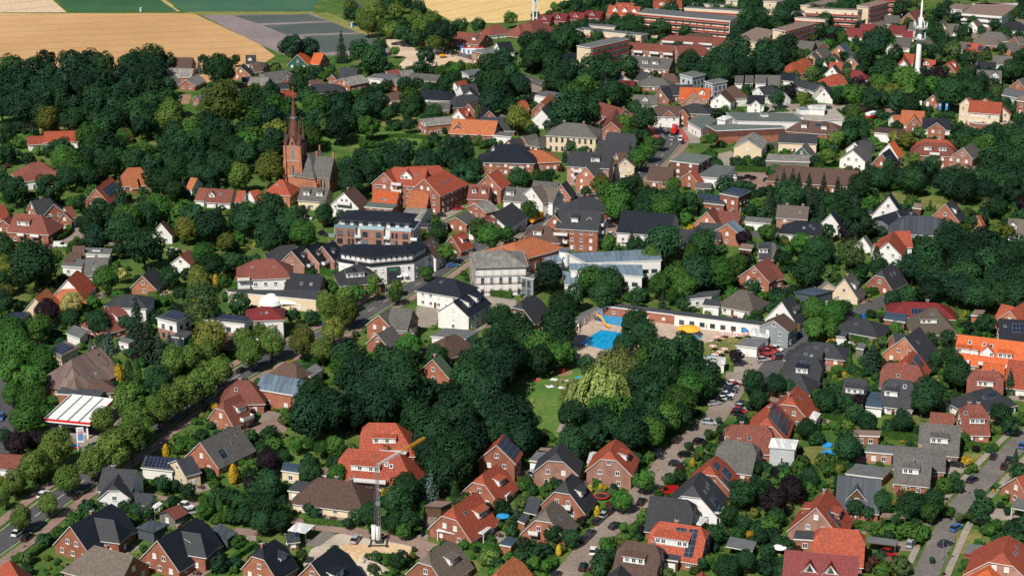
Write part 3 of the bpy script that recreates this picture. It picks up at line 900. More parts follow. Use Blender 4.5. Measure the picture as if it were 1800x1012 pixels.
('white gabled wing with black roof and brick base','commercial_building',[(-18.6,555.6,-11.6,568.8,11,9.6,5.6,'gg')],'blk','wht',{'dm':[('S','R',.35,2.4),('S','R',.7,2.4)],'mg':1}),
('broad black hipped roof of corner shop','commercial_building',[(-23.9,582.9,-18.5,580.2,11.6,8.9,5.3,'hh')],'blk','wht',{'sk':[('c',.3,.3),('R',.6,.5),('R',.8,.5)]}),
('brown hipped house with roof solar in park','',[(-19.9,530.7,-17.1,533,11.2,7,2.8,'hh')],'brn','brp',{'so':[('L',.1,.9,.15,.4)]}),
('green-roofed gabled house among park trees','',[(-23.1,510.5,-21.2,514.7,10,7.4,2.5,'gg')],'grn','brk',{'ch':[(.5,'d')],'mg':1}),
('brown hipped house beside blue-grey flat roof','',[(-65.8,509.8,-62.4,507.5,9.5,6.8,2.8,'hh')],'brn','wht',{'dm':[('S','R',.5,3)]}),
('cream house with orange roof and skylights','',[(-151.3,563,-149.7,573.2,10,8.2,2.5,'gg')],'oro','crm',{'sk':[('R',.3,.4),('R',.5,.6),('R',.65,.6),('R',.3,.65)],'mg':2}),
('small orange-roofed house behind cream flowers','',[(-146.1,577.2,-141.8,578,8,6.4,2.5,'hh')],'oro','wht',{}),
('white house with grey hipped roof and dark windows','',[(-124.3,569.3,-120.4,569,10.3,7.4,4.9,'hh')],'drk','wht',{'win':'d','so':[('c',.8,1.1,.3,.6)]}),
('rust-roofed house with red chimney and dormer','',[(-127,553.7,-123.6,557,12,7.8,2.5,'hk')],'rus','brk',{'ch':[(.1,'b')],'dm':[('S','R',.6,2.6)]}),
('old barn with broad weathered purple-brown roof','barn',[(-126.7,505.2,-120.5,515.6,16,9.4,3,'hg')],'brw','brk',{'cat':'barn','sk':[('R',.1,.75),('R',.3,.7)],'ch':[(.8,'b')],'trim':'d'}),
('small pyramid-roofed outbuilding below barn','outbuilding',[(-118.2,500,-117.5,500.3,8.5,5.2,2.6,'hh')],'brn','brk',{'cat':'building'}),
('brick house with stepped rust roofs at avenue','',[(-78.7,476.5,-74.9,481.5,9.5,8.2,2.5,'kg')],'rus','brk',{'dm':[('S','R',.6,3.4)],'mg':2,'ba':[('c',.6,3,4)]}),
('rust hipped house with chimney at avenue','',[(-77.4,491.2,-73.8,491.5,9.5,8.2,3.4,'hh')],'rus','brk',{'ch':[(.3,'b')],'sk':[('c',0,.4)]}),
('small brown hut roof under white cube house','hut',[(-85.6,537.5,-84.8,538.1,7,4.4,2.4,'hh')],'brn','wod',{'cat':'shed'}),
('large rust hipped house at left wood edge','villa',[(-192.5,728.4,-188.9,730.2,14.4,9.1,3.9,'hh'),(-188.5,726.7,-181.4,725,8.6,6.6,3,'gg')],'rus','wht',{}),
('orange-roofed house hidden by spruce','',[(-153,723,-147.8,723.9,9.6,8.3,2.6,'hh'),(-151.6,718.2,-148.7,719.3,7.7,5.8,2.5,'gg')],'oro','brk',{}),
('brick gabled house with solar in wood','',[(-159.5,693.6,-157.1,711.5,9.6,8,2.5,'gg')],'red','bro',{'so':[('R',.2,.9,.3,.85)],'mg':2}),
('low red roofs behind church wood, long part','',[(-117,699.4,-107.1,697.7,8.6,6.4,2.5,'gg'),(-121.2,702.1,-117.2,700.8,8.6,6,2.5,'gg')],'rus','wht',{'dm':[('G','c',.2,2.2)],'sk':[('c',.5,.4)]}),
('small red roof above long red roofs','',[(-127.1,718,-124.2,716.7,7.7,5.8,2.5,'gg')],'oro','wht',{}),
('short red roof right of long red roofs','',[(-105.8,699.1,-102.8,698.3,7.7,5.8,2.5,'gg')],'red','wht',{}),
('red roof near churchyard wood edge','',[(-101.1,697.8,-97.8,700.3,7.7,5.8,2.5,'gg')],'red','wht',{}),
('dark-roofed brick house at road bend','',[(-178.8,671.5,-172.7,675.8,11,9.3,4.5,'gg'),(-173.2,678.2,-169.9,670.1,8.6,8.5,4.5,'gg')],'drk','brk',{'dm':[('S','L',.5,3)],'ch':[(.55,'b')]}),
('rust-roofed apartment house with white balconies','apartment_house',[(-180.9,655.6,-170.4,653,12,9.3,4.3,'gh'),(-183.5,657.3,-184.2,651.8,8.6,7.8,4.2,'gg')],'rus','brk',{'dm':[('S','c',.5,4.6)],'ba':[('c',.7,3.2,3.4),('c',.35,3.2,2.6)]}),
('brick gabled house at left edge by hedge','',[(-191,666.3,-188.2,669.2,9.6,8.7,3,'gg')],'red','brk',{'ba':[('c',.5,3.2,3)]}),
('small brick and white house at road bend','',[(-166.5,671.1,-164,673,7.2,7,3.9,'gg'),(-165.5,667.9,-165.1,664.9,4.8,6.6,3.9,'gg')],'rus','wht',{'wall2':'brk'}),
('grey pitched roof beside yard of flat roofs','',[(-145.3,610.1,-137.5,610.4,11.5,6.8,2.5,'gg')],'gry','brk',{'sk':[('c',.4,.7),('c',.35,.4)],'ch':[(.45,'b')]}),
('stepped brown-grey roof topmost of three','',[(-153.6,626.4,-149.3,626.8,6.2,5.8,2.5,'gg')],'brn','wht',{}),
('stepped brown-grey roof middle of three','',[(-153.8,621,-149.4,621.7,6.2,5.2,2.5,'gg')],'brn','wht',{}),
('stepped brown-grey roof lowest of three','',[(-154.3,615.4,-150.9,616.4,6.2,4.7,2.5,'gg')],'brn','wht',{}),
('white gable peeping out at left trees','',[(-173.1,621.1,-170.4,623.1,7.7,6.2,2.5,'gg')],'drk','wht',{}),
('orange-red roof below yard of flat roofs','',[(-145.3,581.9,-144.2,592.3,10.6,8.1,2.5,'gk')],'red','wht',{}),
('small house with grey roof behind conifers','',[(-122.3,590.3,-120.3,600,8.6,6.8,2.5,'gg')],'drk','bro',{'mg':1}),
('small white house with red gables','',[(-113.9,613.6,-112.1,621.1,6.7,6.2,3.5,'gg')],'rus','wht',{'mg':2}),
('half-timbered gable under dark trees','',[(-126.5,648,-126,651.8,7.7,7.8,3.2,'gg')],'brn','wht',{'mg':2}),
('white villa with rust roof and yellow parasol','villa',[(-85.7,595.6,-79.2,596.5,13,10.7,6.2,'hh'),(-86.2,592.8,-85.8,599.5,5.8,9.3,6.2,'gg'),(-79.1,593.5,-80.9,600.2,4.8,9.1,6.2,'gg')],'rus','wht',{'ba':[('c',.1,3.2,4),('c',.1,6,4)]}),
('red pyramid-roofed house in front of church','',[(-90.2,702.8,-88.6,702.4,10.6,9.1,4.8,'hh')],'red','bro',{'sk':[('c',0,.4)]}),
('grey-roofed cream house right of church tower','',[(-81.2,697.4,-70.1,694.7,9.1,7.8,3.9,'gg')],'gry','crm',{'dm':[('S','c',.28,2.4),('S','c',.74,2.4)]}),
('white half-timbered gable house','',[(-63.3,680.4,-60,689.5,11.5,10.1,4.8,'gg')],'brn','wht',{'ch':[(.5,'b')],'ba':[('A',.5,5.6,6)],'mg':4,'pitch':1.9}),
('brick house with vivid orange roof','',[(-52.4,687.9,-42.6,685.5,10.6,8.9,4.3,'gg')],'org','brk',{'sk':[('c',.38,.55),('c',.55,.55)]}),
('pale orange roof beside vivid orange roof','',[(-38.9,689.7,-31.2,688.1,11.5,8.3,3.1,'gg')],'oro','drb',{}),
('low hall with pale grey roof and white front','hall',[(-39.6,677.4,-31.6,675,14.4,5.2,3.1,'gg')],'eth','wht',{'cat':'building'}),
('large brick complex with orange-red roofs','apartment_house',[(-45.8,706.2,-32.7,703.2,12.5,13.2,8,'hg'),(-49.4,699.9,-46.1,708.1,10.6,12.6,8,'gg'),(-33.2,687.8,-25.8,700.3,13.4,13.4,7.8,'gh'),(-41.1,708.9,-28.3,710.7,11.5,12.6,7.8,'hh')],'red','brk',{'dm':[('G','c',.45,4.5)],'sk':[('c',.3,.4),('c',.7,.4),('R',.5,.5,2),('R',.65,.5,2),('R',.8,.5,2)],'ba':[('c',.45,8,4),('c',.45,5.2,4)],'mg':3,'cat':'building'}),
('rust-roofed house beside car yard','',[(-16.4,698.9,-8.2,697.2,9.1,8.3,4.1,'gg')],'rus','brk',{'dm':[('S','c',.3,1.6),('S','c',.75,1.6)]}),
('tall brick gable with white window strip','',[(-9.3,702.2,-5.5,711.1,10.6,11.1,6.2,'gg')],'red','brk',{'mg':3}),
('brown-roofed white gable at right of curved block','',[(-31.3,616.8,-28,625.9,10.6,9.7,4.8,'gg')],'brn','wht',{'sk':[('R',.4,.3),('R',.6,.5),('R',.75,.3)]}),
('row house with pink brick gable, front one','terraced_house',[(-75.3,612.1,-72,619.7,9.1,8.5,4.1,'gg')],'blk','brp',{'dm':[('G','R',.45,1.6)],'ba':[('c',.5,2.9,5)],'glass':1,'mg':1,'group':'row of black-roofed houses'}),
('row house with pink brick gable, middle one','terraced_house',[(-70.4,614.8,-67,622,9.1,8.5,4.1,'gg')],'blk','brp',{'dm':[('G','R',.45,1.6)],'ba':[('c',.5,2.9,5)],'glass':1,'mg':1,'group':'row of black-roofed houses'}),
('row house with pink brick gable, rear one','terraced_house',[(-65.4,617.7,-61.9,624.4,9.1,8.5,4.1,'gg')],'blk','brp',{'dm':[('G','R',.45,1.6)],'ba':[('c',.5,2.9,5)],'glass':1,'mg':1,'group':'row of black-roofed houses'}),
('grey roof behind pink row houses','',[(-81,624.8,-75.6,626.5,9.6,6.4,2.5,'hg')],'drk','brk',{}),
('long brick house with glossy black roof','',[(-74.3,592.1,-62.3,589.5,9.6,7.2,3.1,'gg')],'blk','brk',{'sk':[('c',.45,.6),('c',.72,.6)]}),
('grey hipped villa with orange and white walls','villa',[(-52.8,595.3,-50.5,595.9,12.5,8.9,4.3,'hh')],'drk','bro',{'dm':[('S','c',-.6,3.4),('S','R',.5,3.4)],'ch':[(.5,'d')]}),
('small brick house with red roof and dormer','',[(-21.5,634.3,-17.1,640,8.2,7.2,2.5,'gg')],'red','brk',{'dm':[('S','R',.6,2.6)],'mg':2}),
('rust roof with white gabled dormers','',[(-12.1,650.7,-7.5,658.6,8.6,8.1,4.1,'gg')],'rus','wht',{'dm':[('G','R',.4,2),('G','R',.8,2)],'mg':2}),
('black-roofed long shop by rust roof','shop',[(-7.2,656.5,0,673.1,12.5,8.3,3.9,'gg')],'drk','wht',{'cat':'shop'}),
('grey fibre-cement roof in back yard','workshop',[(-13.7,680.3,-8.6,685,10.6,5.8,3.5,'gg')],'eth','brk',{'cat':'building'}),
('mossy grey shed roof in back yard','workshop',[(-20.7,663.6,-16.4,671.7,8.6,5.4,3.3,'gg')],'gry','brk',{'cat':'building'}),
('flat dark sheds behind brick apartments','outbuilding',[(-33.5,663.2,-23.5,662.5,5.8,3.5,2.7,'gg')],'drk','brk',{'cat':'building'}),
('terracotta hipped hall with slate lantern','hall',[(5.8,755.1,12.1,756.5,14.4,7.2,3.9,'hh')],'oro','brk',{'cat':'building'}),
('modern brick house with dark roof at left','apartment_house',[(-7.6,750,3.5,749.1,13.4,8.5,5.4,'hh')],'blk','brk',{'ba':[('c',.7,3.1,6)],'cat':'building'}),
('modern white house with dark roof and terrace','apartment_house',[(-7.7,756.4,2.4,758.3,13.4,9.3,5.8,'gh')],'blk','wht',{'cat':'building'}),
('long pinkish brick apartment house','apartment_house',[(22.9,733.5,40.1,729.8,11.5,12.6,8.1,'gg')],'drk','brp',{'dm':[('S','c',.65,3.4)],'ba':[('c',.28,5.8,4),('c',.28,3,4)],'ch':[(.45,'b')],'cat':'building'}),
('brick house with white quoins and gable','',[(29.2,718,34.1,728.2,9.1,10.1,5.4,'gg')],'gry','bro',{'mg':2}),
('cream shop house with brown gables','shop_house',[(42.5,741.3,46.6,742.2,10.1,9.9,5.8,'gg'),(45.2,743.6,45.6,734.9,7.7,9.3,5.8,'gg')],'brn','crm',{}),
('dark gabled roof with white brick gable','apartment_house',[(35.8,760.5,49,757.6,12.5,10.7,5.8,'gg')],'drk','brk',{'dm':[('S','R',.8,3)],'cat':'building'}),
('dark brown roof at road bend','',[(55.1,729.5,64.9,726.8,10.6,7.4,3.1,'gg')],'brn','brk',{'ch':[(.3,'d')]}),
('brick gable with bright red right slope','',[(70.4,722.8,73.2,725.6,9.1,6.6,3.3,'gg')],'red','brk',{'mg':1}),
('mossy lean-to shed by brick gable','shed',[(72.6,718,79,717.1,5.8,3.7,2.5,'gg')],'gry','wog',{'cat':'shed'}),
('white gabled shop with red awning','shop_house',[(7.3,688,11.1,691.3,12.5,10.1,5.4,'gg'),(9.8,692.5,17.8,688,8.6,9.1,5.4,'gg')],'gyb','wht',{'mg':3}),
('grey roof left of white gabled shop','',[(-2.2,696.1,7.1,693.6,10.6,8.1,4.3,'gg')],'gry','wht',{'dm':[('S','c',.25,3)]}),
('small brick house behind white shop','',[(19,703.2,21.4,708.9,7.7,7,2.5,'gg')],'drk','bro',{'mg':2}),
('dark roof ridge above small brick house','',[(8.3,709.6,18.3,706.6,8.6,6.8,2.5,'gg')],'gry','brk',{}),
('broad dark hipped roof above brick residence','',[(25.3,676.2,30,678.5,13.4,9.3,4.8,'hh')],'drk','brk',{'ch':[(.7,'d'),(.2,'b')]}),
('four-storey brick residence with white bays','apartment_house',[(16.8,647.3,32.1,644,13.4,13.2,8.3,'gg'),(15.2,642.8,16.9,649.4,7.7,12.4,8.3,'gg'),(27.6,641.6,28.2,648.2,6.7,12,8.3,'gg')],'drk','brk',{'dm':[('S','c',.42,2.4)],'ba':[('c',.12,3,5),('c',.12,5.8,5),('B',.5,3,6),('B',.5,5.8,6),('B',.5,8.6,6)],'cat':'building'}),
('brown hipped brick house at main street','',[(9.7,644.4,13.3,643.4,12,8,4.1,'hh')],'brn','brk',{'dm':[('S','c',.1,3)],'ch':[(.7,'b')]}),
('school with flat orange hipped roof','school_building',[(1,613.9,7.4,619.8,16.3,11.1,7.8,'hh')],'oro','brk',{'cat':'school','wh':(1.4,1.7),'ch':[(.6,'b')]}),
('white hall with long black roof slope','hall',[(40.2,659,59.2,653.8,19.2,9.5,4.1,'gg')],'blk','wht',{'cat':'building'}),
('brick house with rust cross roofs by garages','',[(71.6,663.3,75,670.2,9.6,7.6,2.5,'gg'),(75.4,669.4,84.6,666,8.6,6.4,2.5,'gg')],'rus','bro',{'mg':2,'ch':[(.6,'b',1)]}),
('dark roofs wrapping a courtyard','',[(67.9,652.1,76.1,650.6,10.6,6.8,2.5,'gg'),(68.4,654,62.4,629.5,8.6,5.8,2.5,'gg'),(60.7,650.8,66.9,650.5,6.7,4.7,2.5,'gg')],'drk','brk',{}),
('brick gable with slate-blue roof','',[(77.2,646.2,80,651.6,11.5,8,4.1,'gg')],'slt','bro',{'mg':1}),
('dark dormered house by copper tree','',[(86.2,627.3,91.4,626.9,9.6,7,2.5,'gg')],'drk','brk',{'dm':[('S','c',.3,3)]}),
('brick house with rust roof and white gable trim','',[(80.5,594.4,86.4,603.8,11,8.9,4.3,'gg'),(85.8,599.1,89,601.5,7.7,6.8,3.6,'gg')],'rus','brk',{'ba':[('A',.45,3,3.4)],'mg':3}),
('long hall with plain brown roof behind spruces','supermarket',[(111,731.1,138.1,723.2,23,7.2,3.5,'hg')],'brn','brk',{'cat':'building'}),
('green boarded gable with grey roof','',[(121.2,763.4,124.2,770.7,8.6,6.8,2.5,'gg')],'gry','grn',{'mg':2}),
('white and brick gable with terrace parasols','',[(140.6,752.5,145.5,763.1,10.6,8.1,3.9,'gg')],'gry','wht',{'mg':3}),
('brick roof ridge left of orange gable','',[(146,768.5,151.5,767.5,8.6,8.1,3,'gg')],'drk','brk',{}),
('brick gable with black roof and solar','',[(151.2,745.3,156.2,754.3,9.6,8.5,2.8,'gg')],'blk','brk',{'so':[('R',.2,.6,.3,.6)],'mg':2}),
('white gable with orange-red right slope','',[(157.6,763.5,160.8,767.7,8.6,8.3,3.2,'gg')],'org','wht',{'mg':1}),
('brick house with rust roof and two balconies','',[(171.3,760.1,180.4,758.2,10.6,9.7,5.6,'hh')],'rus','brk',{'dm':[('S','c',.2,3),('S','c',.85,3)],'ba':[('c',.5,3.2,4),('c',.5,6,4)]}),
('tall pink brick gable at wood edge','',[(185.3,749.7,192.1,759.3,8.6,9.9,6,'gg')],'gry','brp',{'mg':2}),
('black A-frame house with white triangle gable','',[(140.2,673.1,142.1,679.4,11.5,10.7,3.1,'gg')],'blk','wht',{'mg':3}),
('brick gable with dark roof at meadow','',[(161.1,671.2,164.5,677,10.6,8.3,2.5,'gk')],'drk','brk',{'dm':[('S','R',.5,3)],'mg':2}),
('black hipped roof below A-frame','',[(142.2,666.9,147.6,668,12.5,7,2.9,'hh')],'blk','wht',{'dm':[('S','c',.2,2.4)]}),
('zinc-grey hipped roof complex','',[(144.8,659.2,154.6,657,17.3,7.4,3.1,'hh')],'zin','gry',{'ch':[(.1,'d')],'cat':'building'}),
('orange and white house with stepped roofs','',[(130.2,621.1,134.5,633.9,9.6,8.9,4.5,'gh'),(134.5,634.4,140.6,635,8.6,8.7,4.5,'hg'),(126.8,628.8,131.7,629.1,7.7,6,2.8,'gg')],'red','wht',{'sk':[('L',.4,.4)],'mg':2}),
('two-storey pinkish house with brown-grey roof','',[(98.3,669.3,109.7,666.6,9.1,8.5,5.2,'gg')],'gyb','brp',{'sk':[('c',.64,.5),('c',.74,.5)],'ch':[(.3,'b'),(.8,'b')],'pitch':4}),
('white bungalow with black hipped roof','',[(103,654.9,111.4,652.7,11,6.6,3.3,'hk')],'blk','wht',{'sk':[('c',.4,.5),('c',.65,.3),('c',.8,.5)]}),
('steep white gable with black roof','',[(115.9,656.3,118.1,661.5,8.2,8.9,4.1,'gg')],'blk','wht',{'mg':1}),
('brick half-hip with dark roof by wood','',[(123,593.2,127.7,598.7,9.6,8,2.5,'kk')],'drk','brk',{'sk':[('R',.4,.4),('R',.7,.4)],'mg':2}),
('cream gabled house at hedge bend','',[(108.6,582.6,112.3,588.3,9.6,8.3,2.6,'gg')],'gry','crm',{'mg':2,'dm':[('S','R',.5,3)],'ch':[(.5,'b')]}),
('grey-roofed house at right wood edge','',[(181,657.2,188.8,655.3,9.6,6.8,2.5,'gg')],'gyb','wht',{'dm':[('G','c',.2,3)]}),
('small brown-roofed garden house','garden_house',[(102.8,594.7,104.4,589.9,5.8,4.8,2.9,'gg')],'gyb','crm',{'cat':'shed'}),
('orange gable end among bushes','',[(171.1,663.4,172.6,664.3,6.7,6,2.5,'gg')],'red','bro',{}),
('white shed gable left of orange and white house','',[(124.5,637.2,126.1,639.8,5.8,5.8,2.5,'gg')],'gry','wht',{}),
('brown-grey house at left of copper tree','',[(89.1,627.9,91.8,626.2,8.6,6.8,2.5,'gk')],'gry','brk',{}),
('far row house with red roof, left pair front','',[(185.3,1032.9,194.5,1030.4,9,6.4,2.5,'gg')],'drd','wht',{'group':1}),
('far row house with red roof, left pair back','',[(195.5,1044.9,204.1,1042.4,9,6.4,2.5,'gg')],'drd','wht',{'group':1}),
('far row house with red roof left of mast','',[(210.5,1040.1,219.5,1037.5,9.9,6.5,2.5,'gg')],'drd','wht',{'group':1}),
('far low red roof just left of mast','',[(215.6,1028.2,222.1,1027.4,8.1,5.7,2.5,'gg')],'drd','wht',{'group':1}),
('far low red roof below row houses','',[(206.1,1031.8,210.9,1030.1,8.1,5.5,2.5,'gg')],'drd','wht',{'group':1}),
('grey gabled house at left far quarter','',[(152.8,994.3,161.5,989.6,10.8,6.9,2.5,'gg'),(164.2,1003,167.2,996.7,7.2,5.2,2.5,'gg')],'gry','brk',{'group':1}),
('half-hipped grey house above red pair','',[(159.7,971.7,164.7,977.4,9,6.7,2.5,'kk')],'gry','bro',{'group':1,'mg':2}),
('brown gabled house with white upper gable','',[(165.2,957.1,167.6,963.1,9,6.4,2.5,'gg')],'brn','wht',{'group':1,'mg':2}),
('grey gabled brick house left of brown gable','',[(154.7,960.3,157.8,966.3,8.1,6.5,2.5,'gg')],'gry','bro',{'group':1,'mg':2}),
('brick gabled house with blue solar slope','',[(172.5,979.5,176.3,988.8,9.9,6.9,2.5,'gg')],'gry','bro',{'so':[('R',0,1,.1,.9)],'group':1,'mg':2}),
('narrow grey half-hip with brick gable','',[(174.3,950.7,177.5,961.8,8.1,7.4,2.6,'kk')],'gry','bro',{'group':1,'mg':2}),
('orange-red hipped house, front of pair','',[(141.4,934.5,144.2,936.6,10.8,7.2,2.5,'hk')],'red','brk',{'group':1,'mg':2}),
('orange-red hipped house, rear of pair','',[(148.1,946,150.5,947.4,9.9,6.9,2.5,'hk')],'red','bro',{'group':1,'mg':2}),
('bright red roof behind white gable house','',[(161.3,941.7,167.9,940.3,9,6,2.5,'gg')],'red','wht',{'group':1}),
('white gable house with slate roof','',[(160.3,926.2,162.9,931,8.1,6.9,2.5,'gg')],'drk','wht',{'group':1}),
('red hipped brick house above white row','',[(157.4,909,161.6,911,10.8,6.5,2.5,'hk')],'red','brk',{'group':1}),
('dark red roof behind copper beech','',[(169,921.5,173.4,920.2,9,6,2.5,'gh')],'drd','wht',{'group':1}),
('row house with grey roof and white front, rear','',[(140.6,898.5,144.9,892.1,8.1,6.2,3.8,'gg')],'drk','wht',{'group':1}),
('row house with grey roof and white front, middle','',[(144.9,892.1,148.4,886.3,8.1,6.2,3.8,'gg')],'drk','wht',{'group':1}),
('row house with white gable end, nearest','',[(148,874.2,151.2,881.1,8.6,7.2,2.5,'gg')],'drk','wht',{'group':1,'mg':1}),
('dark roofs left of white row houses','',[(121.1,881.9,128.8,870,8.1,6.2,2.5,'gg')],'drk','wht',{'group':1}),
('grey mottled roof at left far quarter','',[(124.9,906.8,131.8,904.8,9.9,6.7,2.5,'gg')],'gry','wht',{'group':1}),
('blue-black roof above grey mottled roof','',[(132.5,921.1,141.3,916,8.1,5.3,2.5,'gg')],'blk','wht',{'group':1}),
('red gabled house left of mast foot','',[(200.9,961.6,208.4,959.4,9,6.4,2.5,'gg'),(200,945.7,203.3,960.2,6.3,6,2.5,'gg')],'red','wht',{'group':1}),
('red roof right of mast foot','',[(209.5,949.2,216.8,947,9,5.8,2.5,'gg')],'red','wht',{'dm':[('G','c',.4,3)],'group':1}),
('brick house with red roof near copper tree','',[(220.9,937.6,225.2,944.1,9,6.7,2.5,'kg')],'red','brk',{'dm':[('S','R',.5,2)],'group':1}),
('white and grey house left of mast','',[(207.5,1003.1,215.1,1000.6,9,6.9,2.5,'gg')],'gry','wht',{'group':1}),
('grey gable below white and grey house','',[(202.1,988.7,205.9,994.6,8.1,6,2.5,'gg')],'gyb','wht',{'group':1}),
('brown-grey roof right of mast','',[(225.3,1011.8,224.7,992.6,8.1,6,2.5,'gg')],'gyb','wht',{'group':1}),
('grey roof left of mast crown','',[(213.8,1071,222.4,1069.2,9.9,6.5,2.5,'gg')],'gry','wht',{'group':1}),
('dark roof cluster near mast crown','',[(224.8,1052.8,229.2,1050.6,9,6,2.5,'gg')],'gry','wht',{'group':1}),
('red roof above mast crown','',[(228.8,1077,237.2,1090,9,6.9,2.5,'gg')],'rus','brk',{'group':1}),
('grey gable left of red row roofs','',[(202,1050.6,210.2,1055,8.1,6,2.5,'gg')],'gyb','wht',{'group':1}),
('cream brick gable right of mast','',[(241.8,1052.8,245.4,1059,8.1,6.4,2.5,'gg')],'gyb','crm',{'group':1,'mg':2}),
('white gable with pink roof far right','',[(260.1,1052.8,264.6,1058.1,8.1,6.4,2.5,'gg')],'gyb','wht',{'group':1}),
('grey roof row far right','',[(244.1,1047.1,250.9,1045.4,9,6,2.5,'gg')],'gry','wht',{'group':1}),
('grey low roofs below cream gable','',[(242.2,1035.9,245,1035.1,8.1,5.2,2.5,'gg')],'gyb','brk',{'group':1}),
('blue-black hipped house far right','',[(280,1051.9,286,1050.2,10.8,6.4,2.5,'hh')],'blk','wht',{'group':1}),
('red roof with black solar squares','',[(241.9,989,250.6,985.9,9.9,6.4,2.5,'gg')],'red','brk',{'so':[('c',.02,.3,.15,.5),('c',.7,.95,.2,.8)],'group':1}),
('grey roof left of red solar roof','',[(240.8,997.3,245,994.1,8.1,5.7,2.5,'hg')],'gry','wht',{'group':1}),
('grey hipped cluster right far quarter','',[(261.1,1023.1,268.3,1020.6,10.8,6.2,2.5,'hh')],'gry','wht',{'group':1}),
('brown-grey low house in right far quarter','',[(253.7,1011.4,261.8,1006.5,9,5.3,2.5,'hh')],'gyb','brk',{'group':1}),
('brick gable with grey roof at right','',[(262.5,989.6,269.7,993.9,9,6.2,2.5,'gg')],'gry','bro',{'group':1,'mg':1}),
('long grey roof with small dormers right','',[(248.5,958.4,258.2,956.2,9,6,2.5,'gg')],'gry','wht',{'group':1}),
('black roof left of long grey roof','',[(237.6,944.1,246.2,941.3,9,5.8,2.5,'gg')],'blk','wht',{'group':1}),
('white gable left of black roof','',[(235.1,949.6,238.8,951.4,7.2,5.2,2.5,'gg')],'gry','wht',{'group':1}),
('grey roof at far right edge','',[(262.6,967.7,268.8,965.8,9,6,2.5,'gg')],'gry','wht',{'group':1}),
('brown roof at right edge','',[(272.8,1009.3,277.7,1011.7,9,5.7,2.5,'gg')],'gyb','brk',{'group':1}),
('small grey house beyond right street','',[(286.9,1063.3,293.7,1061,9,5.7,2.5,'gg')],'gyb','wht',{'group':1}),
('brick house with grey roof and white dormer balconies','',[(228.7,909.8,240.4,907.2,11.7,8.6,4.3,'gg')],'gry','brk',{'dm':[('G','c',.18,4),('G','c',.72,4)],'ba':[('c',.18,3.2,3.6),('c',.72,3.2,3.6)]}),
('brick house at right edge behind commercial block','',[(245.1,893.9,252.1,902.1,9,7.2,2.5,'gg')],'gry','brk',{}),
('brown-roofed hipped apartment house','apartment_house',[(127,804.7,139.7,800.4,12.6,8.3,4.6,'hh')],'brn','brk',{'dm':[('S','c',.15,2.4),('S','c',.8,2.4)],'so':[('c',.5,.75,.2,.5)],'cat':'building'}),
('grey and cream two-storey house by shops','',[(114.5,785.1,130.8,782.1,9,7.2,4.6,'gg')],'drk','crm',{}),
('orange-roofed shop house near car park','shop_house',[(175.5,827.4,185.5,824.6,11.7,7.6,2.5,'gg'),(178.9,815.4,181.2,825.9,6.3,6.9,3.1,'gg')],'oro','brk',{}),
('small orange roof left of shop house','shop_house',[(170.9,825.8,174.9,826.9,7.2,5.5,2.5,'gg')],'oro','wht',{}),
('blue-black long roof right of shop house','hall',[(183.2,818.9,195.4,816.7,11.7,6.2,2.5,'gg')],'blk','wht',{'cat':'building'}),
('narrow brick gable below blue-black roof','',[(185.6,800.4,187.1,806.3,7.2,8.3,5.5,'gg')],'blk','brk',{'mg':2}),
('brown gabled house beside dark trees','',[(197.3,863.2,202.9,871.8,8.1,6.5,2.5,'gg')],'brn','brk',{}),
('red roof at lower wood edge','',[(175.7,779.9,185.4,778.4,9.9,6,2.5,'hh')],'red','brk',{}),
('dark gable at lower wood edge','',[(145.3,774.4,152.3,782.9,8.1,6,2.5,'gg')],'drk','wht',{}),
('far red-roofed terrace, leftmost from modern church','terraced_house',[(15.8,1066,23.1,1063.3,9.9,7.9,4.6,'gg')],'drd','brk',{'dm':[('T','c',.5,3)],'group':'far red-roofed terraces'}),
('far red-roofed terrace, second from modern church','terraced_house',[(23.2,1070.5,32.1,1066.9,9.9,7.9,4.6,'gg')],'drd','brk',{'dm':[('T','c',.5,3)],'group':'far red-roofed terraces'}),
('far red-roofed terrace, third from modern church','terraced_house',[(33.1,1074.2,42.4,1070.5,9.9,7.9,4.6,'gg')],'drd','brk',{'dm':[('T','c',.5,3)],'group':'far red-roofed terraces'}),
('far red-roofed terrace, fourth from modern church','terraced_house',[(42.7,1079.7,52.4,1075.1,9.9,7.9,4.6,'gg')],'drd','brk',{'dm':[('T','c',.5,3)],'group':'far red-roofed terraces'}),
('far red terrace with rows of white balconies','terraced_house',[(56,1082.1,74.1,1076.4,11.7,10.3,6,'gg')],'red','brk',{'dm':[('G','c',.25,3),('G','c',.55,3),('G','c',.85,3)],'group':'far red-roofed terraces'}),
('far red terrace with tall gables behind','terraced_house',[(60.2,1085.4,70.8,1083.5,10.8,11.2,6.9,'gg')],'red','brk',{'dm':[('G','c',.3,3),('G','c',.7,3)],'group':'far red-roofed terraces'}),
('red terrace at top edge with white dormers','terraced_house',[(83.5,1108.1,100.6,1107.2,10.8,8.6,5.2,'gg')],'red','wht',{'dm':[('G','c',.3,3),('G','c',.7,3)],'group':'far red-roofed terraces'}),
('white flats with long rust hipped roof','apartment_house',[(84.7,999.8,113.5,990.3,11.7,8.6,5.5,'hh')],'rus','wht',{'cat':'apartment block','ba':[('c',.15,3,7),('c',.4,3,7),('c',.65,3,7),('c',.9,3,7),('c',.15,5.8,7),('c',.4,5.8,7),('c',.65,5.8,7)]}),
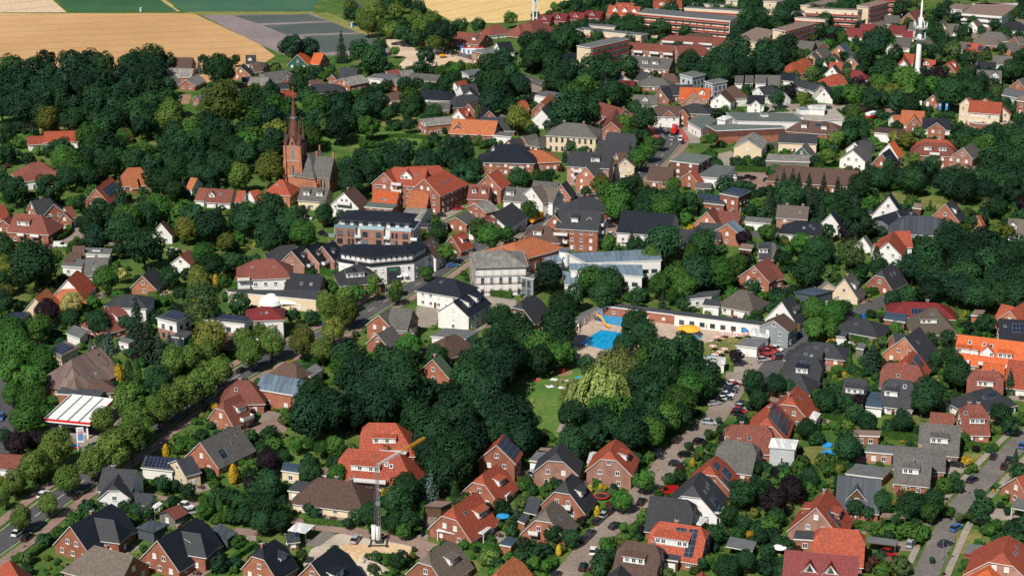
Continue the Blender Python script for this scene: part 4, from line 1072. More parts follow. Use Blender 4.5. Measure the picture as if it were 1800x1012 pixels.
('brick flats with bent rust roof and white balconies','apartment_house',[(61.8,975.5,85.1,966.3,11.7,9.5,6.9,'hg'),(84.7,962.2,98.4,966,11.7,10.3,5.4,'gh')],'rus','brp',{'cat':'apartment block','ba':[('c',.1,2.9,5),('c',.1,5.7,5),('c',.4,2.9,5),('c',.4,5.7,5),('c',.7,2.9,5),('c',.7,5.7,5),('c',.95,2.9,5),('c',.95,5.7,5)]}),
('grey-roofed flats with dormers and white bands','apartment_house',[(56.4,942.5,81,931.8,11.7,9.5,5.2,'gg')],'gry','brk',{'cat':'apartment block','dm':[('S','c',.2,3),('S','c',.5,3),('S','c',.7,3)],'ba':[('c',.3,3,9),('c',.7,3,9)]}),
('dark flat-hipped house among far trees','',[(27.8,955.1,36.8,958.8,13.5,7.7,5.2,'hh')],'blk','wht',{}),
('brown tent roof behind balcony slab','',[(96,1012.8,107.2,1016.9,10.8,6.9,2.5,'hh')],'brn','brk',{}),
('brick building with vivid orange roofs','shop_house',[(79.1,869,93.4,866.5,11.7,8.9,5.3,'gg'),(85.2,858.7,84.6,869.1,10.8,8.6,4.1,'gg')],'org','brp',{'dm':[('G','c',.75,3)],'ba':[('c',.8,3.2,4)],'cat':'building'}),
('white house with grey roof and one dormer','',[(56.7,862.3,68.5,860.5,9,6.7,3.4,'gg')],'gry','wht',{'dm':[('G','c',.5,2.4)]}),
('white villa with brick gables by crossing','shop_house',[(66.2,831.3,76.4,829.6,10.8,8.8,5.3,'hg'),(70.6,825,71.5,832.6,5.4,8.3,5.3,'gg'),(76.7,826.1,77.6,832.6,5.4,8.3,5.3,'gg')],'brn','wht',{'wall2':'brk','cat':'building'}),
('brick house with dark hipped roof by crossing','shop_house',[(82.2,837.1,85.4,836.5,11.7,8.4,5.3,'hh')],'drk','brk',{'cat':'building'}),
('white gable pair with brown half-hips, left','',[(97.3,860.3,100.6,868.8,9.9,7.7,3.8,'gg')],'brn','wht',{'mg':2}),
('tall brown hipped house behind white gables','',[(103.6,872.1,105.6,872.7,10.8,8.9,4.3,'hh')],'brn','wht',{}),
('white house with black roof and twin bays','',[(109.8,859.2,118,858,9.9,7.4,4.3,'gg'),(113,852.6,114.3,860,4.5,6.4,4.3,'gg')],'blk','wht',{}),
('grey-roofed white row house, left of three','terraced_house',[(109.1,903.1,113.2,902.4,9.9,7.2,4.5,'gg')],'gry','wht',{'group':'row of grey-roofed houses'}),
('grey-roofed white row house, middle of three','terraced_house',[(114.1,903.7,118.2,903.1,9.9,7.2,4.5,'gg')],'gry','wht',{'group':'row of grey-roofed houses'}),
('grey-roofed white row house, right of three','terraced_house',[(119,904.4,124.5,903.7,9.9,7.2,4.5,'gg')],'gry','wht',{'group':'row of grey-roofed houses'}),
('dark roof at right of white row houses','',[(117.1,877.3,124.3,881.1,9.9,7.2,4.3,'gg')],'drk','wht',{}),
('brick school with rust cross roofs','school_building',[(40,836.9,50.9,822.1,10.8,9.1,5.3,'gg'),(43.4,799.7,47.1,827.1,9.9,8.6,4.4,'gg'),(48.3,819.7,55.9,819.7,7.2,7.7,4.7,'gg')],'rus','brk',{'cat':'school','ch':[(.9,'b')]}),
('cream school with grey hipped roof','school_building',[(22.5,788.3,31.2,786.2,14.4,11.2,7.1,'hh')],'gry','crm',{'cat':'school','wh':(1,1.8),'win':'d','pitch':2.6,'st':3.8,'ch':[(0,'b'),(.95,'b')]}),
('dark-roofed house right of cream school','',[(40.7,783.5,52.2,780.5,10.8,8.1,4.3,'gg')],'drk','wht',{}),
('yellow house with red hipped roof','',[(4.1,849.5,5.9,850.1,9,6.9,4.1,'hk')],'red','yel',{'mg':2}),
('orange roof beside yellow house','',[(13.1,846,17.9,864.5,9,6.9,2.5,'gg')],'oro','brk',{}),
('white gable with steep dark roof','',[(13.1,822.9,17.4,840.7,9,8.9,4.3,'gg')],'drk','wht',{'mg':2}),
('grey roof cluster left of cream school','',[(4.3,786.4,10.5,791.5,8.1,5.5,2.5,'gg')],'gry','brk',{}),
('grey low roofs in front of cream school','',[(11,785.1,16.3,791.5,7.2,5.2,2.5,'hg')],'gry','brk',{}),
('dark roof corner left of school','',[(-1.8,778.1,3.7,781.9,9,6,2.5,'gg')],'drk','brk',{}),
('small dark bungalow in far gardens','',[(64,919.5,67.7,916.1,9.9,6,2.5,'gg')],'drk','wht',{}),
('grey hipped bungalow in far gardens','',[(67,906.7,73.9,905.1,11.7,5.5,2.5,'hh')],'gry','brk',{}),
('brown small house in far gardens','',[(76.3,914.1,80.1,912.7,9,6,2.5,'hh')],'brn','brk',{}),
('red low roof in far gardens','',[(53.1,904.6,60.5,902.7,9,4.6,2.5,'gg')],'drd','brk',{}),
('pale roof cottage in far gardens','',[(53.1,918.4,55.5,913.3,7.2,4.8,2.5,'gg')],'eth','wht',{}),
('anthracite roof left of vivid orange roofs','',[(70.7,881.2,86.6,884.4,10.8,6.9,3.4,'gg')],'drk','brk',{}),
('brick house wall left of vivid orange roofs','',[(70.4,872.4,74.7,880.6,8.1,6.9,2.5,'gg')],'drk','brk',{}),
('beige gabled cafe with brick chimney','cafe_building',[(99.3,768.9,103.4,782.7,11.7,8.3,4.8,'gk')],'eth','crm',{'cat':'building','ch':[(.2,'b')],'mg':1}),
('red-roofed estate hall by roundabout works','farm_hall',[(-31.1,1017.8,-13.9,1008.8,16.2,7.2,3.1,'gg')],'rus','brk',{'dm':[('S','c',.75,2)],'cat':'building'}),
('red hipped house behind estate hall','',[(-11.5,1038.8,-7.5,1041.4,10.8,6.9,2.5,'hh')],'rus','wht',{}),
('brick barn with pale gable roof','barn',[(-83.2,899.8,-73.8,909,11.7,6.5,4,'gg')],'eth','brk',{'cat':'barn'}),
('dark barn roof behind brick barn','barn',[(-85.8,918.9,-76.6,918.9,12.6,7.7,3.4,'gg')],'drk','brk',{'cat':'barn'}),
('small brick gable left of brick barn','',[(-89.1,914.8,-87.5,916.5,7.2,5.2,2.5,'gg')],'drk','brk',{}),
('grey farm roof with three ridges','',[(-122.3,913.5,-111.7,920.3,11.7,6.4,2.5,'kk'),(-112.8,919.5,-110.2,909.4,8.1,6,2.5,'gg')],'gry','brk',{}),
('long grey farm roof at left','',[(-128.9,909.8,-119.2,908.1,9,5.2,2.5,'gg')],'eth','brk',{}),
('dark roofs in front of brick barn','',[(-95.8,890.5,-85.6,892.1,10.8,5.5,2.5,'hh')],'drk','brk',{}),
('dark small roof near grey farm','',[(-114.5,897.8,-109.2,899.4,8.1,4.6,2.5,'hh')],'drk','brk',{}),
('brown low roof left of dark roofs','',[(-99.3,904.3,-92.8,906,8.1,4.6,2.5,'gg')],'brn','brk',{}),
('red roof peeping below grey farm','',[(-109.1,877.6,-105.7,881.4,8.1,5.2,2.5,'hh')],'red','brk',{}),
('red roof between workshops','',[(-63,920.9,-56.6,926,9.9,5.7,2.5,'gg')],'rus','brk',{}),
('pale grey workshop roof','',[(-56.3,923.9,-49.9,926.7,10.8,5.2,2.5,'gg')],'eth','brk',{}),
('long dark workshop roof','',[(-50.2,919.2,-35.2,913.8,11.7,5.2,3.1,'gg')],'gry','brk',{}),
('brick workshop with pale gable roof','',[(-60.4,901.1,-54,911,9.9,5.5,3.3,'gg')],'eth','brk',{'mg':1}),
('white villa with dark roof below office','',[(-25,877,-17.3,880.1,10.8,8.1,4.5,'gg'),(-20.1,867.7,-19.7,880.2,7.2,7.4,4.4,'gg')],'drk','wht',{}),
('red roof behind white villa','',[(-27.7,888.8,-22.4,893.7,9,6.9,2.5,'gg')],'red','wht',{}),
('dark hipped roof below white villa','',[(-25,862,-18,865,11.7,6.5,2.5,'hh')],'drk','brk',{}),
('brick gable with white triangle window','',[(-19.9,841.7,-17.1,848.7,8.6,7.2,2.5,'gg')],'brn','brk',{'mg':1}),
('white gable with red roof above long barn','',[(-24.4,828,-21.3,834.5,9.9,7.4,2.5,'gg')],'red','wht',{'dm':[('G','R',.6,2.4)],'mg':1}),
('blue-black gable right of white gable','',[(-10.2,826.6,-10.6,836.2,9.9,7.4,2.5,'gg')],'blk','brk',{'mg':2}),
('long dark roof behind red farm','',[(-13.9,817.6,-3.2,816,11.7,6.9,2.5,'gh')],'drk','brk',{}),
('white house with dark roof and balconies in wood','',[(-42.7,870.5,-33.5,868.7,12.6,7.6,4.3,'hh')],'blk','wht',{'ba':[('c',.3,3,9)]}),
('grey low roof with yellow bush','',[(-39.7,855.7,-28.4,854.6,9,4.8,2.5,'gg')],'gry','brk',{}),
('brown hipped cottage in wood','',[(-57,873.8,-53.3,874.7,9,5.5,2.5,'hh')],'brn','brk',{}),
('long brick barn with grey low roof','barn',[(-40.2,815.3,-27,820.8,10.8,6.4,4.6,'gg')],'eth','brk',{'cat':'barn','pitch':2.4}),
('large red farmhouse with long tiled roof','farmhouse',[(-26,808.7,-6.1,803.9,13.5,8.1,3.4,'gg'),(-23.7,802.8,-22.7,812.5,8.1,7.2,3.4,'gg')],'oro','brk',{'dm':[]}),
('grey-brown modern house by road works','office_building',[(-13.9,964.8,-11.9,966.7,10.8,7.7,6.9,'hh')],'flt','brp',{'cat':'building'}),
('blue-black hall behind modern house','',[(-8.3,988,-.8,991.1,12.6,6.9,2.5,'gg')],'blk','wht',{}),
('orange roof hidden by tall oak','',[(-110.2,951.8,-107.6,964.8,10.8,7.7,2.5,'gg')],'org','grn',{}),
('orange roof right of tall oak','',[(-102.4,960.6,-97,958.4,10.8,6.9,2.5,'gg')],'org','brk',{}),
('dark house left of tall oak','',[(-131.8,943.2,-124.6,940.3,9.9,6,2.5,'gg')],'drk','brk',{'dm':[('G','c',.4,2)]}),
('dark barn roof at field edge','barn',[(-171.5,939.8,-161.7,939.8,18,8.6,3.4,'gg')],'brn','brk',{'cat':'barn'}),
('grey barn roof below dark barn roof','barn',[(-172,924.4,-158.7,923.7,13.5,6.4,3.4,'gg')],'eth','brk',{'cat':'barn'}),
('brick cow shed with round grey roof','barn',[(-167.8,908.4,-165.7,910,8.1,5.5,2.5,'kk')],'gry','brk',{'cat':'barn'}),
('brick gable right of cow shed','barn',[(-159.1,901.8,-155.6,915.1,8.1,5.5,2.5,'gg')],'eth','brk',{'cat':'barn'}),
('brick gable house right of farm','',[(-136.1,927.4,-135.5,935.8,9,6.5,2.5,'gg')],'drk','bro',{'mg':2}),
('dark house at wheat field edge','',[(-137.8,958.4,-132.4,959.1,9,6,2.5,'gg')],'drk','wht',{'dm':[('G','c',.4,2)]}),
('house with brown roof near brick gable','',[(-132.1,938.6,-127.8,940.3,9,6,2.5,'gg')],'brn','bro',{}),
('blue-black flat roof left of grey farm','',[(-133.7,913.7,-126.9,915.4,9.9,4,2.5,'gg')],'blk','brk',{}),
('white house with grey hipped roof in trees','',[(-138.3,883.7,-133.8,885.6,10.8,6.5,2.5,'hh')],'gry','wht',{}),
('grey roof with brick front in trees','',[(-148.7,865.2,-144.1,867.7,10.8,5.5,2.5,'gg')],'gry','bro',{}),
('low school with red roof and clerestory','school_building',[(-202.4,791.7,-187.5,793.5,14.4,6.4,3.4,'gg')],'red','wht',{'cat':'school'}),
('red wing of low school','school_building',[(-209.5,788.8,-201.2,791.3,12.6,4.8,2.8,'gg')],'red','wht',{'cat':'school'}),
('red roof tip in wood right of low school','',[(-170.7,796,-168.3,799.4,8.1,6,2.5,'gg')],'red','brk',{}),
('scaffolded cream house with grey hipped roof','school_building',[(-6.1,597.8,-2.8,598.1,16.3,13.2,9.9,'hh')],'eth','wht',{'cat':'school','wh':(1,1.9),'win':'d','st':3.9,'pitch':3.2,'ch':[(1,'b')]}),
('cream commercial block with red gabled roofs','commercial_block',[(205.5,825.7,219,820.9,11.7,12.5,8.6,'gg'),(211.9,824.5,213.3,827.6,11.7,13.3,8.4,'gg'),(218.5,820.9,220.1,824.3,8.1,10.8,7.4,'gg'),(205.6,832.7,207.6,834.4,7.2,11.9,8.6,'gg')],'red','crm',{'cat':'building','pitch':2.2,'mg':5}),
('modern church with red tent roof','modern_church',[(9.5,1042.1,14,1047.4,19.8,8.2,2.6,'hh'),(3.6,1040.1,6.4,1044.4,12.6,6.5,1.2,'hg')],'rus','brk',{'cat':'church'}),
]
FLAT_TABLE = [
('slate grey cube garage between black-roofed houses','garage',[(-89.6,408.1),(-85.4,405.7),(-82.8,409.6),(-87,411.9)],3,'zin','sla',{'cat':'garage','trim':'d','nowin':1}),
('slate grey cube garage right of black-roofed houses','garage',[(-71.7,406.8),(-67.3,402.2),(-65.7,405.4),(-70.1,410)],3,'zin','sla',{'cat':'garage','trim':'d','nowin':1}),
('white garage under wide solar roof','garage',[(-95.1,443.5),(-87.2,441.5),(-87.3,448.5),(-95.2,450.5)],3,'fdk','wht',{'cat':'garage','so':[(.03,.97,.05,.95)],'nowin':1}),
('small white carport beside low white annex','carport',[(-88.9,420.2),(-87.6,419),(-86.2,422.7),(-87.4,423.9)],2.6,'wht','wht',{'cat':'carport','open':1}),
('flat garage beside brown hipped bungalow','garage',[(-55.9,429.5),(-52.5,428.5),(-51.1,433.9),(-54.5,435)],3,'fdk','crm',{'cat':'garage','gd':[(0,.6)],'nowin':1}),
('low garage with brick red roof','garage',[(-50.7,439.8),(-47.4,438.5),(-46.7,442.4),(-50,443.7)],2.9,'fbr','brk',{'cat':'garage','nowin':1}),
('garden house with blue sheet roof','garden_house',[(-58.9,441.2),(-54.5,439.7),(-54.3,444.4),(-58.8,446)],3.2,'blu','crm',{'cat':'shed'}),
('carport with pale sheet roof on asphalt yard','carport',[(-53.6,407),(-49.1,405.5),(-47.3,409.8),(-51.9,411.4)],2.9,'wht','wod',{'cat':'carport','open':1}),
('white pergola roof in front of red house','pergola',[(-18.1,407.1),(-11.9,404.6),(-10.2,408.5),(-16.4,410.9)],2.8,'wht','wht',{'cat':'pergola','open':1}),
('white terrace roof beside white pergola','pergola',[(-9.8,406.5),(-6.8,405.2),(-4.9,408.8),(-8,410)],2.8,'wht','wht',{'cat':'pergola','open':1}),
('long carport with red tiled roof','carport',[(-21.3,420.6),(-17.5,419.9),(-15,422.7),(-18.9,423.4)],2.8,'fbr','wod',{'cat':'carport','trim':'d','nowin':1}),
('flat blue-roofed garage right of grey ribbed roof','garage',[(-2.7,399.6),(-.3,398.6),(1.2,402.3),(-1.2,403.4)],2.8,'blu','brk',{'cat':'garage','nowin':1}),
('small carport right of red gabled house','carport',[(-5.9,413),(-3.8,411.4),(-2.7,414.4),(-4.8,416)],2.5,'flt','wod',{'cat':'carport','open':1}),
('white striped pergola by garden hedge','pergola',[(-3,428.9),(-1.4,426.4),(.2,431),(-1.4,433.6)],2.6,'wht','wht',{'cat':'pergola','open':1}),
('grey garage beside dark-hipped brick house','garage',[(4.7,448.2),(7.1,447.4),(9.2,453.1),(6.7,453.9)],3,'flt','brp',{'cat':'garage','gd':[(0,.5)],'nowin':1}),
('shed with red roof behind grey garage','shed',[(6.9,453.5),(9.8,453.1),(10.3,455.6),(7.4,456)],3,'fbr','wod',{'cat':'shed','nowin':1}),
('white glazed porch of steep red house','porch',[(19.5,446.2),(21.4,445.4),(22.4,451.7),(20.5,452.4)],3.4,'wht','wht',{'cat':'porch'}),
('flat dark carport behind sand-grey roof','carport',[(2.8,417.1),(5.9,415.4),(7.3,424.5),(4.2,426.3)],2.9,'fdk','wod',{'cat':'carport','open':1}),
('small red cabin left of sand-grey roof','cabin',[(1.5,412.8),(3,411.4),(4,414.9),(2.5,416.3)],2.6,'fdk','brk',{'cat':'shed','nowin':1}),
('white carport with five solar panels','carport',[(44.4,417.7),(50.8,415.5),(52,419.6),(45.6,421.8)],3.2,'wht','wht',{'cat':'carport','open':1,'so':[(.08,.95,.1,.85)]}),
('grey terrace roof below white carport','pergola',[(42.4,411.7),(45.4,409.6),(47.7,413.4),(44.6,415.6)],2.9,'wht','wod',{'cat':'pergola','open':1}),
('garage with wooden doors right of brown roof','garage',[(34.8,391.8),(38.2,390.8),(39.6,394.9),(36.2,395.9)],3,'fdk','wod',{'cat':'garage','gd':[(0,.5)],'nowin':1}),
('garden carport with solar roof flaps','carport',[(50.1,398.6),(56.1,395.9),(57.8,401.1),(51.7,403.8)],2.8,'flt','wod',{'cat':'carport','open':1}),
('white cubic studio house beside red roof','cubic_house',[(67.4,451.8),(73.6,450.5),(75,455.8),(68.8,457.1)],5.2,'wht','lgr',{'cat':'house','wh':(.7,1.9),'pitch':5}),
('flat brick outbuilding with blue door','outbuilding',[(91.6,464.6),(98.1,464),(99.2,467.3),(92.7,467.9)],3,'fbr','brk',{}),
('low brick wing with two white windows','outbuilding',[(92.9,453.2),(99.3,451.8),(100.7,456.4),(94.3,457.9)],3.2,'flt','brp',{}),
('low grey shed roofs behind dark green roof','outbuilding',[(85.6,440),(94,437.3),(97.6,443.2),(89.2,445.8)],2.8,'flt','brk',{'nowin':1}),
('black flat annex of light brick house','annex',[(66.8,402),(71.7,401.3),(72.9,405.4),(67.9,406.1)],3.1,'fdk','brk',{'cat':'house'}),
('carport with red fascia at red car','carport',[(83.5,400.8),(90.2,398.9),(91.4,402),(84.7,404)],2.8,'flt','wod',{'cat':'carport','open':1,'trim':'r'}),
('open wooden cabin with red roof in garden','cabin',[(89.1,413.9),(95.3,413.2),(96.3,415.8),(90.2,416.4)],3,'fbr','wod',{'cat':'shed','open':1,'trim':'r'}),
('grey garage with wide eaves at right edge','garage',[(122.3,419.2),(125.4,417.7),(128.4,423.6),(125.2,425.1)],3,'flt','wht',{'cat':'garage','open':1}),
('brick annex with grey flat roof near corner','annex',[(105.1,393.7),(108.7,392.8),(110.7,397.4),(107,398.2)],3.4,'flt','brk',{'cat':'house','trim':'r'}),
('blue flat-roofed dark building behind tall tree','commercial_building',[(91.9,578.4),(98.2,575.3),(104.5,579.6),(98.2,582.8)],5,'blu','sla',{'trim':'d'}),
('brick outbuilding with flat blue roof','outbuilding',[(117.3,557.4),(123,554.7),(124.9,561.5),(119.3,564.1)],3.2,'blu','brk',{}),
('white box annex beside orange-red half-hip','annex',[(81.3,477.4),(83.2,475.4),(85,479.5),(83.1,481.5)],3,'wht','wht',{'cat':'house','nowin':1}),
('flat blue-roofed garage beside white house','garage',[(98.6,485.4),(102.7,484.2),(105,494.6),(100.9,495.9)],3,'blu','wht',{'cat':'garage','nowin':1}),
('low red garden roof by round tree','garden_house',[(145.7,561.8),(148.7,561.2),(150.9,565.9),(147.9,566.4)],3,'fbr','brk',{'cat':'shed','nowin':1}),
('grey board shed beside conifer','shed',[(103.8,530.8),(105.7,529.6),(107.3,533.8),(105.4,535)],3.4,'flt','wog',{'cat':'shed','nowin':1}),
('white patio roof on dark bungalow','pergola',[(108.2,547.3),(111.4,545.6),(113.3,549.8),(110,551.5)],2.7,'wht','wod',{'cat':'pergola','open':1}),
('flat dark carport left of white chimney pots','carport',[(97.3,543.8),(102.2,541.9),(104.4,547.4),(99.5,549.3)],2.8,'fdk','wod',{'cat':'carport','open':1}),
('white flat annex of hipped bungalow','annex',[(61.5,570.9),(66.3,569.5),(67.7,575.1),(62.9,576.5)],3.2,'fdk','wht',{'cat':'house'}),
('dark flat roofs among shrubs behind pool','bungalow',[(55.6,576.3),(64.9,579.1),(68.4,585.5),(59.1,582.7)],3.2,'fdk','wht',{'cat':'house'}),
('white kiosk hut at pool entrance','kiosk',[(68.1,533.6),(73.9,531.6),(77.5,537.9),(71.7,539.9)],3.2,'flt','wht',{'cat':'kiosk'}),
('white flat entrance roof of pool','entrance_building',[(73.7,542.7),(78.4,540.8),(79.9,546.6),(75.1,548.5)],3.2,'wht','gry',{'pitch':2}),
('low grey roof beside pool lawn','outbuilding',[(56.8,519.8),(62.6,518.6),(63.3,523.2),(57.5,524.3)],3,'wht','wht',{'nowin':1}),
('grey flat roof behind black-roofed shop','outbuilding',[(-24.6,541.1),(-14.3,538.6),(-10.5,545.5),(-20.8,548)],3.4,'flt','wht',{}),
('grey flat annex right of brown hipped house','annex',[(-60.6,510.3),(-58.1,506.1),(-55.3,511.8),(-57.8,516)],3.6,'flt','wht',{'cat':'house','nowin':1}),
('brick workshop with blue-grey sloping roof','workshop',[(-72,493.3),(-60.2,488.2),(-59.5,499.7),(-71.2,504.7)],5,'slt','brk',{'wh':(1.2,1.2),'pitch':5}),
('solar carport at left edge','carport',[(-160.7,553.8),(-154,555.5),(-153.1,563.7),(-159.8,561.9)],3.2,'fdk','lgr',{'cat':'carport','open':1,'so':[(.02,.98,.05,.95)]}),
('grey flat garage left of spruces','garage',[(-137.3,544.8),(-132.4,540.4),(-131.6,547.1),(-136.5,551.5)],3,'flt','wht',{'cat':'garage','nowin':1}),
('white cube house left of tall lime','cubic_house',[(-110,549.1),(-103.3,544.6),(-99.8,551.2),(-106.5,555.7)],6.6,'fdk','wht',{'cat':'house','low':'brp','lowh':3.3,'win':'d','so':[(.1,.9,.2,.85)]}),
('long white cube house with black flat roof','cubic_house',[(-95,547.3),(-82.3,543.3),(-79.3,548.8),(-91.9,552.8)],6.6,'fdk','wht',{'cat':'house','low':'brp','lowh':3.3,'win':'d','so':[(.08,.92,.3,.8)]}),
('house under blue solar roof beside barn','bungalow',[(-138.6,526.7),(-133.7,522.1),(-130.5,529.2),(-135.4,533.8)],4.2,'brw','crm',{'cat':'house','so':[(.02,.95,.02,.8)]}),
('long black flat garage behind petrol station','station_shop',[(-128.2,493.6),(-116.4,491.1),(-116.2,495.8),(-128,498.3)],3.4,'fdk','brk',{'cat':'shop','trim':'w','nowin':1}),
('black flat roof behind blue spruce','garage',[(-104.1,541.4),(-100.5,539.9),(-99,545.3),(-102.5,546.8)],3.2,'fdk','sla',{'cat':'garage','nowin':1}),
('white flat annex behind spruces','annex',[(-120.6,537.9),(-116.6,535.4),(-115.3,538.4),(-119.2,540.9)],3,'flt','wht',{'cat':'house'}),
('flat roof with skylight behind grey pitched roof','commercial_building',[(-150,625.4),(-140.4,624.1),(-140.9,630.8),(-150.5,632.1)],3.4,'flt','wht',{'box':[(.5,.5,3,1.4,.6)],'nowin':1}),
('white flat house left of grey pitched roof','bungalow',[(-153.8,611.5),(-147.1,609.9),(-147.8,617.6),(-154.4,619.2)],3.4,'flt','wht',{'cat':'house'}),
('flat brick front of vivid orange house','annex',[(-55,676.7),(-44.9,674),(-43.6,680),(-53.8,682.7)],5.6,'fgn','brk',{'cat':'house','win':'w'}),
('dark brick block with felt roof at bend','commercial_building',[(64,735),(74.8,729.6),(81.2,742.3),(70.4,747.7)],8.2,'fgn','drb',{'pitch':6}),
('long white flat shop annex behind brick gable','shop',[(71.5,727),(83.9,723.3),(90.7,741.5),(78.3,745.2)],4,'fgn','wht',{'cat':'shop','nowin':1}),
('flat clinic with rows of solar panels','clinic',[(70.5,689),(80.2,685),(82.2,696.2),(72.4,700.1)],4,'fdk','brk',{'so':[(.05,.45,.2,.9),(.5,.95,.2,.9)]}),
('two-storey brick clinic block with solar roof','clinic',[(79.5,690.3),(85.8,685.5),(91.3,693.9),(85,698.7)],7,'fdk','brk',{'so':[(.05,.95,.2,.9)]}),
('row of garages with white doors','garage',[(86.3,666.3),(95,663.7),(96.3,670.1),(87.6,672.6)],2.9,'flt','wht',{'cat':'garage','gd':[(0,.2),(0,.5),(0,.8)],'nowin':1}),
('shed with red roof near pond','shed',[(80.3,632.6),(84.1,630.9),(85.7,636.5),(81.9,638.2)],3,'fbr','wod',{'cat':'shed','nowin':1}),
('long grey weathered shed roof','shed',[(105.2,752.6),(122.5,750.3),(125,761.1),(107.7,763.4)],3.6,'eth','wog',{'cat':'shed','nowin':1}),
('garage row with white doors by zinc roof','garage',[(132.4,659),(140.3,656.1),(142.8,663.4),(134.9,666.3)],3,'flt','wht',{'cat':'garage','gd':[(0,.2),(0,.5),(0,.8)],'nowin':1}),
('dark flat carport left of A-frame','carport',[(131,677.6),(135.1,675.7),(136.6,681),(132.5,682.9)],2.8,'fdk','wog',{'cat':'carport','open':1}),
('red-roofed pavilion at meadow','pavilion',[(151.9,684.6),(154.7,683.1),(156.6,688.9),(153.9,690.5)],3,'fbr','wod',{'cat':'shed','nowin':1}),
('apartment block with cream end, nearest at left','apartment_block',[(139.6,996.3),(145.9,990.6),(164.6,1012.9),(158.3,1018.5)],12.5,'fbr','crm',{'bal':[1],'blank':'0','pitch':4,'group':2}),
('apartment block with long red balcony bands','apartment_block',[(158.6,1065.5),(186.4,1056.5),(189.9,1061.9),(162.1,1070.9)],8.8,'flt','crm',{'bal':[0],'blank':'1','pitch':4,'group':2}),
('apartment block behind, taller with red bands','apartment_block',[(166.5,1061.3),(195,1054),(198.4,1058.5),(169.9,1065.8)],12,'fbr','crm',{'bal':[0],'blank':'1','pitch':4,'group':2}),
('apartment block with cream end and coloured awnings','apartment_block',[(197,1067.6),(202.7,1063),(217.4,1080.8),(211.7,1085.4)],12.5,'fbr','crm',{'bal':[1],'blank':'0','pitch':4,'group':2}),
('low apartment block among spruces','apartment_block',[(159.8,1053.8),(175.7,1047.6),(178.7,1052),(162.8,1058.2)],8,'fbr','crm',{'bal':[0],'blank':'1','pitch':4,'group':2}),
('apartment block at top edge with brown roof','apartment_block',[(168.2,1089.5),(175.4,1087.6),(192.4,1105.3),(185.2,1107.2)],9,'fbr','crm',{'bal':[1],'blank':'0','pitch':4,'group':2}),
('orange-brown apartment block at top edge','apartment_block',[(146,1085.6),(153.1,1082.7),(158.1,1089.4),(151.1,1092.3)],12,'fbr','crm',{'pitch':4,'group':2}),
('apartment block at top edge above spruces','apartment_block',[(218.4,1105.9),(230.5,1103),(233.5,1109.8),(221.5,1112.8)],10,'fbr','crm',{'bal':[0],'blank':'1','pitch':4,'group':2}),
('apartment block cut by left tile edge with tan roof','apartment_block',[(118.7,988.2),(129,977.2),(144,1008.3),(133.7,1019.2)],9,'fbr','crm',{'bal':[1],'blank':'0','pitch':4,'group':2}),
('white terraced flats at top right','terraced_flats',[(258.7,1074.8),(279.5,1064.8),(297.5,1101.1),(276.6,1111)],6.8,'fbr','wht',{'bal':[0],'balm':'W','pitch':4,'group':2}),
('white low flats behind terraced flats','terraced_flats',[(272.7,1106.8),(282.1,1103.9),(299.7,1108.8),(290.3,1111.7)],6.8,'fbr','wht',{'pitch':4,'group':2}),
('grey flat roof left of white terraces','terraced_flats',[(255.3,1101.7),(264.1,1096),(274.1,1112.3),(265.3,1118)],5,'fbr','wht',{'group':2}),
('grey flat office at right edge','office_building',[(230.3,865.4),(238.1,855.8),(244.1,870.9),(236.2,880.6)],6,'flt','lgr',{}),
('tall brick office at right edge','office_building',[(227.1,827),(232.3,823),(236.7,832.2),(231.4,836.2)],12,'fbr','brk',{}),
('grey low roof behind dark gable','outbuilding',[(158,800.2),(168.8,795.1),(172.5,804.2),(161.7,809.4)],4,'brn','wht',{'nowin':1}),
('long apartment slab with four red balcony bands','apartment_block',[(70.2,1042.1),(118.8,1016.9),(124.6,1031.5),(75.9,1056.7)],13,'flt','crm',{'bal':[0],'blank':'1','pitch':4,'group':2}),
('apartment slab behind long slab, right part','apartment_block',[(98.6,1068.7),(131.7,1056.9),(134.4,1062.3),(101.3,1074.2)],11,'flt','crm',{'bal':[0],'blank':'1','pitch':4,'group':2}),
('apartment slab behind long slab, rear','apartment_block',[(105.7,1093.3),(124,1086.6),(125.5,1091.4),(107.3,1098)],9,'flt','crm',{'bal':[0],'pitch':4,'group':2}),
('low apartment slab left, rear','apartment_block',[(42.5,1030.3),(56.2,1024.4),(57,1031.2),(43.3,1037.1)],8,'flt','crm',{'bal':[0],'pitch':4,'group':2}),
('long low apartment slab at left','apartment_block',[(34.9,1012.2),(68.8,993.5),(73,999.2),(39.1,1017.9)],9.5,'flt','crm',{'bal':[0],'blank':'1','pitch':4,'group':2}),
('apartment slab with pale end wall facing left','apartment_block',[(33.3,951.1),(40,945.1),(60.9,968.5),(54.2,974.5)],12.5,'flt','crm',{'bal':[1],'blank':'0','pitch':4,'group':2}),
('orange-brown flats at top edge','apartment_block',[(123.3,1077.8),(129.6,1075.9),(130.9,1083.6),(124.5,1085.5)],14,'fbr','crm',{'pitch':4,'group':2}),
('tan-roofed slab at right of far wood','apartment_block',[(119.2,994.1),(127.5,985.5),(141.8,1014.4),(133.6,1023.1)],8,'fbr','crm',{'bal':[1],'blank':'0','pitch':4,'group':2}),
('modern brick-grey cube, taller left one','apartment_house',[(81.3,893.2),(86.5,886.1),(93.2,893.2),(88,900.4)],10,'flt','lgr',{'cat':'building','win':'d'}),
('modern brick-grey cube, right one','apartment_house',[(91.9,879.4),(95.1,873.7),(102.5,880),(99.3,885.7)],9.5,'flt','lgr',{'cat':'building','win':'d'}),
('blue and white dealer hall at far street','dealer_hall',[(8,875),(17.4,866.5),(26.4,872.6),(17,881.1)],4.4,'flt','wht',{'cat':'shop'}),
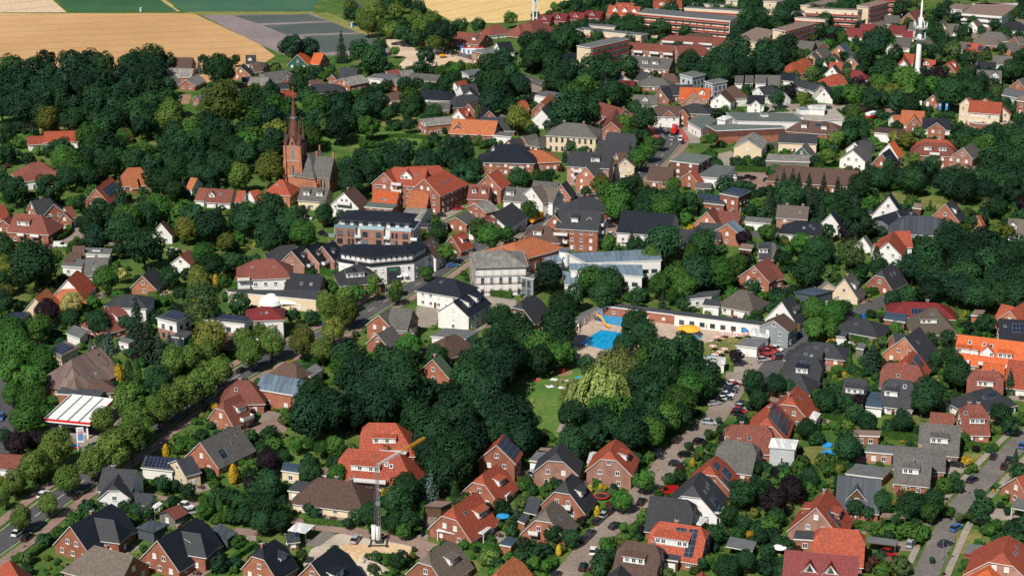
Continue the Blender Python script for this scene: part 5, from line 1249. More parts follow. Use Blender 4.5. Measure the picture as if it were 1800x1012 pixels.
('flat shop with grey roof and signs','shop',[(78.6,818.5),(83.1,804.3),(91.5,819.1),(87,833.3)],4.6,'fgn','wht',{'cat':'shop'}),
('big market hall with grey felt roof','supermarket',[(96.2,823.4),(99.2,806.4),(128.5,803.7),(125.5,820.7)],7.5,'fgn','wht',{'cat':'shop','nowin':1,'box':[(.4,.5,3,3,1)]}),
('brown mansard shop front along street','supermarket',[(85.7,804.6),(88.9,794.7),(119.3,799.9),(116.1,809.9)],6,'fgn','drb',{'cat':'shop','low':'brk','lowh':3.2,'nowin':1}),
('small white sign box on shop roof','shop',[(90.9,811.4),(94.1,808.7),(97.5,814.1),(94.3,816.8)],7.4,'wht','wht',{'cat':'shop','nowin':1}),
('white flat workshop roof','workshop',[(-71.2,910.9),(-60,906.2),(-56.2,918.2),(-67.3,922.8)],4.4,'flt','wht',{}),
('white modern office box','office_building',[(-24.6,908.3),(-20.8,900),(-13.1,906.6),(-16.9,915)],8,'flt','wht',{'wh':(1.6,1.2)}),
('grey lean-to at red farmhouse','annex',[(-8.4,797.5),(-.6,794.4),(0,801.4),(-7.8,804.5)],3.4,'flt','wht',{'cat':'house'}),
('grey annex right of dark roof','annex',[(-6.4,821.6),(-2.9,818.3),(-1.6,829.9),(-5.1,833.2)],4,'flt','brk',{'cat':'house'}),
('white school wing with blue-grey metal roof, rear','school_wing',[(19.6,610.5),(25.3,600.3),(50.2,603.5),(50.1,615.7)],8,'slt','wht',{'cat':'school','win':'d','wh':(2,1.1),'blank':'0'}),
('white school wing with blue-grey metal roof, front','school_wing',[(19.7,601.9),(19.6,595),(42.8,588),(43.3,600.3)],7.2,'slt','wht',{'cat':'school','win':'d','wh':(2,1.2),'blank':'0'}),
('low school wing with blue-grey roof behind dark tree','school_wing',[(17,601.7),(17.5,588),(23.4,586.1),(23.7,598.1)],4.6,'slt','wht',{'cat':'school','win':'d','wh':(1.6,1.2)}),
('curved glazed link with blue-grey roof','school_link',[(10.6,624.4),(10.5,612.3),(14.1,606.6),(16.7,607.5),(17.2,613.6),(16.2,619.5),(14.1,623.4)],6,'slt','gry',{'cat':'school','win':'d','wh':(1,3),'pitch':1.4}),
('glass-fronted foyer beside scaffolded house','school_foyer',[(2.3,593.5),(2.5,590.8),(7,588.1),(9,593.1)],6.4,'flt','gry',{'cat':'school','win':'d','wh':(1.2,2.2),'pitch':1.5}),
('red-roofed low front of cream block','commercial_block',[(203.3,821.6),(207.7,815.6),(225.1,818.3),(223.9,824.9)],4,'fbr','brk',{'cat':'building'}),
('brick changing hall along the pool','changing_hall',[(29.5,569.7),(51.4,561.2),(53.5,564.2),(31.6,572.8)],3.3,'fdk','brk',{'cat':'pool building','pitch':6,'wh':(1,.9)}),
('white changing cabins along the pool','changing_hall',[(51.4,560.3),(77.8,550.2),(79.7,553.6),(53.3,563.8)],3.5,'fdk','wht',{'cat':'pool building','pitch':3.4,'wh':(1.6,1.3),'win':'d'}),
('white kiosk front with black canopy by pool','kiosk',[(60,557.8),(77.1,550.6),(77.8,552.4),(60.7,559.6)],2.6,'fdk','wht',{'cat':'kiosk','wh':(1.8,1),'pitch':4.4,'win':'d'}),
('white curved shelter wall left of pool','shelter',[(19.7,559.4),(21.1,557.5),(25.4,564.8),(29.3,569.5),(29.3,571.8),(24.8,567.6)],2.8,'flt','wht',{'cat':'pool building','pitch':5}),
('cream market building with dark flat roof','market_building',[(-93.5,583.4),(-92.4,581.1),(-63.3,572.8),(-60,576.5),(-61,582.3)],4.2,'fdk','crm',{'cat':'shop','pitch':9}),
('supermarket with pale gravel flat roof','supermarket',[(114.7,831.8),(117.3,812.5),(148.9,820.7),(147.6,839.7)],5,'grv','wht',{'cat':'shop','nowin':1,'box':[(.2,.5,6,4,2.2),(.75,.35,5,3,1.6)]}),
('white roof pavilion on the supermarket','supermarket',[(134.3,833.9),(134.1,829.1),(140.8,827.4),(142.2,834.8)],8,'wht','wht',{'cat':'shop','wh':(1.2,1.4),'win':'d','pitch':2}),
]
ROADS = [
('avenue','asph',6.8,[(-127.8,391.4),(-124.2,400.5),(-120.6,409.9),(-117.2,421),(-113.5,432.6),(-109.8,442.3),(-106.2,453.5),(-101.8,465.6),(-96.3,482.3),(-90.2,498.4),(-81.8,514.1),(-73.7,529.7),(-64.8,542.5),(-55.5,556),(-49.3,567.8),(-43.7,579.6),(-37.8,591.2),(-29.9,605),(-21.8,624),(-14,642),(-4,658),(5,667),(10,679),(16,694),(27,709),(40,722),(48,736),(56,752),(62,769),(67,786),(71,801)]),
('crossing','asph',15,[(70,799),(70,809),(69,820),(68,833)]),
('far_road','asph',7.5,[(68,831),(50,857),(38,876),(26,896),(16,914),(7,931),(-2,948),(-11,959),(-19,978),(-30,992),(-42,1003),(-56,1031),(-68,1052),(-80,1087),(-93,1130),(-108,1185)]),
('side_road','asph2',5.7,[(92.7,381.1),(95.2,388.9),(101.6,404.4),(107.7,418.4),(114.5,430.9),(121.9,443),(131.1,457.6),(138.6,469.1),(148.7,483.6)]),
('parking_lane','pavg',6.6,[(10.9,381.1),(12.7,388.9),(16.7,398.4),(21.2,409.9),(26.5,418.4),(31.3,428.2),(32.9,435),(36.9,443),(40.3,452),(45.7,463.3),(49.9,471.8),(55.1,480.7),(60,494.1),(64.1,505.5),(66.8,518.7)]),
('pool_street','asph',6.5,[(69.6,502.8),(75.9,519.6),(81.3,532.6),(88.3,547.6),(97.2,559.7),(107.8,568.9),(115.7,577.3),(122.7,584.8),(129.2,589.4)]),
('left_street','asph',7,[(-131.8,454.2),(-135.9,465.6),(-140.3,480.3),(-144.7,495.8),(-151.6,514.1)]),
('bend_road','pavg',6.5,[(-171.3,638.6),(-165,647),(-160,656),(-154,656),(-143,649),(-133,643)]),
('bend_branch','pavg',5,[(-160,656),(-162,665),(-167,671)]),
('garden_lane','pavr',4.2,[(-67.4,412.1),(-61.9,411.8),(-56.4,418.1),(-50.7,416.2),(-45.6,414.3),(-40,412.7),(-34.3,410.5),(-28.7,408.7),(-22.8,405.9),(-18.9,403.2)]),
('east_street','asph',5.5,[(82,667),(88,660),(94,657),(100,660)]),
('far_street','pavg',6,[(246,1018),(257,1038),(274,1069),(288,1090),(311,1124)]),
('market_street','asph',6.5,[(89,816),(107,798),(123,786)]),
('park_path','pavs',2.5,[(13.2,473.4),(17.6,489.8),(26.2,502.8),(36.3,507.3)])
]
WALKS = [
('avenue',0,20,6.4,2.8),
('avenue',0,20,-6.4,2.8),
('avenue',20,30,6,3),
('avenue',20,30,-6,3),
('side_road',0,8,4.6,1.6),
('side_road',0,8,-4.6,1.6)
]
AREAS = [
('wheat_field','wheat',.03,[(-336,1113),(-190,1113),(-140,1022),(-126,986),(-137,927),(-169,914),(-226,914),(-275,901)]),
('stubble_field','pale',.03,[(-377,1260),(-328,1260),(-266,1116),(-336,1115)]),
('green_field','beet',.03,[(-323,1260),(-262,1260),(-201,1119),(-264,1117)]),
('field_track','dry',.03,[(-261,1260),(-255,1260),(-199,1120),(-201,1119)]),
('blue_green_field','beet2',.03,[(-252,1260),(-118,1260),(-120,1121),(-197,1119)]),
('field_margin','verge',.04,[(-198,1117),(-120,1119),(-116,1111),(-184,1107)]),
('soil_field','soil',.03,[(-184,1106),(-118,1110),(-61,1015),(-64,987),(-120,987),(-137,1015)]),
('crop_strip','crop',.06,[(-165,1105),(-121,1109),(-107,1088),(-147,1080)]),
('crop_strip','crop',.06,[(-144,1074),(-105,1084),(-87,1052),(-127,1046)]),
('crop_strip','crop',.06,[(-117,1042),(-84,1049),(-64,1007),(-102,995)]),
('verge','verge',.05,[(-118,1110),(-110,1115),(-56,1007),(-59,996)]),
('wheat_field','wheat2',.03,[(-99,1260),(-35,1087),(-10,1081),(13,1092),(40,1154),(72,1260)]),
('paddock','lawn',.03,[(-243,853),(-223,846),(-221,828),(-235,824)]),
('paddock','dry',.04,[(-224,824),(-218,836),(-201,836),(-197,824),(-221,817)]),
('church_meadow','lawn',.03,[(-89,803),(-76,814),(-53,817),(-36,817),(-14,809),(-12,798),(-49,793),(-83,783)]),
('meadow','dryl',.03,[(-64,838),(-53,855),(-43,847),(-48,828),(-60,828)]),
('park_lawn','lawn',.03,[(-2.5,505.5),(6.7,518.7),(20.1,524.4),(20.8,512.7),(16.8,501.9),(14.7,490.7),(13.1,470.3),(6.9,467.5),(4.8,485.6)]),
('bare_patch','bare',.05,[(17.9,519.2),(17.4,517.5),(16.2,516.4),(14.6,515.9),(13,516.4),(11.8,517.5),(11.5,519.2),(11.9,520.8),(13.1,522),(14.7,522.5),(16.3,522),(17.5,520.8)]),
('pool_deck','deck',.03,[(14.7,533.1),(19.9,561.3),(29.8,573.9),(54.5,565.7),(79.5,554.4),(78.8,542.5),(68.6,545.6),(54,539.5),(37.5,525.8),(27.3,525.8)]),
('pool_lawn','dryl',.04,[(56.6,539.5),(64.1,549.7),(74.2,550.7),(75.8,544.1),(69.8,525.8),(57.1,525.8)]),
('sand_plot','sand',.04,[(-41.2,403.5),(-39.5,406.8),(-33.9,405.3),(-28.5,405.9),(-23.4,404.1),(-24.5,396.1),(-31.7,396.3),(-37,392.9),(-40,396.6)]),
('gravel_yard','gravel',.04,[(-49.4,395.2),(-47.9,402.3),(-42.3,410.8),(-38.5,412.1),(-27.2,407.1),(-23.1,405.3),(-23.3,403.5),(-28.5,405.6),(-33.9,405),(-39.5,406.5),(-43.5,398.7),(-46.8,392.3)]),
('asphalt_yard','asph2',.04,[(-50.8,404.4),(-45.5,412.9),(-42.5,410.5),(-45.7,404.4),(-48.3,403.2)]),
('asphalt_yard','asph2',.04,[(-61,429.9),(-57.4,432),(-54,430.7),(-53.2,426.6),(-56,426.6)]),
('driveway','pavg',.04,[(-21.5,423.3),(-18,423.3),(-20.4,407.4),(-23.2,408.6)]),
('driveway','pavg',.04,[(2.9,442),(4.8,449.1),(7.8,449.1),(6.9,441.1)]),
('driveway','pavr',.04,[(34.3,392.6),(39.3,392.6),(40,396.9),(35.3,396.9)]),
('driveway','pavr',.04,[(-23,404.4),(-20,404.4),(-20,396.9),(-22.3,396.9)]),
('driveway','pavr',.04,[(-91.4,434.1),(-82.1,429.9),(-77.8,429.9),(-78.2,423.3),(-88.7,430.7)]),
('driveway','pavs',.04,[(-67.2,410.5),(-61.6,409.7),(-61,405.1),(-65.2,405.9)]),
('forecourt','pavs',.04,[(116.1,425.7),(124.3,424.5),(125.4,419.2),(118.4,418)]),
('driveway','pavg',.04,[(91.9,406.7),(96.6,406.7),(95.2,401.4),(90.3,402.1)]),
('driveway','pavs',.04,[(113.5,450.9),(122.6,450),(119.7,447.3),(111.2,445.5)]),
('lawn','lawnb',.04,[(123,435),(126.4,435.7),(122.1,425.9),(117.8,426.6)]),
('rough_grass','dryl',.04,[(108.1,413.6),(114.1,412.9),(109.2,400.6),(104.1,400.6)]),
('lawn','dryl',.04,[(119.8,459.3),(126.8,458.4),(122,450.9),(117.4,453.7)]),
('lawn','dryl',.04,[(76.2,463.1),(85.8,464.1),(84.7,454.6),(76.3,450.9)]),
('lawn','lawnb',.03,[(14.1,422.5),(19.6,420.8),(18.9,429.9),(20.9,435),(25,429.9),(19.7,423.3)]),
('lawn','lawnb',.04,[(16.2,445.5),(17.7,456.5),(19.9,456.5),(19.2,447.3)]),
('lawn','lawnb',.04,[(-91.6,409),(-87.2,407.4),(-87.3,400.6),(-90.5,399.9)]),
('lawn','lawnb',.04,[(-69.4,402.1),(-62,402.1),(-65.6,394),(-69.1,391.1)]),
('lawn','lawnb',.03,[(-53.5,404.4),(-47.4,404.4),(-48.8,394.7),(-52.3,396.9)]),
('lawn','lawnb',.04,[(-61.6,459.3),(-57,462.1),(-52.3,460.2),(-52.3,452.8),(-59.3,451.9)]),
('lawn','dryl',.04,[(-10.7,396.9),(-5.3,396.9),(-7.9,389.7),(-12.4,389)]),
('lawn','lawnb',.04,[(102.3,485.2),(105.9,485.2),(103,476),(100.2,476)]),
('lawn','lawnb',.04,[(103.1,533.8),(107.9,533.8),(104.5,519.4),(100.9,518.2)]),
('lawn','dryl',.04,[(125.4,522.9),(128.1,521.8),(126.4,513.6),(124.1,514.8)]),
('meadow','dryl',.03,[(150,717),(157,715),(177,706),(169,688),(152,699),(149,709)]),
('meadow','lawnb',.04,[(177,705),(185,704),(179,686),(170,690)]),
('meadow','dryl',.03,[(135.1,585.9),(158.2,577),(157.2,572.8),(142.4,574.5),(135.1,581.6)]),
('lawn','lawnb',.03,[(65,689),(72,690),(68,674),(63,674)]),
('lawn','lawnb',.03,[(87,687),(97,687),(97,680),(87,681)]),
('lawn','lawnb',.03,[(77,645),(81,643),(78.1,629.6),(75.2,631.2)]),
('lawn','lawnb',.04,[(-36,817),(-29,817),(-28,807),(-38,809)]),
('car_park','pavr',.04,[(91,746),(105,749),(104,728),(96,718),(89,725)]),
('cafe_yard','pavs',.04,[(84,774),(94,783),(96,768),(92,757),(83,759)]),
('car_park','pavr',.04,[(165,861),(181,865),(181,855),(172,842),(163,844)]),
('street_plaza','pavs',.04,[(121,872),(165,872),(167,863),(146,855),(119,855)]),
('roadworks','sandp',.04,[(-70,1034),(-60,1029),(-52,1005),(-41,995),(-23,980),(-15,953),(-26,948),(-37,959),(-59,953),(-56,982),(-64,988)]),
('grass_island','dryl',.05,[(-27,968),(-22,969),(-18,957),(-24,957)]),
('gravel_circle','sand',.05,[(-39,973),(-35,980),(-29,978),(-28,970),(-33,965),(-38,966)]),
('car_yard','pavs',.04,[(-30,719),(-18,722),(-19,691),(-26,677),(-31,695)]),
('forecourt','pavs',.04,[(-31.1,578.7),(-23.1,577.3),(-24.2,558.1),(-30.6,558.8)]),
('forecourt','pavs',.04,[(-9.9,589.6),(1.4,585.2),(1.4,574.5),(-7.4,579.4)]),
('forecourt','pavs',.04,[(-15.7,559.4),(-10.9,563.5),(-6.8,562.1),(-9.8,555.5),(-14.3,555.5)]),
('petrol_forecourt','pavs',.04,[(-128.7,481.1),(-115.9,478),(-112.6,492.6),(-106.7,479.1),(-112.1,460.4),(-123.3,466.2)]),
('yard','pavg',.04,[(-69.7,490.5),(-62.7,485.2),(-62.4,482.6),(-70.1,481.1)]),
('yard','pavr',.04,[(-72.4,481.1),(-61.9,482.1),(-61.8,474),(-72,472)]),
('square','pavs',.04,[(65,836),(84,830),(89,809),(81,796),(73,796)]),
('dealer_yard','pavg',.04,[(4,927),(9,934),(28,898),(26,885),(7,901)]),
('side_yard','pavr',.04,[(35,674),(40,677),(38,645),(34,648)]),
('plot','bare',.04,[(-163,892),(-155,893),(-153,873),(-158,870)]),
('wayside','bare',.04,[(37.5,519.4),(41.3,519.4),(41.2,506.8),(36.6,511.3)]),
('pool_forecourt','pavs',.04,[(67.1,531.4),(76.7,532.6),(76.3,522.9),(68.4,513.6),(65.1,513.6)])
]
WOODS = [
'avenue of the far road',
'centre trees',
'churchyard wood',
'dark wood at the right',
'east quarter trees',
'far quarter trees',
'grove beside the balcony slab',
'park wood',
'spruces at the long hall',
'thicket behind the park',
'town trees',
'trees along the park lane',
'trees at the far street',
'trees at the left edge',
'trees at the top edge',
'trees behind the black hall',
'trees behind the brown-roofed flats',
'trees below the mast',
'trees between the apartment blocks',
'trees left of the pool',
'trees near the far right street',
'trees of the far slabs',
'trees right of the commercial block',
'trees right of the grey-blue school',
'wood above the meadow',
'wood around the low school',
'wood at the wheat field',
'wood behind the cubes',
'wood below the field wood',
'wood by the modern church',
'wood left of the church',
'wood right of the church'
]
TREES = {'w':[25.1,481.8,8,-1,29.6,503.9,6.5,-1,18.9,484.3,5.5,-1],'o':[-157.9,591,8,-1,24.8,799.1,9.3,-1,-126.2,614.3,7,-1,-14.5,437.6,6.2,7,31.4,456.4,5.2,11,52.1,619.8,6.9,-1,-17.4,431.6,5.2,7,44.4,508.9,6.6,-1,16.1,451.6,4.6,11,98.1,592.3,5.8,-1,14.3,537.9,6.1,-1,124.4,645.7,6.1,-1,-20,448.7,6.6,7,61.5,589.3,6.2,-1,155.3,569.2,5.2,3,-15.7,460.7,6.8,7,203.5,853.2,7.4,-1,-68.8,924.4,7.9,-1,-177.1,694.1,6,-1,-27.8,417.8,4.2,-1,-18.4,708.9,6,31,-100,496.4,4.6,-1,115.9,485.7,4.9,-1,-138.3,636.1,6.2,30,-141.6,902.4,7.6,-1,56.9,423.3,3.7,-1,127.8,503.2,4.3,-1,29.3,571.9,4.8,-1,-7.3,860.8,8.6,-1,104.1,680,6.3,8,-190.6,693.7,5.7,-1,-33.3,497.9,6.5,7,-59.9,414.4,4,-1,48.8,384,3.2,-1,87.8,452.4,3.7,-1,43,500.1,5.3,11,-53.9,480.2,5.9,7,-60.6,428.3,3.7,-1,-108.6,744.9,6,25,-88.9,664.2,6.5,-1,21.6,458.2,4.2,11,157,709.7,5.4,24,97.2,417.8,3.6,-1,105.4,617.6,5.1,-1,-84.3,632,4.8,30,-162.8,565,4.3,13,66.3,624,5.5,-1,-96.3,653.3,5.4,30,-192.2,804.8,6.2,28,-151.8,648.4,5.7,30,8.3,514.5,4.4,-1,58.4,810.3,5.9,-1,-25.6,470,4.6,7,-22.2,518,3.9,9,149,570.7,4.7,3,-162.9,732.1,5.4,25,167.9,606.1,6,3,37.5,543.1,5,-1,-12.2,491.4,5.6,7,1.8,537.3,5,9,68.8,498.1,3.8,-1,148,583.9,6.1,3,101.5,899.5,6.3,27,-34.4,413.6,3.1,-1,-80.1,644.9,5.9,30,-153.2,736.9,5.6,25,-177.4,622.3,4.8,13,32.2,585.1,4.9,-1,-101.1,602.3,4.6,-1,-133.4,724.5,5.8,25,-26,424.8,4,-1,15.8,561.7,4.7,-1,87.1,485.5,3.4,-1,166.9,581.7,5.6,3,-25.9,487.5,5.2,7,-51.5,438.9,3.1,-1,-128.5,549.2,3.8,-1,-86.7,566.4,3.9,-1,48.9,670.1,4.7,15,-56.3,720.4,5.2,31,40.1,535.9,4.5,-1,88.4,923.9,6.8,27,90.8,420.6,2.9,-1,96.3,470.6,3.2,-1,106.1,471.6,3.2,-1,113.6,483.7,3.3,-1,2.8,714,4.7,-1,248,913.5,5.9,-1,166.5,852.9,5.5,17,26.9,976.4,6.9,29,-55.7,410.2,2.9,-1,-28.7,410.2,2.9,-1,35.7,493.1,4.9,11,102.6,418.6,3.6,-1,34.1,814.8,6.6,-1,-45.6,829.9,5.4,-1,-78.6,833.2,5.7,2,-149.9,655.3,6.4,-1,213.9,766.4,5.7,22,-10.8,501.4,5.8,7,-180.6,931.5,7.2,26,-9.6,470.4,5.2,7,48,863.9,5.6,-1,145.2,716.3,4.5,24,-175.4,802.8,6.5,28,93.5,907.8,6.1,27,10.1,938.4,5.9,29,-134.2,658.3,5.4,30,-134.7,702.9,5.5,25,-175.3,717.1,4.7,-1,-102,881.9,5.7,-1,54,389.9,2.6,-1,182.6,844.6,5.2,17,-30.8,478.1,4.7,7,-122.6,766.8,5.8,25,138.8,591.4,5.2,3,134.6,702.8,4.6,-1,-130.5,699.1,4.3,25,-60.4,409.3,2.7,-1,-114,651.2,6.3,30,-115.4,757.8,5.8,25,133.9,476.6,3.3,-1,33.6,527.7,4,-1,51.2,500.6,5,-1,62.1,384.6,2.5,-1,75.7,436.4,2.7,-1,68.8,487.8,3,-1,75.4,499,3.1,-1,146.9,548.7,3.4,-1,-113.9,595.4,3.6,-1,-26.5,644.3,3.9,-1,181.9,677.6,4.1,-1,-119.6,720.4,4.3,-1,-100.3,750.9,5.8,2,-138,554.1,3.3,-1,52.7,413.8,2.6,-1,60.4,679.5,5.2,15,-3.6,556.6,3.6,-1,124.3,604.7,3.6,4,67.1,1022.4,6.6,-1,152.8,1055.6,6.8,-1,79.7,467.4,2.8,-1,-94.8,611.1,3.6,-1,-69.6,668.7,3.9,-1,-217.8,791.5,4.6,-1,-35.2,825.3,4.7,-1,-168.4,721.4,4.3,-1,-125.3,724.2,4.8,25,34.7,481.1,4.1,11],'d':[-54.2,465.3,6.2,7,-36.1,474.4,5.9,7,-3.5,454.3,5.6,7,-31.3,484.6,6.8,7,-7.7,477.2,6.6,7,0,461,6.5,7,-44.1,494.8,6.3,7,-49,468.7,6.1,7,-11.8,447.1,6,7,12.2,590.9,5.3,-1,16.1,470.1,4.6,-1,161.2,569.6,5.8,3,-220.6,822.6,7.4,26,-108.1,645.6,5.8,30,-4.4,494.5,6.1,7,-2,508.1,6.6,7,135.4,575.5,4.9,3,1.7,455.3,4.8,7,-42.9,472.4,4.9,7,-34.5,732,5.8,31,-114.1,961,7.4,-1,-90,763.5,5.9,2,-19.7,441.1,5.6,7,144.5,575.6,5.1,3,-230.8,830.5,7.2,26,188,962.7,7.7,-1,-36.6,998.1,7.9,-1,134.3,599.3,5.1,3,-45.9,734.4,5.4,31,157.6,578.6,6.2,3,-147.3,634.8,4.7,30,174.6,698.1,5.3,24,-75.5,791.4,5.7,2,-62.1,703.4,5,31,114.5,914.3,6.6,27,-4.1,500.9,6.2,7,182.6,697.1,4.8,24,152.3,624.1,5.7,3,-9.4,842.5,5.9,12,193.6,695.7,4.9,24,27.1,908.2,6.7,29,3.6,871.3,6.5,12,157.1,610.6,6.2,3,-201.6,867.5,7.2,26,-162,800.1,4.9,28,150.9,598.7,5.9,3,-211.7,858.6,7,26,-15.6,479.4,5.2,7,-37.1,492,5.6,7,23.8,468.4,4.2,-1],'i':[-96.2,551,6.2,-1,116.2,612.1,4.5,-1],'l':[-127.4,807.7,10,-1,-102.9,445,4.7,-1,-99.5,452.2,4.8,-1,-107.1,440.4,3.9,-1,-121.3,437.7,3.9,-1,-105.6,479.7,4.6,-1,-118.3,449.8,4.4,-1,-96.3,473.5,4.1,-1,-84.3,502.3,4.4,-1,-77.2,519,4,-1,-71.9,527.2,4.1,-1,-51.7,555.4,4.3,-1,-93.9,479.8,4.3,-1,-90.6,486,4.4,-1,-87.2,492.3,4.4,-1,-124.5,429.8,3.3,-1,-111.8,431.9,3.3,-1,-110.8,470.3,3.5,-1,-149.9,805.6,6.5,-1,-107,715.1,4.8,-1,-99.1,514.4,3.7,-1,-100.4,464.9,4.5,-1,47.3,610.4,4.1,-1,-58.8,564.6,3.9,-1,-119.1,443.3,3.6,-1,-118.1,410.8,2.8,-1,-56.2,523.2,3.6,-1,-94.9,516.7,3.7,-1,-113.7,419.1,2.7,-1,-80,1035.1,6,0,-90.4,522.7,3.4,-1,-80.5,530.9,3.8,-1],'b':[-145,517.5,5.9,-1,-131.1,468.8,4.4,-1,39.4,671.6,5.5,15,68.8,590.8,5.7,23,-134,587.2,4.9,-1,-8,633.9,5.2,-1,-74.1,637.3,5.2,-1,46.2,480.6,4.9,-1,49.9,491,4.9,-1,-136.6,511.5,4.6,-1,-136.5,498.9,4.3,-1,-130.6,665,6.2,30,-131.9,480.1,4.7,-1,-176.7,767.1,7.2,-1,-145.1,541.7,4.4,-1,187,879.8,7.6,-1,56.3,668.6,5,15,-142.1,501.9,4.7,-1,-151.9,537.6,4.8,-1,48.3,584.3,4.3,23,37.3,460.8,3.9,11,56.2,583,4.2,23,93.2,543.9,3.8,-1,-139.4,652,6,30,26.2,586.5,4.9,-1,33.3,432.9,3,-1,100.8,555.9,4.1,-1,-62.6,798.3,5.2,-1,-30.5,525.2,4.4,-1,24.4,473.9,4.8,11,194.6,761.1,5.3,22,27.1,421.8,2.8,-1,42,471,4,-1,54.4,588.7,5.3,-1,95.5,559.3,4.3,-1,-44.5,437.5,2.8,-1,-46.4,454.9,2.9,-1,-86.3,779.4,5.6,2,76.1,603.9,4.4,23,51.3,746.5,4.4,-1,101.3,629.9,4.2,-1,-140.1,490.8,3.4,-1,12.6,519.1,3.9,9,-106.4,617.3,4.2,-1,-181.5,740.2,5.8,25,-89.1,833,5.9,2,101.4,415.7,2.5,-1,6.4,673.8,3.8,-1,-174.4,726.8,5.8,25],'y':[-90.1,527.1,5.3,-1,-95.8,720.1,5.9,-1,-62.6,527.6,4.4,-1,-54.5,539.5,4,-1,-204.3,808,5.3,-1,-116.8,645.2,4.2,-1,2.5,809.3,5.3,-1,-100.7,632.4,3.6,-1,-103.7,588.5,3.9,-1],'p':[-129.6,454.6,3.9,-1,64.1,419.3,3.7,-1,69.8,427.5,3.4,-1,-63.1,445.4,3.2,-1,-146.4,557.9,4.3,-1],'f':[-141.2,568.9,3.6,-1]}
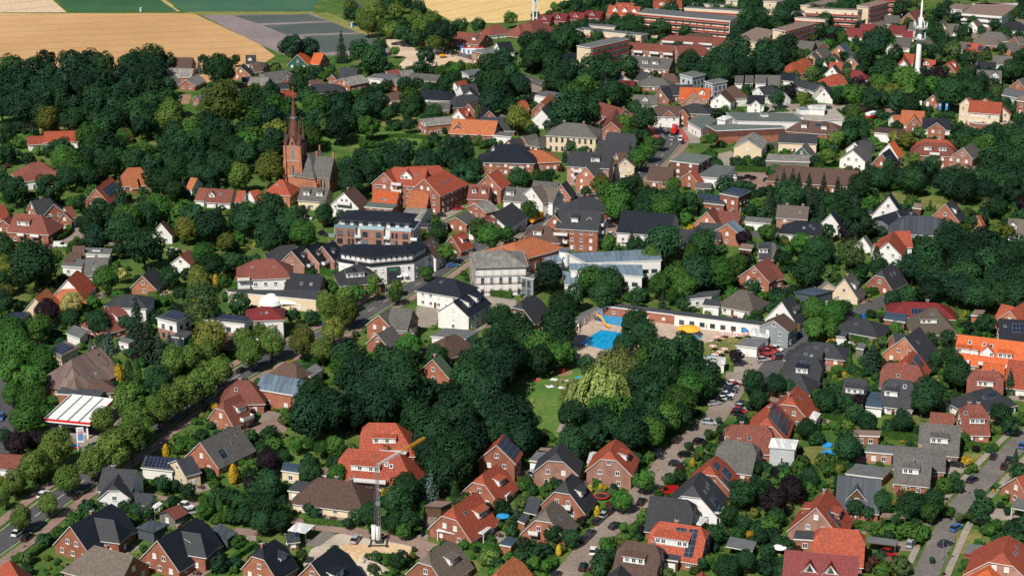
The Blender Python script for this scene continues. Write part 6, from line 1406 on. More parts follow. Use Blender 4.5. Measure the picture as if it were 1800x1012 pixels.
TREES_REST = {'o':[-237,861,72,83,707,41,-68,827,56,128,575,35,-176,788,64,39,486,42,48,913,56,193,775,58,-116,728,50,-132,768,59,-31,510,50,10,404,25,58,927,54,20,882,57,82,1025,59,192,729,59,-8,516,52,-59,1009,56,48,404,24,119,406,24,135,470,27,38,466,42,-211,821,59,55,497,39,-168,588,39,119,667,40,44,629,37,-25,411,29,39,846,56,231,939,55,-210,758,40,181,950,51,198,957,51,57,506,39,145,785,46,79,585,31,27,464,40,-202,916,68,20,573,39,-88,647,54,-70,424,27,42,974,50,-30,736,55,-78,958,62,178,848,53,-106,561,32,-113,786,60,14,403,22,-65,414,23,64,414,23,-81,429,23,-88,433,24,32,448,24,123,575,30,67,683,42,173,1070,57,20,940,70,46,474,35,94,478,29,42,493,43,159,602,55,-54,739,57,52,682,55,20,928,59,-158,842,64,-63,713,53,-142,716,45,190,1067,52,144,619,50,204,779,56,-207,845,56,-195,820,64,246,1014,54,191,701,50,3,399,21,-51,999,49,-87,638,48,182,900,65,-1,835,51,-247,913,70,52,519,42,-164,809,56,54,524,40,84,419,23,2,512,44,-22,734,46,94,618,31,204,738,53,247,1070,57,-5,525,50,-15,729,48,-172,750,54,177,622,49,-185,750,60,-138,761,58,22,514,32,59,404,20,56,411,21,40,436,22,133,539,26,118,603,29,-32,892,41,227,1092,50,36,894,57,61,427,30,-99,659,52,-95,854,54,-113,854,57,177,1055,50,-145,732,51,198,995,64,-60,886,40,198,722,55,95,1022,45,-169,821,62,114,649,30,-12,931,58,-186,808,64,133,649,30,132,1052,60,-92,1072,52,142,612,49,74,983,43,120,684,43,166,728,44,-210,902,73,53,791,35,221,795,48,-88,787,58,39,476,37,89,677,30,115,402,19,126,522,24,-63,559,25,-69,560,25,55,571,26,40,575,26,124,862,37,154,869,38,114,1025,44,-19,1042,45,-122,851,58,-67,422,24,130,517,32,174,615,46,117,933,65,-87,807,56,25,878,47,140,600,54,105,912,63,127,683,45,51,525,47,-164,828,62,174,667,32,-29,1038,48,-95,420,20,-138,629,28,154,742,32,-54,1080,59,-133,798,59,79,500,24,-56,833,35,210,834,35,-51,887,44,-165,855,65,20,895,58,213,786,50,195,1108,60,-92,418,20,13,715,30,-64,419,27,152,792,36,-1,890,66,-165,687,29,-46,813,33,-67,439,22,-99,425,19,-94,795,50,169,732,48,53,869,47,9,801,32,56,841,39,13,531,42,27,745,30,95,415,19,-173,736,54,-39,526,27,50,1119,49,46,1003,46,-119,737,49,-33,455,19,63,444,18,70,444,18,-3,422,18,87,418,17,23,395,17,44,391,16,-180,656,26,32,740,29,107,942,69,-144,784,53,-68,415,19,107,568,26,55,676,50,60,1040,43,124,1073,55,229,1022,43,194,879,40,-162,741,52,149,802,49,229,838,36,43,439,18,29,997,65,-195,859,54,91,487,24,-213,830,60,-160,805,43,-41,888,33,-101,423,17,-89,418,17,170,665,26,117,1041,52,-188,850,53,41,529,36,154,1115,55,187,1073,55,94,489,24,213,851,37,-165,837,62,232,1008,45,94,1081,45,121,1119,56,-46,513,40,-38,415,19,15,527,38,-180,835,51,222,831,30,-50,420,17,131,607,29,181,1110,48,31,767,28,136,1092,57,240,915,35,9,988,53,-72,1089,60,54,493,28,143,723,40,-70,986,42,-130,785,54,117,429,16,93,414,16,125,752,27,259,980,35,148,1050,42,63,782,30,-29,906,39,229,901,42,32,985,57,-67,738,42,25,775,28,197,748,48,127,940,62,5,532,39,200,1083,41,48,712,39,39,924,56,13,948,66,-145,765,49,-60,1025,57,-171,870,61,-85,434,17,227,823,34,143,1074,52,13,720,33,135,948,65,217,846,38,171,1033,39,187,706,50,37,806,28,-55,733,44,-191,758,44,-166,889,41,222,963,43,-48,418,15,-64,1109,49,272,1050,36,45,701,46,6,862,29,-23,900,31,262,960,37,174,862,38,147,794,47,-120,552,27,231,886,41,164,954,31,16,813,29,-114,841,49,53,1013,38,119,1101,51,-172,813,49,-65,854,51,113,439,16,133,1108,56,-64,675,22,113,434,15,90,406,14,-139,739,44,222,881,36,172,717,47,160,1020,35,107,1083,46,101,936,54,39,981,48,91,702,27,235,850,33,184,714,46,59,1126,38,57,1099,37,54,662,26,-59,738,43,79,1061,37,46,1113,40,76,573,18,29,708,22,50,446,15,-77,441,15,-40,413,14,177,936,29,90,411,14,175,1118,41,142,1056,46,206,761,43,235,1031,47,93,1092,50,37,1102,33,145,960,39,108,1076,40,225,890,37,261,1035,31,2,476,41,209,748,43,122,1037,40,-43,1008,57,180,1001,29,273,1033,32,195,870,26,56,432,21,-125,845,50,115,1073,43,-7,560,21,105,731,23,-68,842,49,133,1075,54,221,977,37,196,1092,50,26,754,29,176,1023,39,80,1107,42,48,944,45,131,530,17,184,1079,57,-46,895,35,139,1107,58,53,468,14,47,460,14,20,1075,29,154,809,38,208,775,41,192,951,34,142,1098,54,137,1123,58,33,853,47,-114,503,15,204,771,43,227,953,27,216,1048,28,58,1051,38,86,968,30,149,1036,37,151,1096,45,264,1070,28,111,1100,44,91,972,38,226,922,31,128,1067,46,158,952,26,-5,948,54,-143,957,29,-167,772,42,269,973,32,232,995,40,299,1097,37,153,955,24,66,1055,46,-4,543,31,217,985,32,122,421,11,147,1113,54,203,880,29,-26,917,30,108,907,28,-160,960,28,212,977,28,118,1081,49,87,1076,46,157,931,27,238,923,30,174,994,23,170,938,29,216,865,35,29,1070,24,226,857,31,229,986,38,105,1065,33,188,1016,22,223,874,27,203,906,37,274,1027,23,156,1044,32,144,1023,27,221,897,30,202,1112,42,188,949,26,164,1116,37,218,931,29,253,1057,26,228,846,29,146,564,12,35,1039,39,59,1067,35,107,1123,33,63,1080,38,57,479,10,85,397,8,98,395,8,231,861,27,-86,581,16,183,1044,24,149,913,26,214,810,27,171,1123,39,39,1051,36,-30,812,14,226,912,26,229,852,26,154,940,22,297,1089,25,245,926,30,-142,879,41,-152,642,15],'b':[-119,657,58,160,859,54,62,619,40,-23,622,35,-128,478,29,8,522,50,40,682,58,-38,579,31,-151,746,60,36,694,47,-75,418,23,92,647,34,53,968,52,98,545,33,16,522,36,-115,811,55,30,862,59,34,635,31,-50,455,25,57,763,39,40,514,48,-47,858,51,202,885,48,-2,644,34,-57,458,22,-46,584,27,50,812,40,-99,817,58,81,443,20,-26,407,19,-1,1063,45,-12,649,38,29,475,43,192,766,46,35,882,52,119,548,24,-166,783,43,-50,513,35,-29,604,25,177,887,51,8,390,16,86,787,31,5,391,17,52,579,26,-20,925,38,-51,580,31,-138,788,54,63,710,36,92,683,31,22,402,15,-113,775,48,-108,838,51,-54,461,18,-167,656,23,-28,925,40,-36,927,31,-74,801,47,117,412,15,-110,779,48,10,726,31,115,409,14,105,392,13,-62,979,30,199,768,46,29,409,15,180,1012,34,-86,462,15,-88,458,15,-1,816,35,98,846,24,50,800,30,27,411,13,-90,457,14,159,872,42,94,596,17,69,979,23,75,448,11,-3,413,10,59,784,27,-26,939,32,196,1068,8],'d':[-49,518,44,-169,760,59,-42,483,49,-106,965,62,-216,843,69,171,703,51,131,923,54,123,918,54,-138,746,56,-26,755,59,-194,873,72,-44,949,52,-107,812,60,-45,747,58,131,934,66,33,469,42,139,580,52,-233,903,72,117,962,70,-4,928,64,162,621,62,-189,834,62,154,631,59,-179,867,66,-21,746,57,-174,851,62,62,988,49,-189,892,65,-231,873,70,-46,928,44,-95,806,57,169,710,45,197,701,52,73,1010,49,-130,747,51,203,723,49,-61,842,55,165,615,58,-101,775,53,-183,856,60,-219,863,71,-211,872,74,-173,899,57,-8,904,67,145,982,58,166,594,52,-210,921,73,175,709,55,-125,789,58,-61,744,51,-15,888,55,-221,927,71,15,980,67,-183,895,68,-72,811,47,-162,816,57,-62,837,44,138,943,55,-136,464,23,-242,902,59,-4,850,58,109,1045,42,197,713,51,-193,866,60,137,1025,40,-79,677,29,-235,934,57,160,721,50,162,1061,46,-175,935,53,-202,886,69,-224,897,65,136,1036,48,-23,740,52,155,718,43,-241,878,66,-176,881,66,-151,926,50,123,1015,47,108,935,65,45,1039,44,-175,916,58,-192,926,60,139,967,61,-85,842,56,-230,854,60,-190,934,61,-99,764,44,17,962,66,130,961,62,168,1109,43,-65,729,46,43,1093,36,130,1044,40,-177,908,60,82,1012,33,-123,746,43,76,1094,38,151,1019,43,-114,871,48,257,1076,35,192,721,46,-44,850,40,102,1116,38,-12,513,42,88,984,37,94,1051,37,81,1076,46,10,957,58,40,1028,42,-146,793,48,-68,871,42,-53,757,46,39,1111,42,74,1100,42,88,1054,44,279,1022,29,284,1059,30,196,1051,30,62,1093,40,115,1125,44,86,1068,44,105,1049,35,161,1038,35,36,999,50,-37,755,40,165,1027,37,-78,858,42,92,1122,34,174,970,23,221,904,34,118,1004,37,105,1104,33,70,986,33,224,865,31,68,1124,38,67,1118,36,208,935,23,65,1111,34,109,1090,45,164,1123,39,68,1013,34,162,1098,40,124,1044,42,165,1076,40,141,1042,34,37,1122,34,39,1021,35,72,1060,36,258,944,32,74,1115,33,240,1008,27,174,974,23],'l':[-66,1073,57,-54,571,38,-41,987,47,139,783,37,131,755,35,-98,461,33,-126,424,20,-65,1014,53,136,859,37,-49,1028,54,154,826,42,-78,545,25,-46,592,27,-70,1031,50,-79,1053,59,-44,1043,57,166,751,30,-54,1061,46,186,865,43,-78,1065,59,-85,1062,51,-136,817,60,-94,1090,48,-38,589,23,-74,1103,52,36,731,26,175,882,35,-54,591,18],'i':[228,960,49,218,834,34,245,957,36,-49,395,15,229,872,35,-46,522,30,-82,804,34,163,1008,30,292,1082,32,212,965,28,246,1003,29,167,922,27,224,1056,30,220,958,27,109,416,12,150,966,30,248,1064,29,230,928,28,152,923,26,147,910,22,147,918,25,219,841,33,232,1045,26,235,1024,32],'y':[-101,782,57,-164,576,35,169,782,34,35,707,42,-169,598,35,-175,615,26,165,790,28,180,652,24,179,868,44,49,656,24,7,808,33,-80,719,24,107,392,10,155,795,28,179,660,16],'p':[206,896,62,4,565,30,67,524,26,-126,459,29,83,643,31,194,686,32,82,428,21,121,646,46,97,488,26,-66,434,21,133,879,37,17,414,15,164,876,55,91,449,16,31,409,14,175,1019,31,193,789,41,114,414,12,122,413,14,80,618,28],'f':[-132,602,27]}
CONIFERS = {'s':[-108.5,527.9,4,-1,-116.3,548.7,3.7,-1,106.6,519.3,2.9,-1,-151.2,697.9,3.4,-1,-89,968.5,4.5,-1,-105.5,526.9,2.6,-1,110.7,673.3,3,8,100,675.5,2.9,8,130.2,446.4,1.9,-1,142.8,502.1,2.1,-1,-120.4,512.2,2.2,-1,48.5,571.9,2,-1,-112.9,535.7,3,-1,120.1,698.7,3.3,-1,128.8,676.9,3,8,115.2,668.5,2.5,8,-144,724.7,3.5,-1,-127.7,704.3,2.8,-1,-122.1,600.7,1.9,-1,111.3,626.2,2.5,-1,123.4,661.6,3.2,8,-117.5,510.9,1.5,-1,115.1,704.2,2.8,8,127.3,708.6,2.4,-1,101.8,696.7,3.3,-1,109.5,708.1,3.3,8,44.2,896.1,3.2,-1,98.8,693.7,2.4,8,107.1,695.4,3.6,8,121.3,676.9,2.6,8,22.1,763.8,1.9,-1,92.3,690.6,2.4,-1,42.7,642.6,2,-1,105.1,519.6,2.1,-1,99.5,683.8,2.8,8,115.1,686.8,2.7,8,53.3,922.1,2.6,6,107.3,716.9,2.5,-1,83.7,700.1,1.4,-1,115.7,674.9,2.4,8,109.7,683.1,2.9,8,48.4,926.1,3.6,-1,112.4,711.2,2.7,-1,126.3,688.9,2.9,8,116.4,709.9,2.6,-1,209,1102.4,1.7,-1,42.6,854.2,2.8,6,114.1,692.4,2.6,8,126.8,697.3,2.3,8,112.7,677.7,2.5,8,-38.5,944,1.6,-1,34.9,921.7,3.2,6,110.6,687,2.8,8,118.1,690.1,2.3,8,118,694.4,2.3,8,120.8,691.9,2.4,8,220.7,814.4,1.6,-1,32.7,917.3,3.2,6,-135.6,731.3,3.2,-1,92,1066.9,1.1,-1,182.7,1097.3,.8,-1,124.7,666.5,2.2,8,27.9,919.4,2.4,6,31.2,928.8,2.6,6],'u':[-20.2,427.9,2.8,-1,-122.5,534.7,2.7,-1,-128,535.8,1.6,-1,-101.1,537.6,1.6,-1,1,419.3,1.2,-1,-105.1,540.8,1.6,-1,-159.1,940.8,2.3,-1,45.3,890.7,2.7,-1,-44.3,476.2,3.1,-1],'c':[-108.4,506.4,1.5,-1,-110.8,507,1.4,-1,-14.2,427,1.1,-1,-71.9,420.1,1,-1,99.7,519.5,1,-1,-54.4,419.4,.8,-1,124.5,611.8,1.7,-1,-7,431.9,.7,-1,84.6,691.8,1.1,-1,-73.3,419.4,.8,-1,72,688.1,1,-1,-15.9,837.1,1.2,-1,8.6,434.7,.6,-1,-3.9,431.6,.6,-1,-5,430.7,.6,-1,-56.2,422.8,.6,-1,-12,433.3,.5,-1,160.4,693.1,.6,-1,160.4,685.3,.6,-1,91.6,395.9,.3,-1,-51.5,888.7,.5,-1,-48.7,888.7,.5,-1],'g':[-71.2,439.8,1.3,-1,-114.3,509.8,1.5,-1,-91.2,455.8,1,-1,-99.6,600.2,1.1,-1,20.9,419.5,.8,-1,11,399.2,.7,-1,89.4,552.5,.8,-1,47.1,449.9,.7,-1,19.8,434,.6,-1,145.2,568,.6,-1,106.5,504.7,.6,-1]}
CONIFERS_REST = {}
GARDENS = [
(420,[(-133.5,449.4),(-68.3,428.5),(-52.7,472.3),(-29.1,438.8),(14.4,435.3),(13.1,387.9),(-117.6,387.9)]),
(480,[(-3.1,472.3),(72.9,497.2),(58.8,387.9),(-2.6,387.9)]),
(650,[(68,524.5),(163.5,565.3),(117.6,387.9),(57.5,387.9)]),
(300,[(75.3,587.9),(166.4,576.4),(145.8,497.2),(64.8,497.2)]),
(300,[(65,682),(158,697),(130.8,565.3),(54.5,565.3)]),
(400,[(-194,682),(-97,667),(-64.6,524.5),(-79.8,488.6),(-139.4,472.3)]),
(160,[(-99,667),(0,722),(0,524.5),(-64.6,524.5)]),
(160,[(0,722),(82,748),(64.7,576.4),(0,576.4)]),
(260,[(-229,817),(-152,817),(-86,722),(-95,652),(-184,645)]),
(420,[(-146,953),(-12,953),(-10,786),(-83,786)]),
(420,[(-15,953),(146,953),(113,722),(-9,722)]),
(1100,[(148,1080),(311,1137),(216,767),(108,767)]),
(300,[(84,767),(216,767),(178.9,625.1),(74,667)]),
(220,[(-82.9,534.2),(7,544.2),(6,456.8),(-51.9,464.4)]),
(420,[(0,1178),(179,1178),(144,939),(0,939)]),
(200,[(182,1199),(327,1199),(288,1046),(160,1046)]),
(150,[(-94.3,480.3),(-80.3,515.1),(-58.8,501.5),(-54.2,456.8),(-68.3,428.5),(-88.4,445.8)])
]
HEDGES = [
(2,2,[(-186,654),(-168,650),(-164,654),(-163,662),(-165,668)]),
(1.4,1.2,[(-113.5,396.6),(-112.1,400.6),(-109.9,405.1)]),
(1.3,1,[(-106.5,419.9),(-103.8,424.5)]),
(1.5,1.1,[(-68.8,389.4),(-65,396.9),(-61.1,404)]),
(1.4,1.2,[(-67.7,404.8),(-61.5,403.2)]),
(1.2,1.2,[(-86.9,426.4),(-82.3,430.6)]),
(2,1.4,[(-91.7,438.5),(-84.2,434.1)]),
(2.2,1.8,[(-22.6,408.8),(-22.5,416.8),(-22.5,426.6)]),
(2,1.4,[(-38.3,441.5),(-30.4,440.6)]),
(1.6,1.2,[(-11.8,403.5),(-5.4,402)]),
(1.8,1.4,[(-31.7,396.9),(-26.6,395.8)]),
(1.4,1.2,[(-50.7,416.8),(-44.4,415.6),(-40.8,414.8)]),
(2,1.4,[(-34.8,416.8),(-33.6,410.5)]),
(2.2,2.2,[(20.3,438.6),(31,440.6)]),
(1.5,2,[(6.9,389.4),(9.4,392.6),(9.4,396.6)]),
(1.6,1.3,[(39.6,396.6),(46.8,398)]),
(1.8,1.6,[(20.9,401.7),(24.2,401)]),
(1.3,1.2,[(47.7,397.7),(53.3,396.6)]),
(1.8,1.6,[(99.8,470.4),(109.8,467.7)]),
(1.7,1.6,[(120.8,463.6),(129.3,460.7)]),
(1.6,2.2,[(110.9,416.4),(113.5,420.8),(117,426.4)]),
(1.6,1.2,[(84.3,412.9),(88.6,412.7)]),
(1.6,1.2,[(91.6,410.4),(96.3,408.3)]),
(2,1.4,[(96.3,403.2),(100.3,411.7)]),
(1.6,1.2,[(123,427.8),(125.4,432.4)]),
(1.8,1.4,[(83.6,450),(87.6,449.5)]),
(1.5,2.4,[(106.3,418.4),(108.5,423.3)]),
(2.4,2,[(113,585.2),(121.1,591.5)]),
(2,1.4,[(104.5,546.1),(110.4,544.6)]),
(1.7,1.3,[(94.4,519.2),(100.7,516.8)]),
(1.8,1.3,[(88.5,511.1),(95.4,507.7)]),
(1.8,1.3,[(103.4,488.9),(111.6,486.1)]),
(1.6,1.3,[(113,566.9),(119.6,568.7)]),
(1.6,1.2,[(86.2,483.2),(93,481.6)]),
(2.2,2,[(92,750),(106,747)]),
(1.6,1.3,[(17,645),(24,642)]),
(1.6,1.2,[(62,671),(65,671)]),
(1.6,1.2,[(66,670),(69,670)]),
(1.5,1.2,[(86,666),(89,664)]),
(1.8,1.5,[(-78.7,617.4),(-67.1,614.7),(-61.4,611.1),(-59.7,614.2)]),
(1.6,1.2,[(-61,642),(-55.9,640)]),
(1.8,1.4,[(96,649),(100,659)]),
(1.8,1.4,[(161,681),(167,680)]),
(1.6,1.3,[(96,666),(98,668)]),
(1.6,1.6,[(-167.2,579.4),(-161.5,581.3)]),
(2,1.6,[(-9.2,591),(0,587.4)]),
(1.6,1.5,[(-64,802),(-50,807),(-29,802),(-15,805)])
]
CARS = [
(16.5,392.6,75,'k','car'),
(19.1,400.7,82,'w','car'),
(17.4,406.8,64,'k','car'),
(18.9,410,66,'k','car'),
(21,416.9,60,'k','car'),
(22.7,420.4,64,'s','car'),
(24.5,423,62,'k','car'),
(25.2,414.2,45,'k','car'),
(32.4,428,66,'k','car'),
(50.2,466.3,50,'k','car'),
(45.9,457.2,22,'k','car'),
(43,451,-17,'k','car'),
(38.1,456.3,-27,'k','car'),
(44.7,467.3,64,'k','car'),
(39.6,433.9,180,'r','van'),
(5.5,445.3,62,'s','car'),
(10.1,388.4,69,'k','car'),
(22.9,395.9,-20,'n','car'),
(38.9,459.6,-32,'k','car'),
(127.2,456.3,65,'k','car'),
(128.4,449.8,67,'k','car'),
(116.2,450.7,-23,'k','car'),
(118.2,441.3,45,'n','car'),
(107.6,413.1,48,'b','car'),
(103.2,404.5,32,'n','car'),
(94.7,404.5,71,'s','car'),
(88.9,399.6,-39,'r','car'),
(136.7,463.4,62,'b','car'),
(130.7,454,65,'k','car'),
(63.1,485.6,-29,'k','car'),
(63.8,488,-29,'r','car'),
(64.5,490.3,-29,'s','car'),
(65.3,492.5,-30,'n','car'),
(64.8,507.5,38,'r','car'),
(63.6,506.2,10,'s','car'),
(63.2,504.4,10,'k','car'),
(62.7,502.6,10,'n','car'),
(61.5,500,-10,'w','car'),
(60.8,497.5,-10,'k','car'),
(60.4,497.1,30,'w','car'),
(58.5,495.2,19,'k','car'),
(57.1,493.4,23,'s','car'),
(54.5,479.4,-15,'s','car'),
(76.3,534.4,-32,'r','car'),
(75.7,528.3,15,'s','car'),
(76.8,531.3,-16,'r','car'),
(64.5,509.1,27,'w','car'),
(79.6,537.1,-32,'r','car'),
(80.7,537.6,-32,'w','car'),
(78,534.9,-32,'r','car'),
(77.4,530,-31,'r','car'),
(80.7,531,69,'k','car'),
(85.2,544.4,59,'k','car'),
(89.2,550.2,47,'b','car'),
(110.4,567.2,42,'k','car'),
(101.9,541.9,-11,'w','van'),
(141.6,483,57,'s','car'),
(104.3,578.8,-26,'k','car'),
(-37.4,406.8,75,'s','car'),
(-109.4,431.8,76,'k','car'),
(-118.1,432.2,72,'w','car'),
(-116.1,407.9,71,'k','car'),
(-119.1,410.5,72,'w','car'),
(-79,422.2,22,'s','car'),
(-81,425.5,-34,'w','car'),
(-64.7,405.1,0,'k','car'),
(-103.4,388.9,41,'k','car'),
(-80,519.3,61,'k','car'),
(-85,490,64,'k','car'),
(-141.9,483,-86,'b','car'),
(-121.4,476.9,-21,'w','car'),
(-22,718.3,0,'b','car'),
(-23.4,712.4,73,'k','car'),
(-20.7,692.2,16,'r','car'),
(-26.9,682.5,0,'k','car'),
(-20.7,620.9,22,'b','car'),
(-68.4,671.2,13,'n','car'),
(-77.6,678.7,-10,'w','van'),
(-84.4,674.9,-39,'w','van'),
(-69.3,658.4,-33,'k','car'),
(45.5,734.8,52,'w','car'),
(48.7,740.4,52,'w','car'),
(50.7,743.7,49,'w','car'),
(50.3,737.7,52,'s','car'),
(45.9,731.1,52,'k','car'),
(3.7,663.8,74,'k','car'),
(36.7,674,19,'k','car'),
(36.4,668.4,19,'k','car'),
(36.4,658,61,'w','car'),
(90.9,737,-31,'w','car'),
(93,735.9,41,'k','car'),
(96,738.6,52,'k','car'),
(97.8,736.4,57,'k','car'),
(91.8,729.8,52,'n','car'),
(93.7,729,51,'k','car'),
(92.3,725.7,51,'k','car'),
(103,733.7,57,'k','car'),
(97.6,751.7,27,'w','car'),
(41.2,645.1,0,'w','car'),
(92.7,666.5,0,'w','car'),
(70.9,831,-22,'r','car'),
(74,829.4,60,'k','car'),
(76.3,825.8,59,'n','car'),
(74,802,81,'w','van'),
(80.9,820.4,-34,'k','car'),
(67.6,820.4,56,'w','car'),
(68.8,812.4,59,'k','car'),
(70.5,802,68,'s','car'),
(74.6,795.6,72,'k','car'),
(134.5,679.1,-19,'w','car'),
(130.5,650,-45,'s','car'),
(131.2,657.5,51,'b','car'),
(97.6,663.8,45,'n','car'),
(-162.1,643.9,0,'w','van'),
(-120.8,638.3,37,'w','car'),
(179.7,858.3,-37,'k','van'),
(225.4,1007.7,-38,'b','car'),
(172.7,868.6,0,'k','car'),
(177.5,865.6,0,'w','car'),
(172.1,910.8,0,'k','car'),
(-65.9,1038.2,63,'w','car'),
(-58.3,1029.9,56,'w','van'),
(-30.4,992.2,46,'k','car')
]
POS = {'church_tower':[(-85.93,722.07)],'church_nave':[(-80.08,722.39),(-75.99,729.19)],'church_transept':[(-77,720.74),(-69.15,718.52)],'mast':[(206.65,942.33)],'apartments':[(-63.33,637.89),(-35.15,633.01),(-31.28,638.25)],'white_block':[(-58.8,606.28),(-47.79,600.61),(-33.1,605.01),(-28.65,613.67)],'canopy':[(-126.51,470.83),(-113.72,467.8),(-110.68,484.82),(-123.3,488.44)],'pylon':[(-114.93,461.38),(-116.84,462.14)],'crane':[(-31.81,406.2)],'jib':[(-30.58,404.53),(-20.06,421.13)],'tanks':[(-33.03,407.12),(-31.89,406.36)],'pool_upper':[(25.43,565.11),(27.31,570.88),(37.88,566.75),(35.56,558.11)],'pool_lower':[(20.53,543.55),(28.09,555.73),(39.02,550.23),(30.82,535.54)],'slide':[(25.93,564.02),(30.87,557.58)],'big_parasol':[(54.98,550.23)],'vault':[(-81.16,577.88),(-62.47,576.19)],'bell_frame':[(13.08,1070.6)],'round_stair':[(17.98,613.13)],'towels':[(12.3,513.16),(16.29,512.24),(14.5,506.54),(11.01,507.53),(7.26,512.79),(3.77,510.96),(4.98,507.12),(7.33,517.92),(10.99,521.53),(13.25,524.37),(18.26,510.87),(61.63,545.85),(65.58,548.16),(63.76,546.87),(68.31,549.71),(69.79,550.23),(64.15,549.71)],'standing':[(12.78,507.71),(14.15,509.51),(14.59,510.19),(16.98,506.81),(5.75,494.95),(4.36,501.03),(68.9,553.1),(66.99,543.3),(68.48,542.54),(58.67,551.79),(61.24,556.52),(71.2,524.37),(73.61,525.33),(62.77,523.42),(64.16,501.92),(63.56,502.36),(37.54,448.03)],'lying':[(7.41,512.9),(3.9,510.8),(5.03,507),(7.36,517.8),(11.04,521.36),(10.06,508.13),(15.13,508.35),(16.21,508.71),(17.96,506.33),(61.98,545.83),(65.74,548.09),(69.86,550.16)],'lawn_parasols':[(65.63,548.34),(69.75,547.31),(72.77,548.34),(63.35,545.24),(61.28,537.12),(64.54,534.62),(62.94,532.15),(61.14,529.69),(60.32,527.74),(76.13,552),(72.57,551.22),(19.55,510.3)],'garden_parasols':[(-69.36,395.78),(63.09,399.93),(-2.22,417),(109.69,487.81)],'banners':[(167.9,871.36),(169.68,871.36),(171.22,871.36),(192.58,854.86),(189.88,857.18),(196.62,846.83),(199.7,846.83)],'containers':[(-24.81,994.9),(-22.3,991.83),(-17.51,994.9),(-26.97,999.53),(-15.78,988.79)],'toilets':[(-92.04,1068.84),(-222.07,1117.41)],'yellow_box':[(-48.28,1007.33)],'works_rows':[(-67.32,1038.06),(-56.48,1024.91),(-45.49,1002.63),(-33.28,985.76),(-23.96,975.29),(-15.92,959.26),(-12.23,946.51),(-67.29,1048.14),(-55.64,1033.09),(-44.21,1008.91),(-30.56,996.44),(-21.78,985.76)],'excavator':[(-36.45,981.25)],'lamps':[(-118.05,399.88),(112.83,423.27),(101.33,394.6),(100.71,396.64),(-41.98,590),(-34.02,583.6),(-167.41,649.65),(-140.17,644.1),(-147.93,644.1)],'trampolines':[(22.53,430.92),(23.87,442.67)],'paddling':[(84.08,458.35),(84.53,464.05)],'playhouse':[(87.23,392.29)],'wheelie_bins':[(112.63,567.29),(113.36,567.29),(114.18,567.29),(-59.61,559.71),(-58.81,560.79),(-57.69,562.4)],'bin':[(15.26,518.71)],'tanker':[(71.21,808.67),(73.18,820.32)],'yellow_truck':[(5.93,669.8),(11.82,681.06)],'lorry':[(161.26,836.7),(169.42,845.69)],'sign_yellow':[(-38.8,579.02)],'spoil':[(-33.94,392.58),(-32.27,391.43)],'sail':[(80.29,451.18),(82.32,448.97),(82.64,451.91)]}
def ground_mat(name, cols, scales, rough=0.95, stripes=None):
	m, nt, N, L, b = _nt(name)
	pos = N.new('ShaderNodeNewGeometry').outputs['Position']
	n1 = nd(N, 'TexNoise', Scale=scales[0], Detail=8, Roughness=0.62)
	L.new(pos, n1.inputs['Vector'])
	k = len(cols)
	rp = _ramp(N, [(0.3 + 0.4 * i / (k - 1), c) for i, c in enumerate(cols)])
	L.new(n1.outputs[0], rp.inputs[0])
	n2 = nd(N, 'TexNoise', Scale=scales[1], Detail=4)
	L.new(pos, n2.inputs['Vector'])
	amp = 0.2 if 'wheat' in name else 0.5
	out = scaled(N, L, rp.outputs[0], n2.outputs[0], 1 - amp, 1 + amp)
	if stripes:
		mp = nd(N, 'Mapping', Rotation=(0, 0, R(stripes[0])))
		L.new(pos, mp.inputs[0])
		wv = nd(N, 'TexWave', Scale=0.314 / stripes[1], Distortion=0.4, Detail=1)
		L.new(mp.outputs[0], wv.inputs['Vector'])
		cr = _ramp(N, [(stripes[4] if len(stripes) > 4 else 0.55, (0, 0, 0)), (1.0, (stripes[3],) * 3)])
		L.new(wv.outputs['Fac'], cr.inputs[0])
		mx = nd(N, 'MixRGB', Color2=(*stripes[2], 1))
		L.new(cr.outputs[0], mx.inputs[0])
		L.new(out, mx.inputs[1])
		out = mx.outputs[0]
	L.new(out, b.inputs['Base Color'])
	b.inputs['Roughness'].default_value = rough
	b.inputs['Specular IOR Level'].default_value = 0.15
	MATS[name] = m
	return m
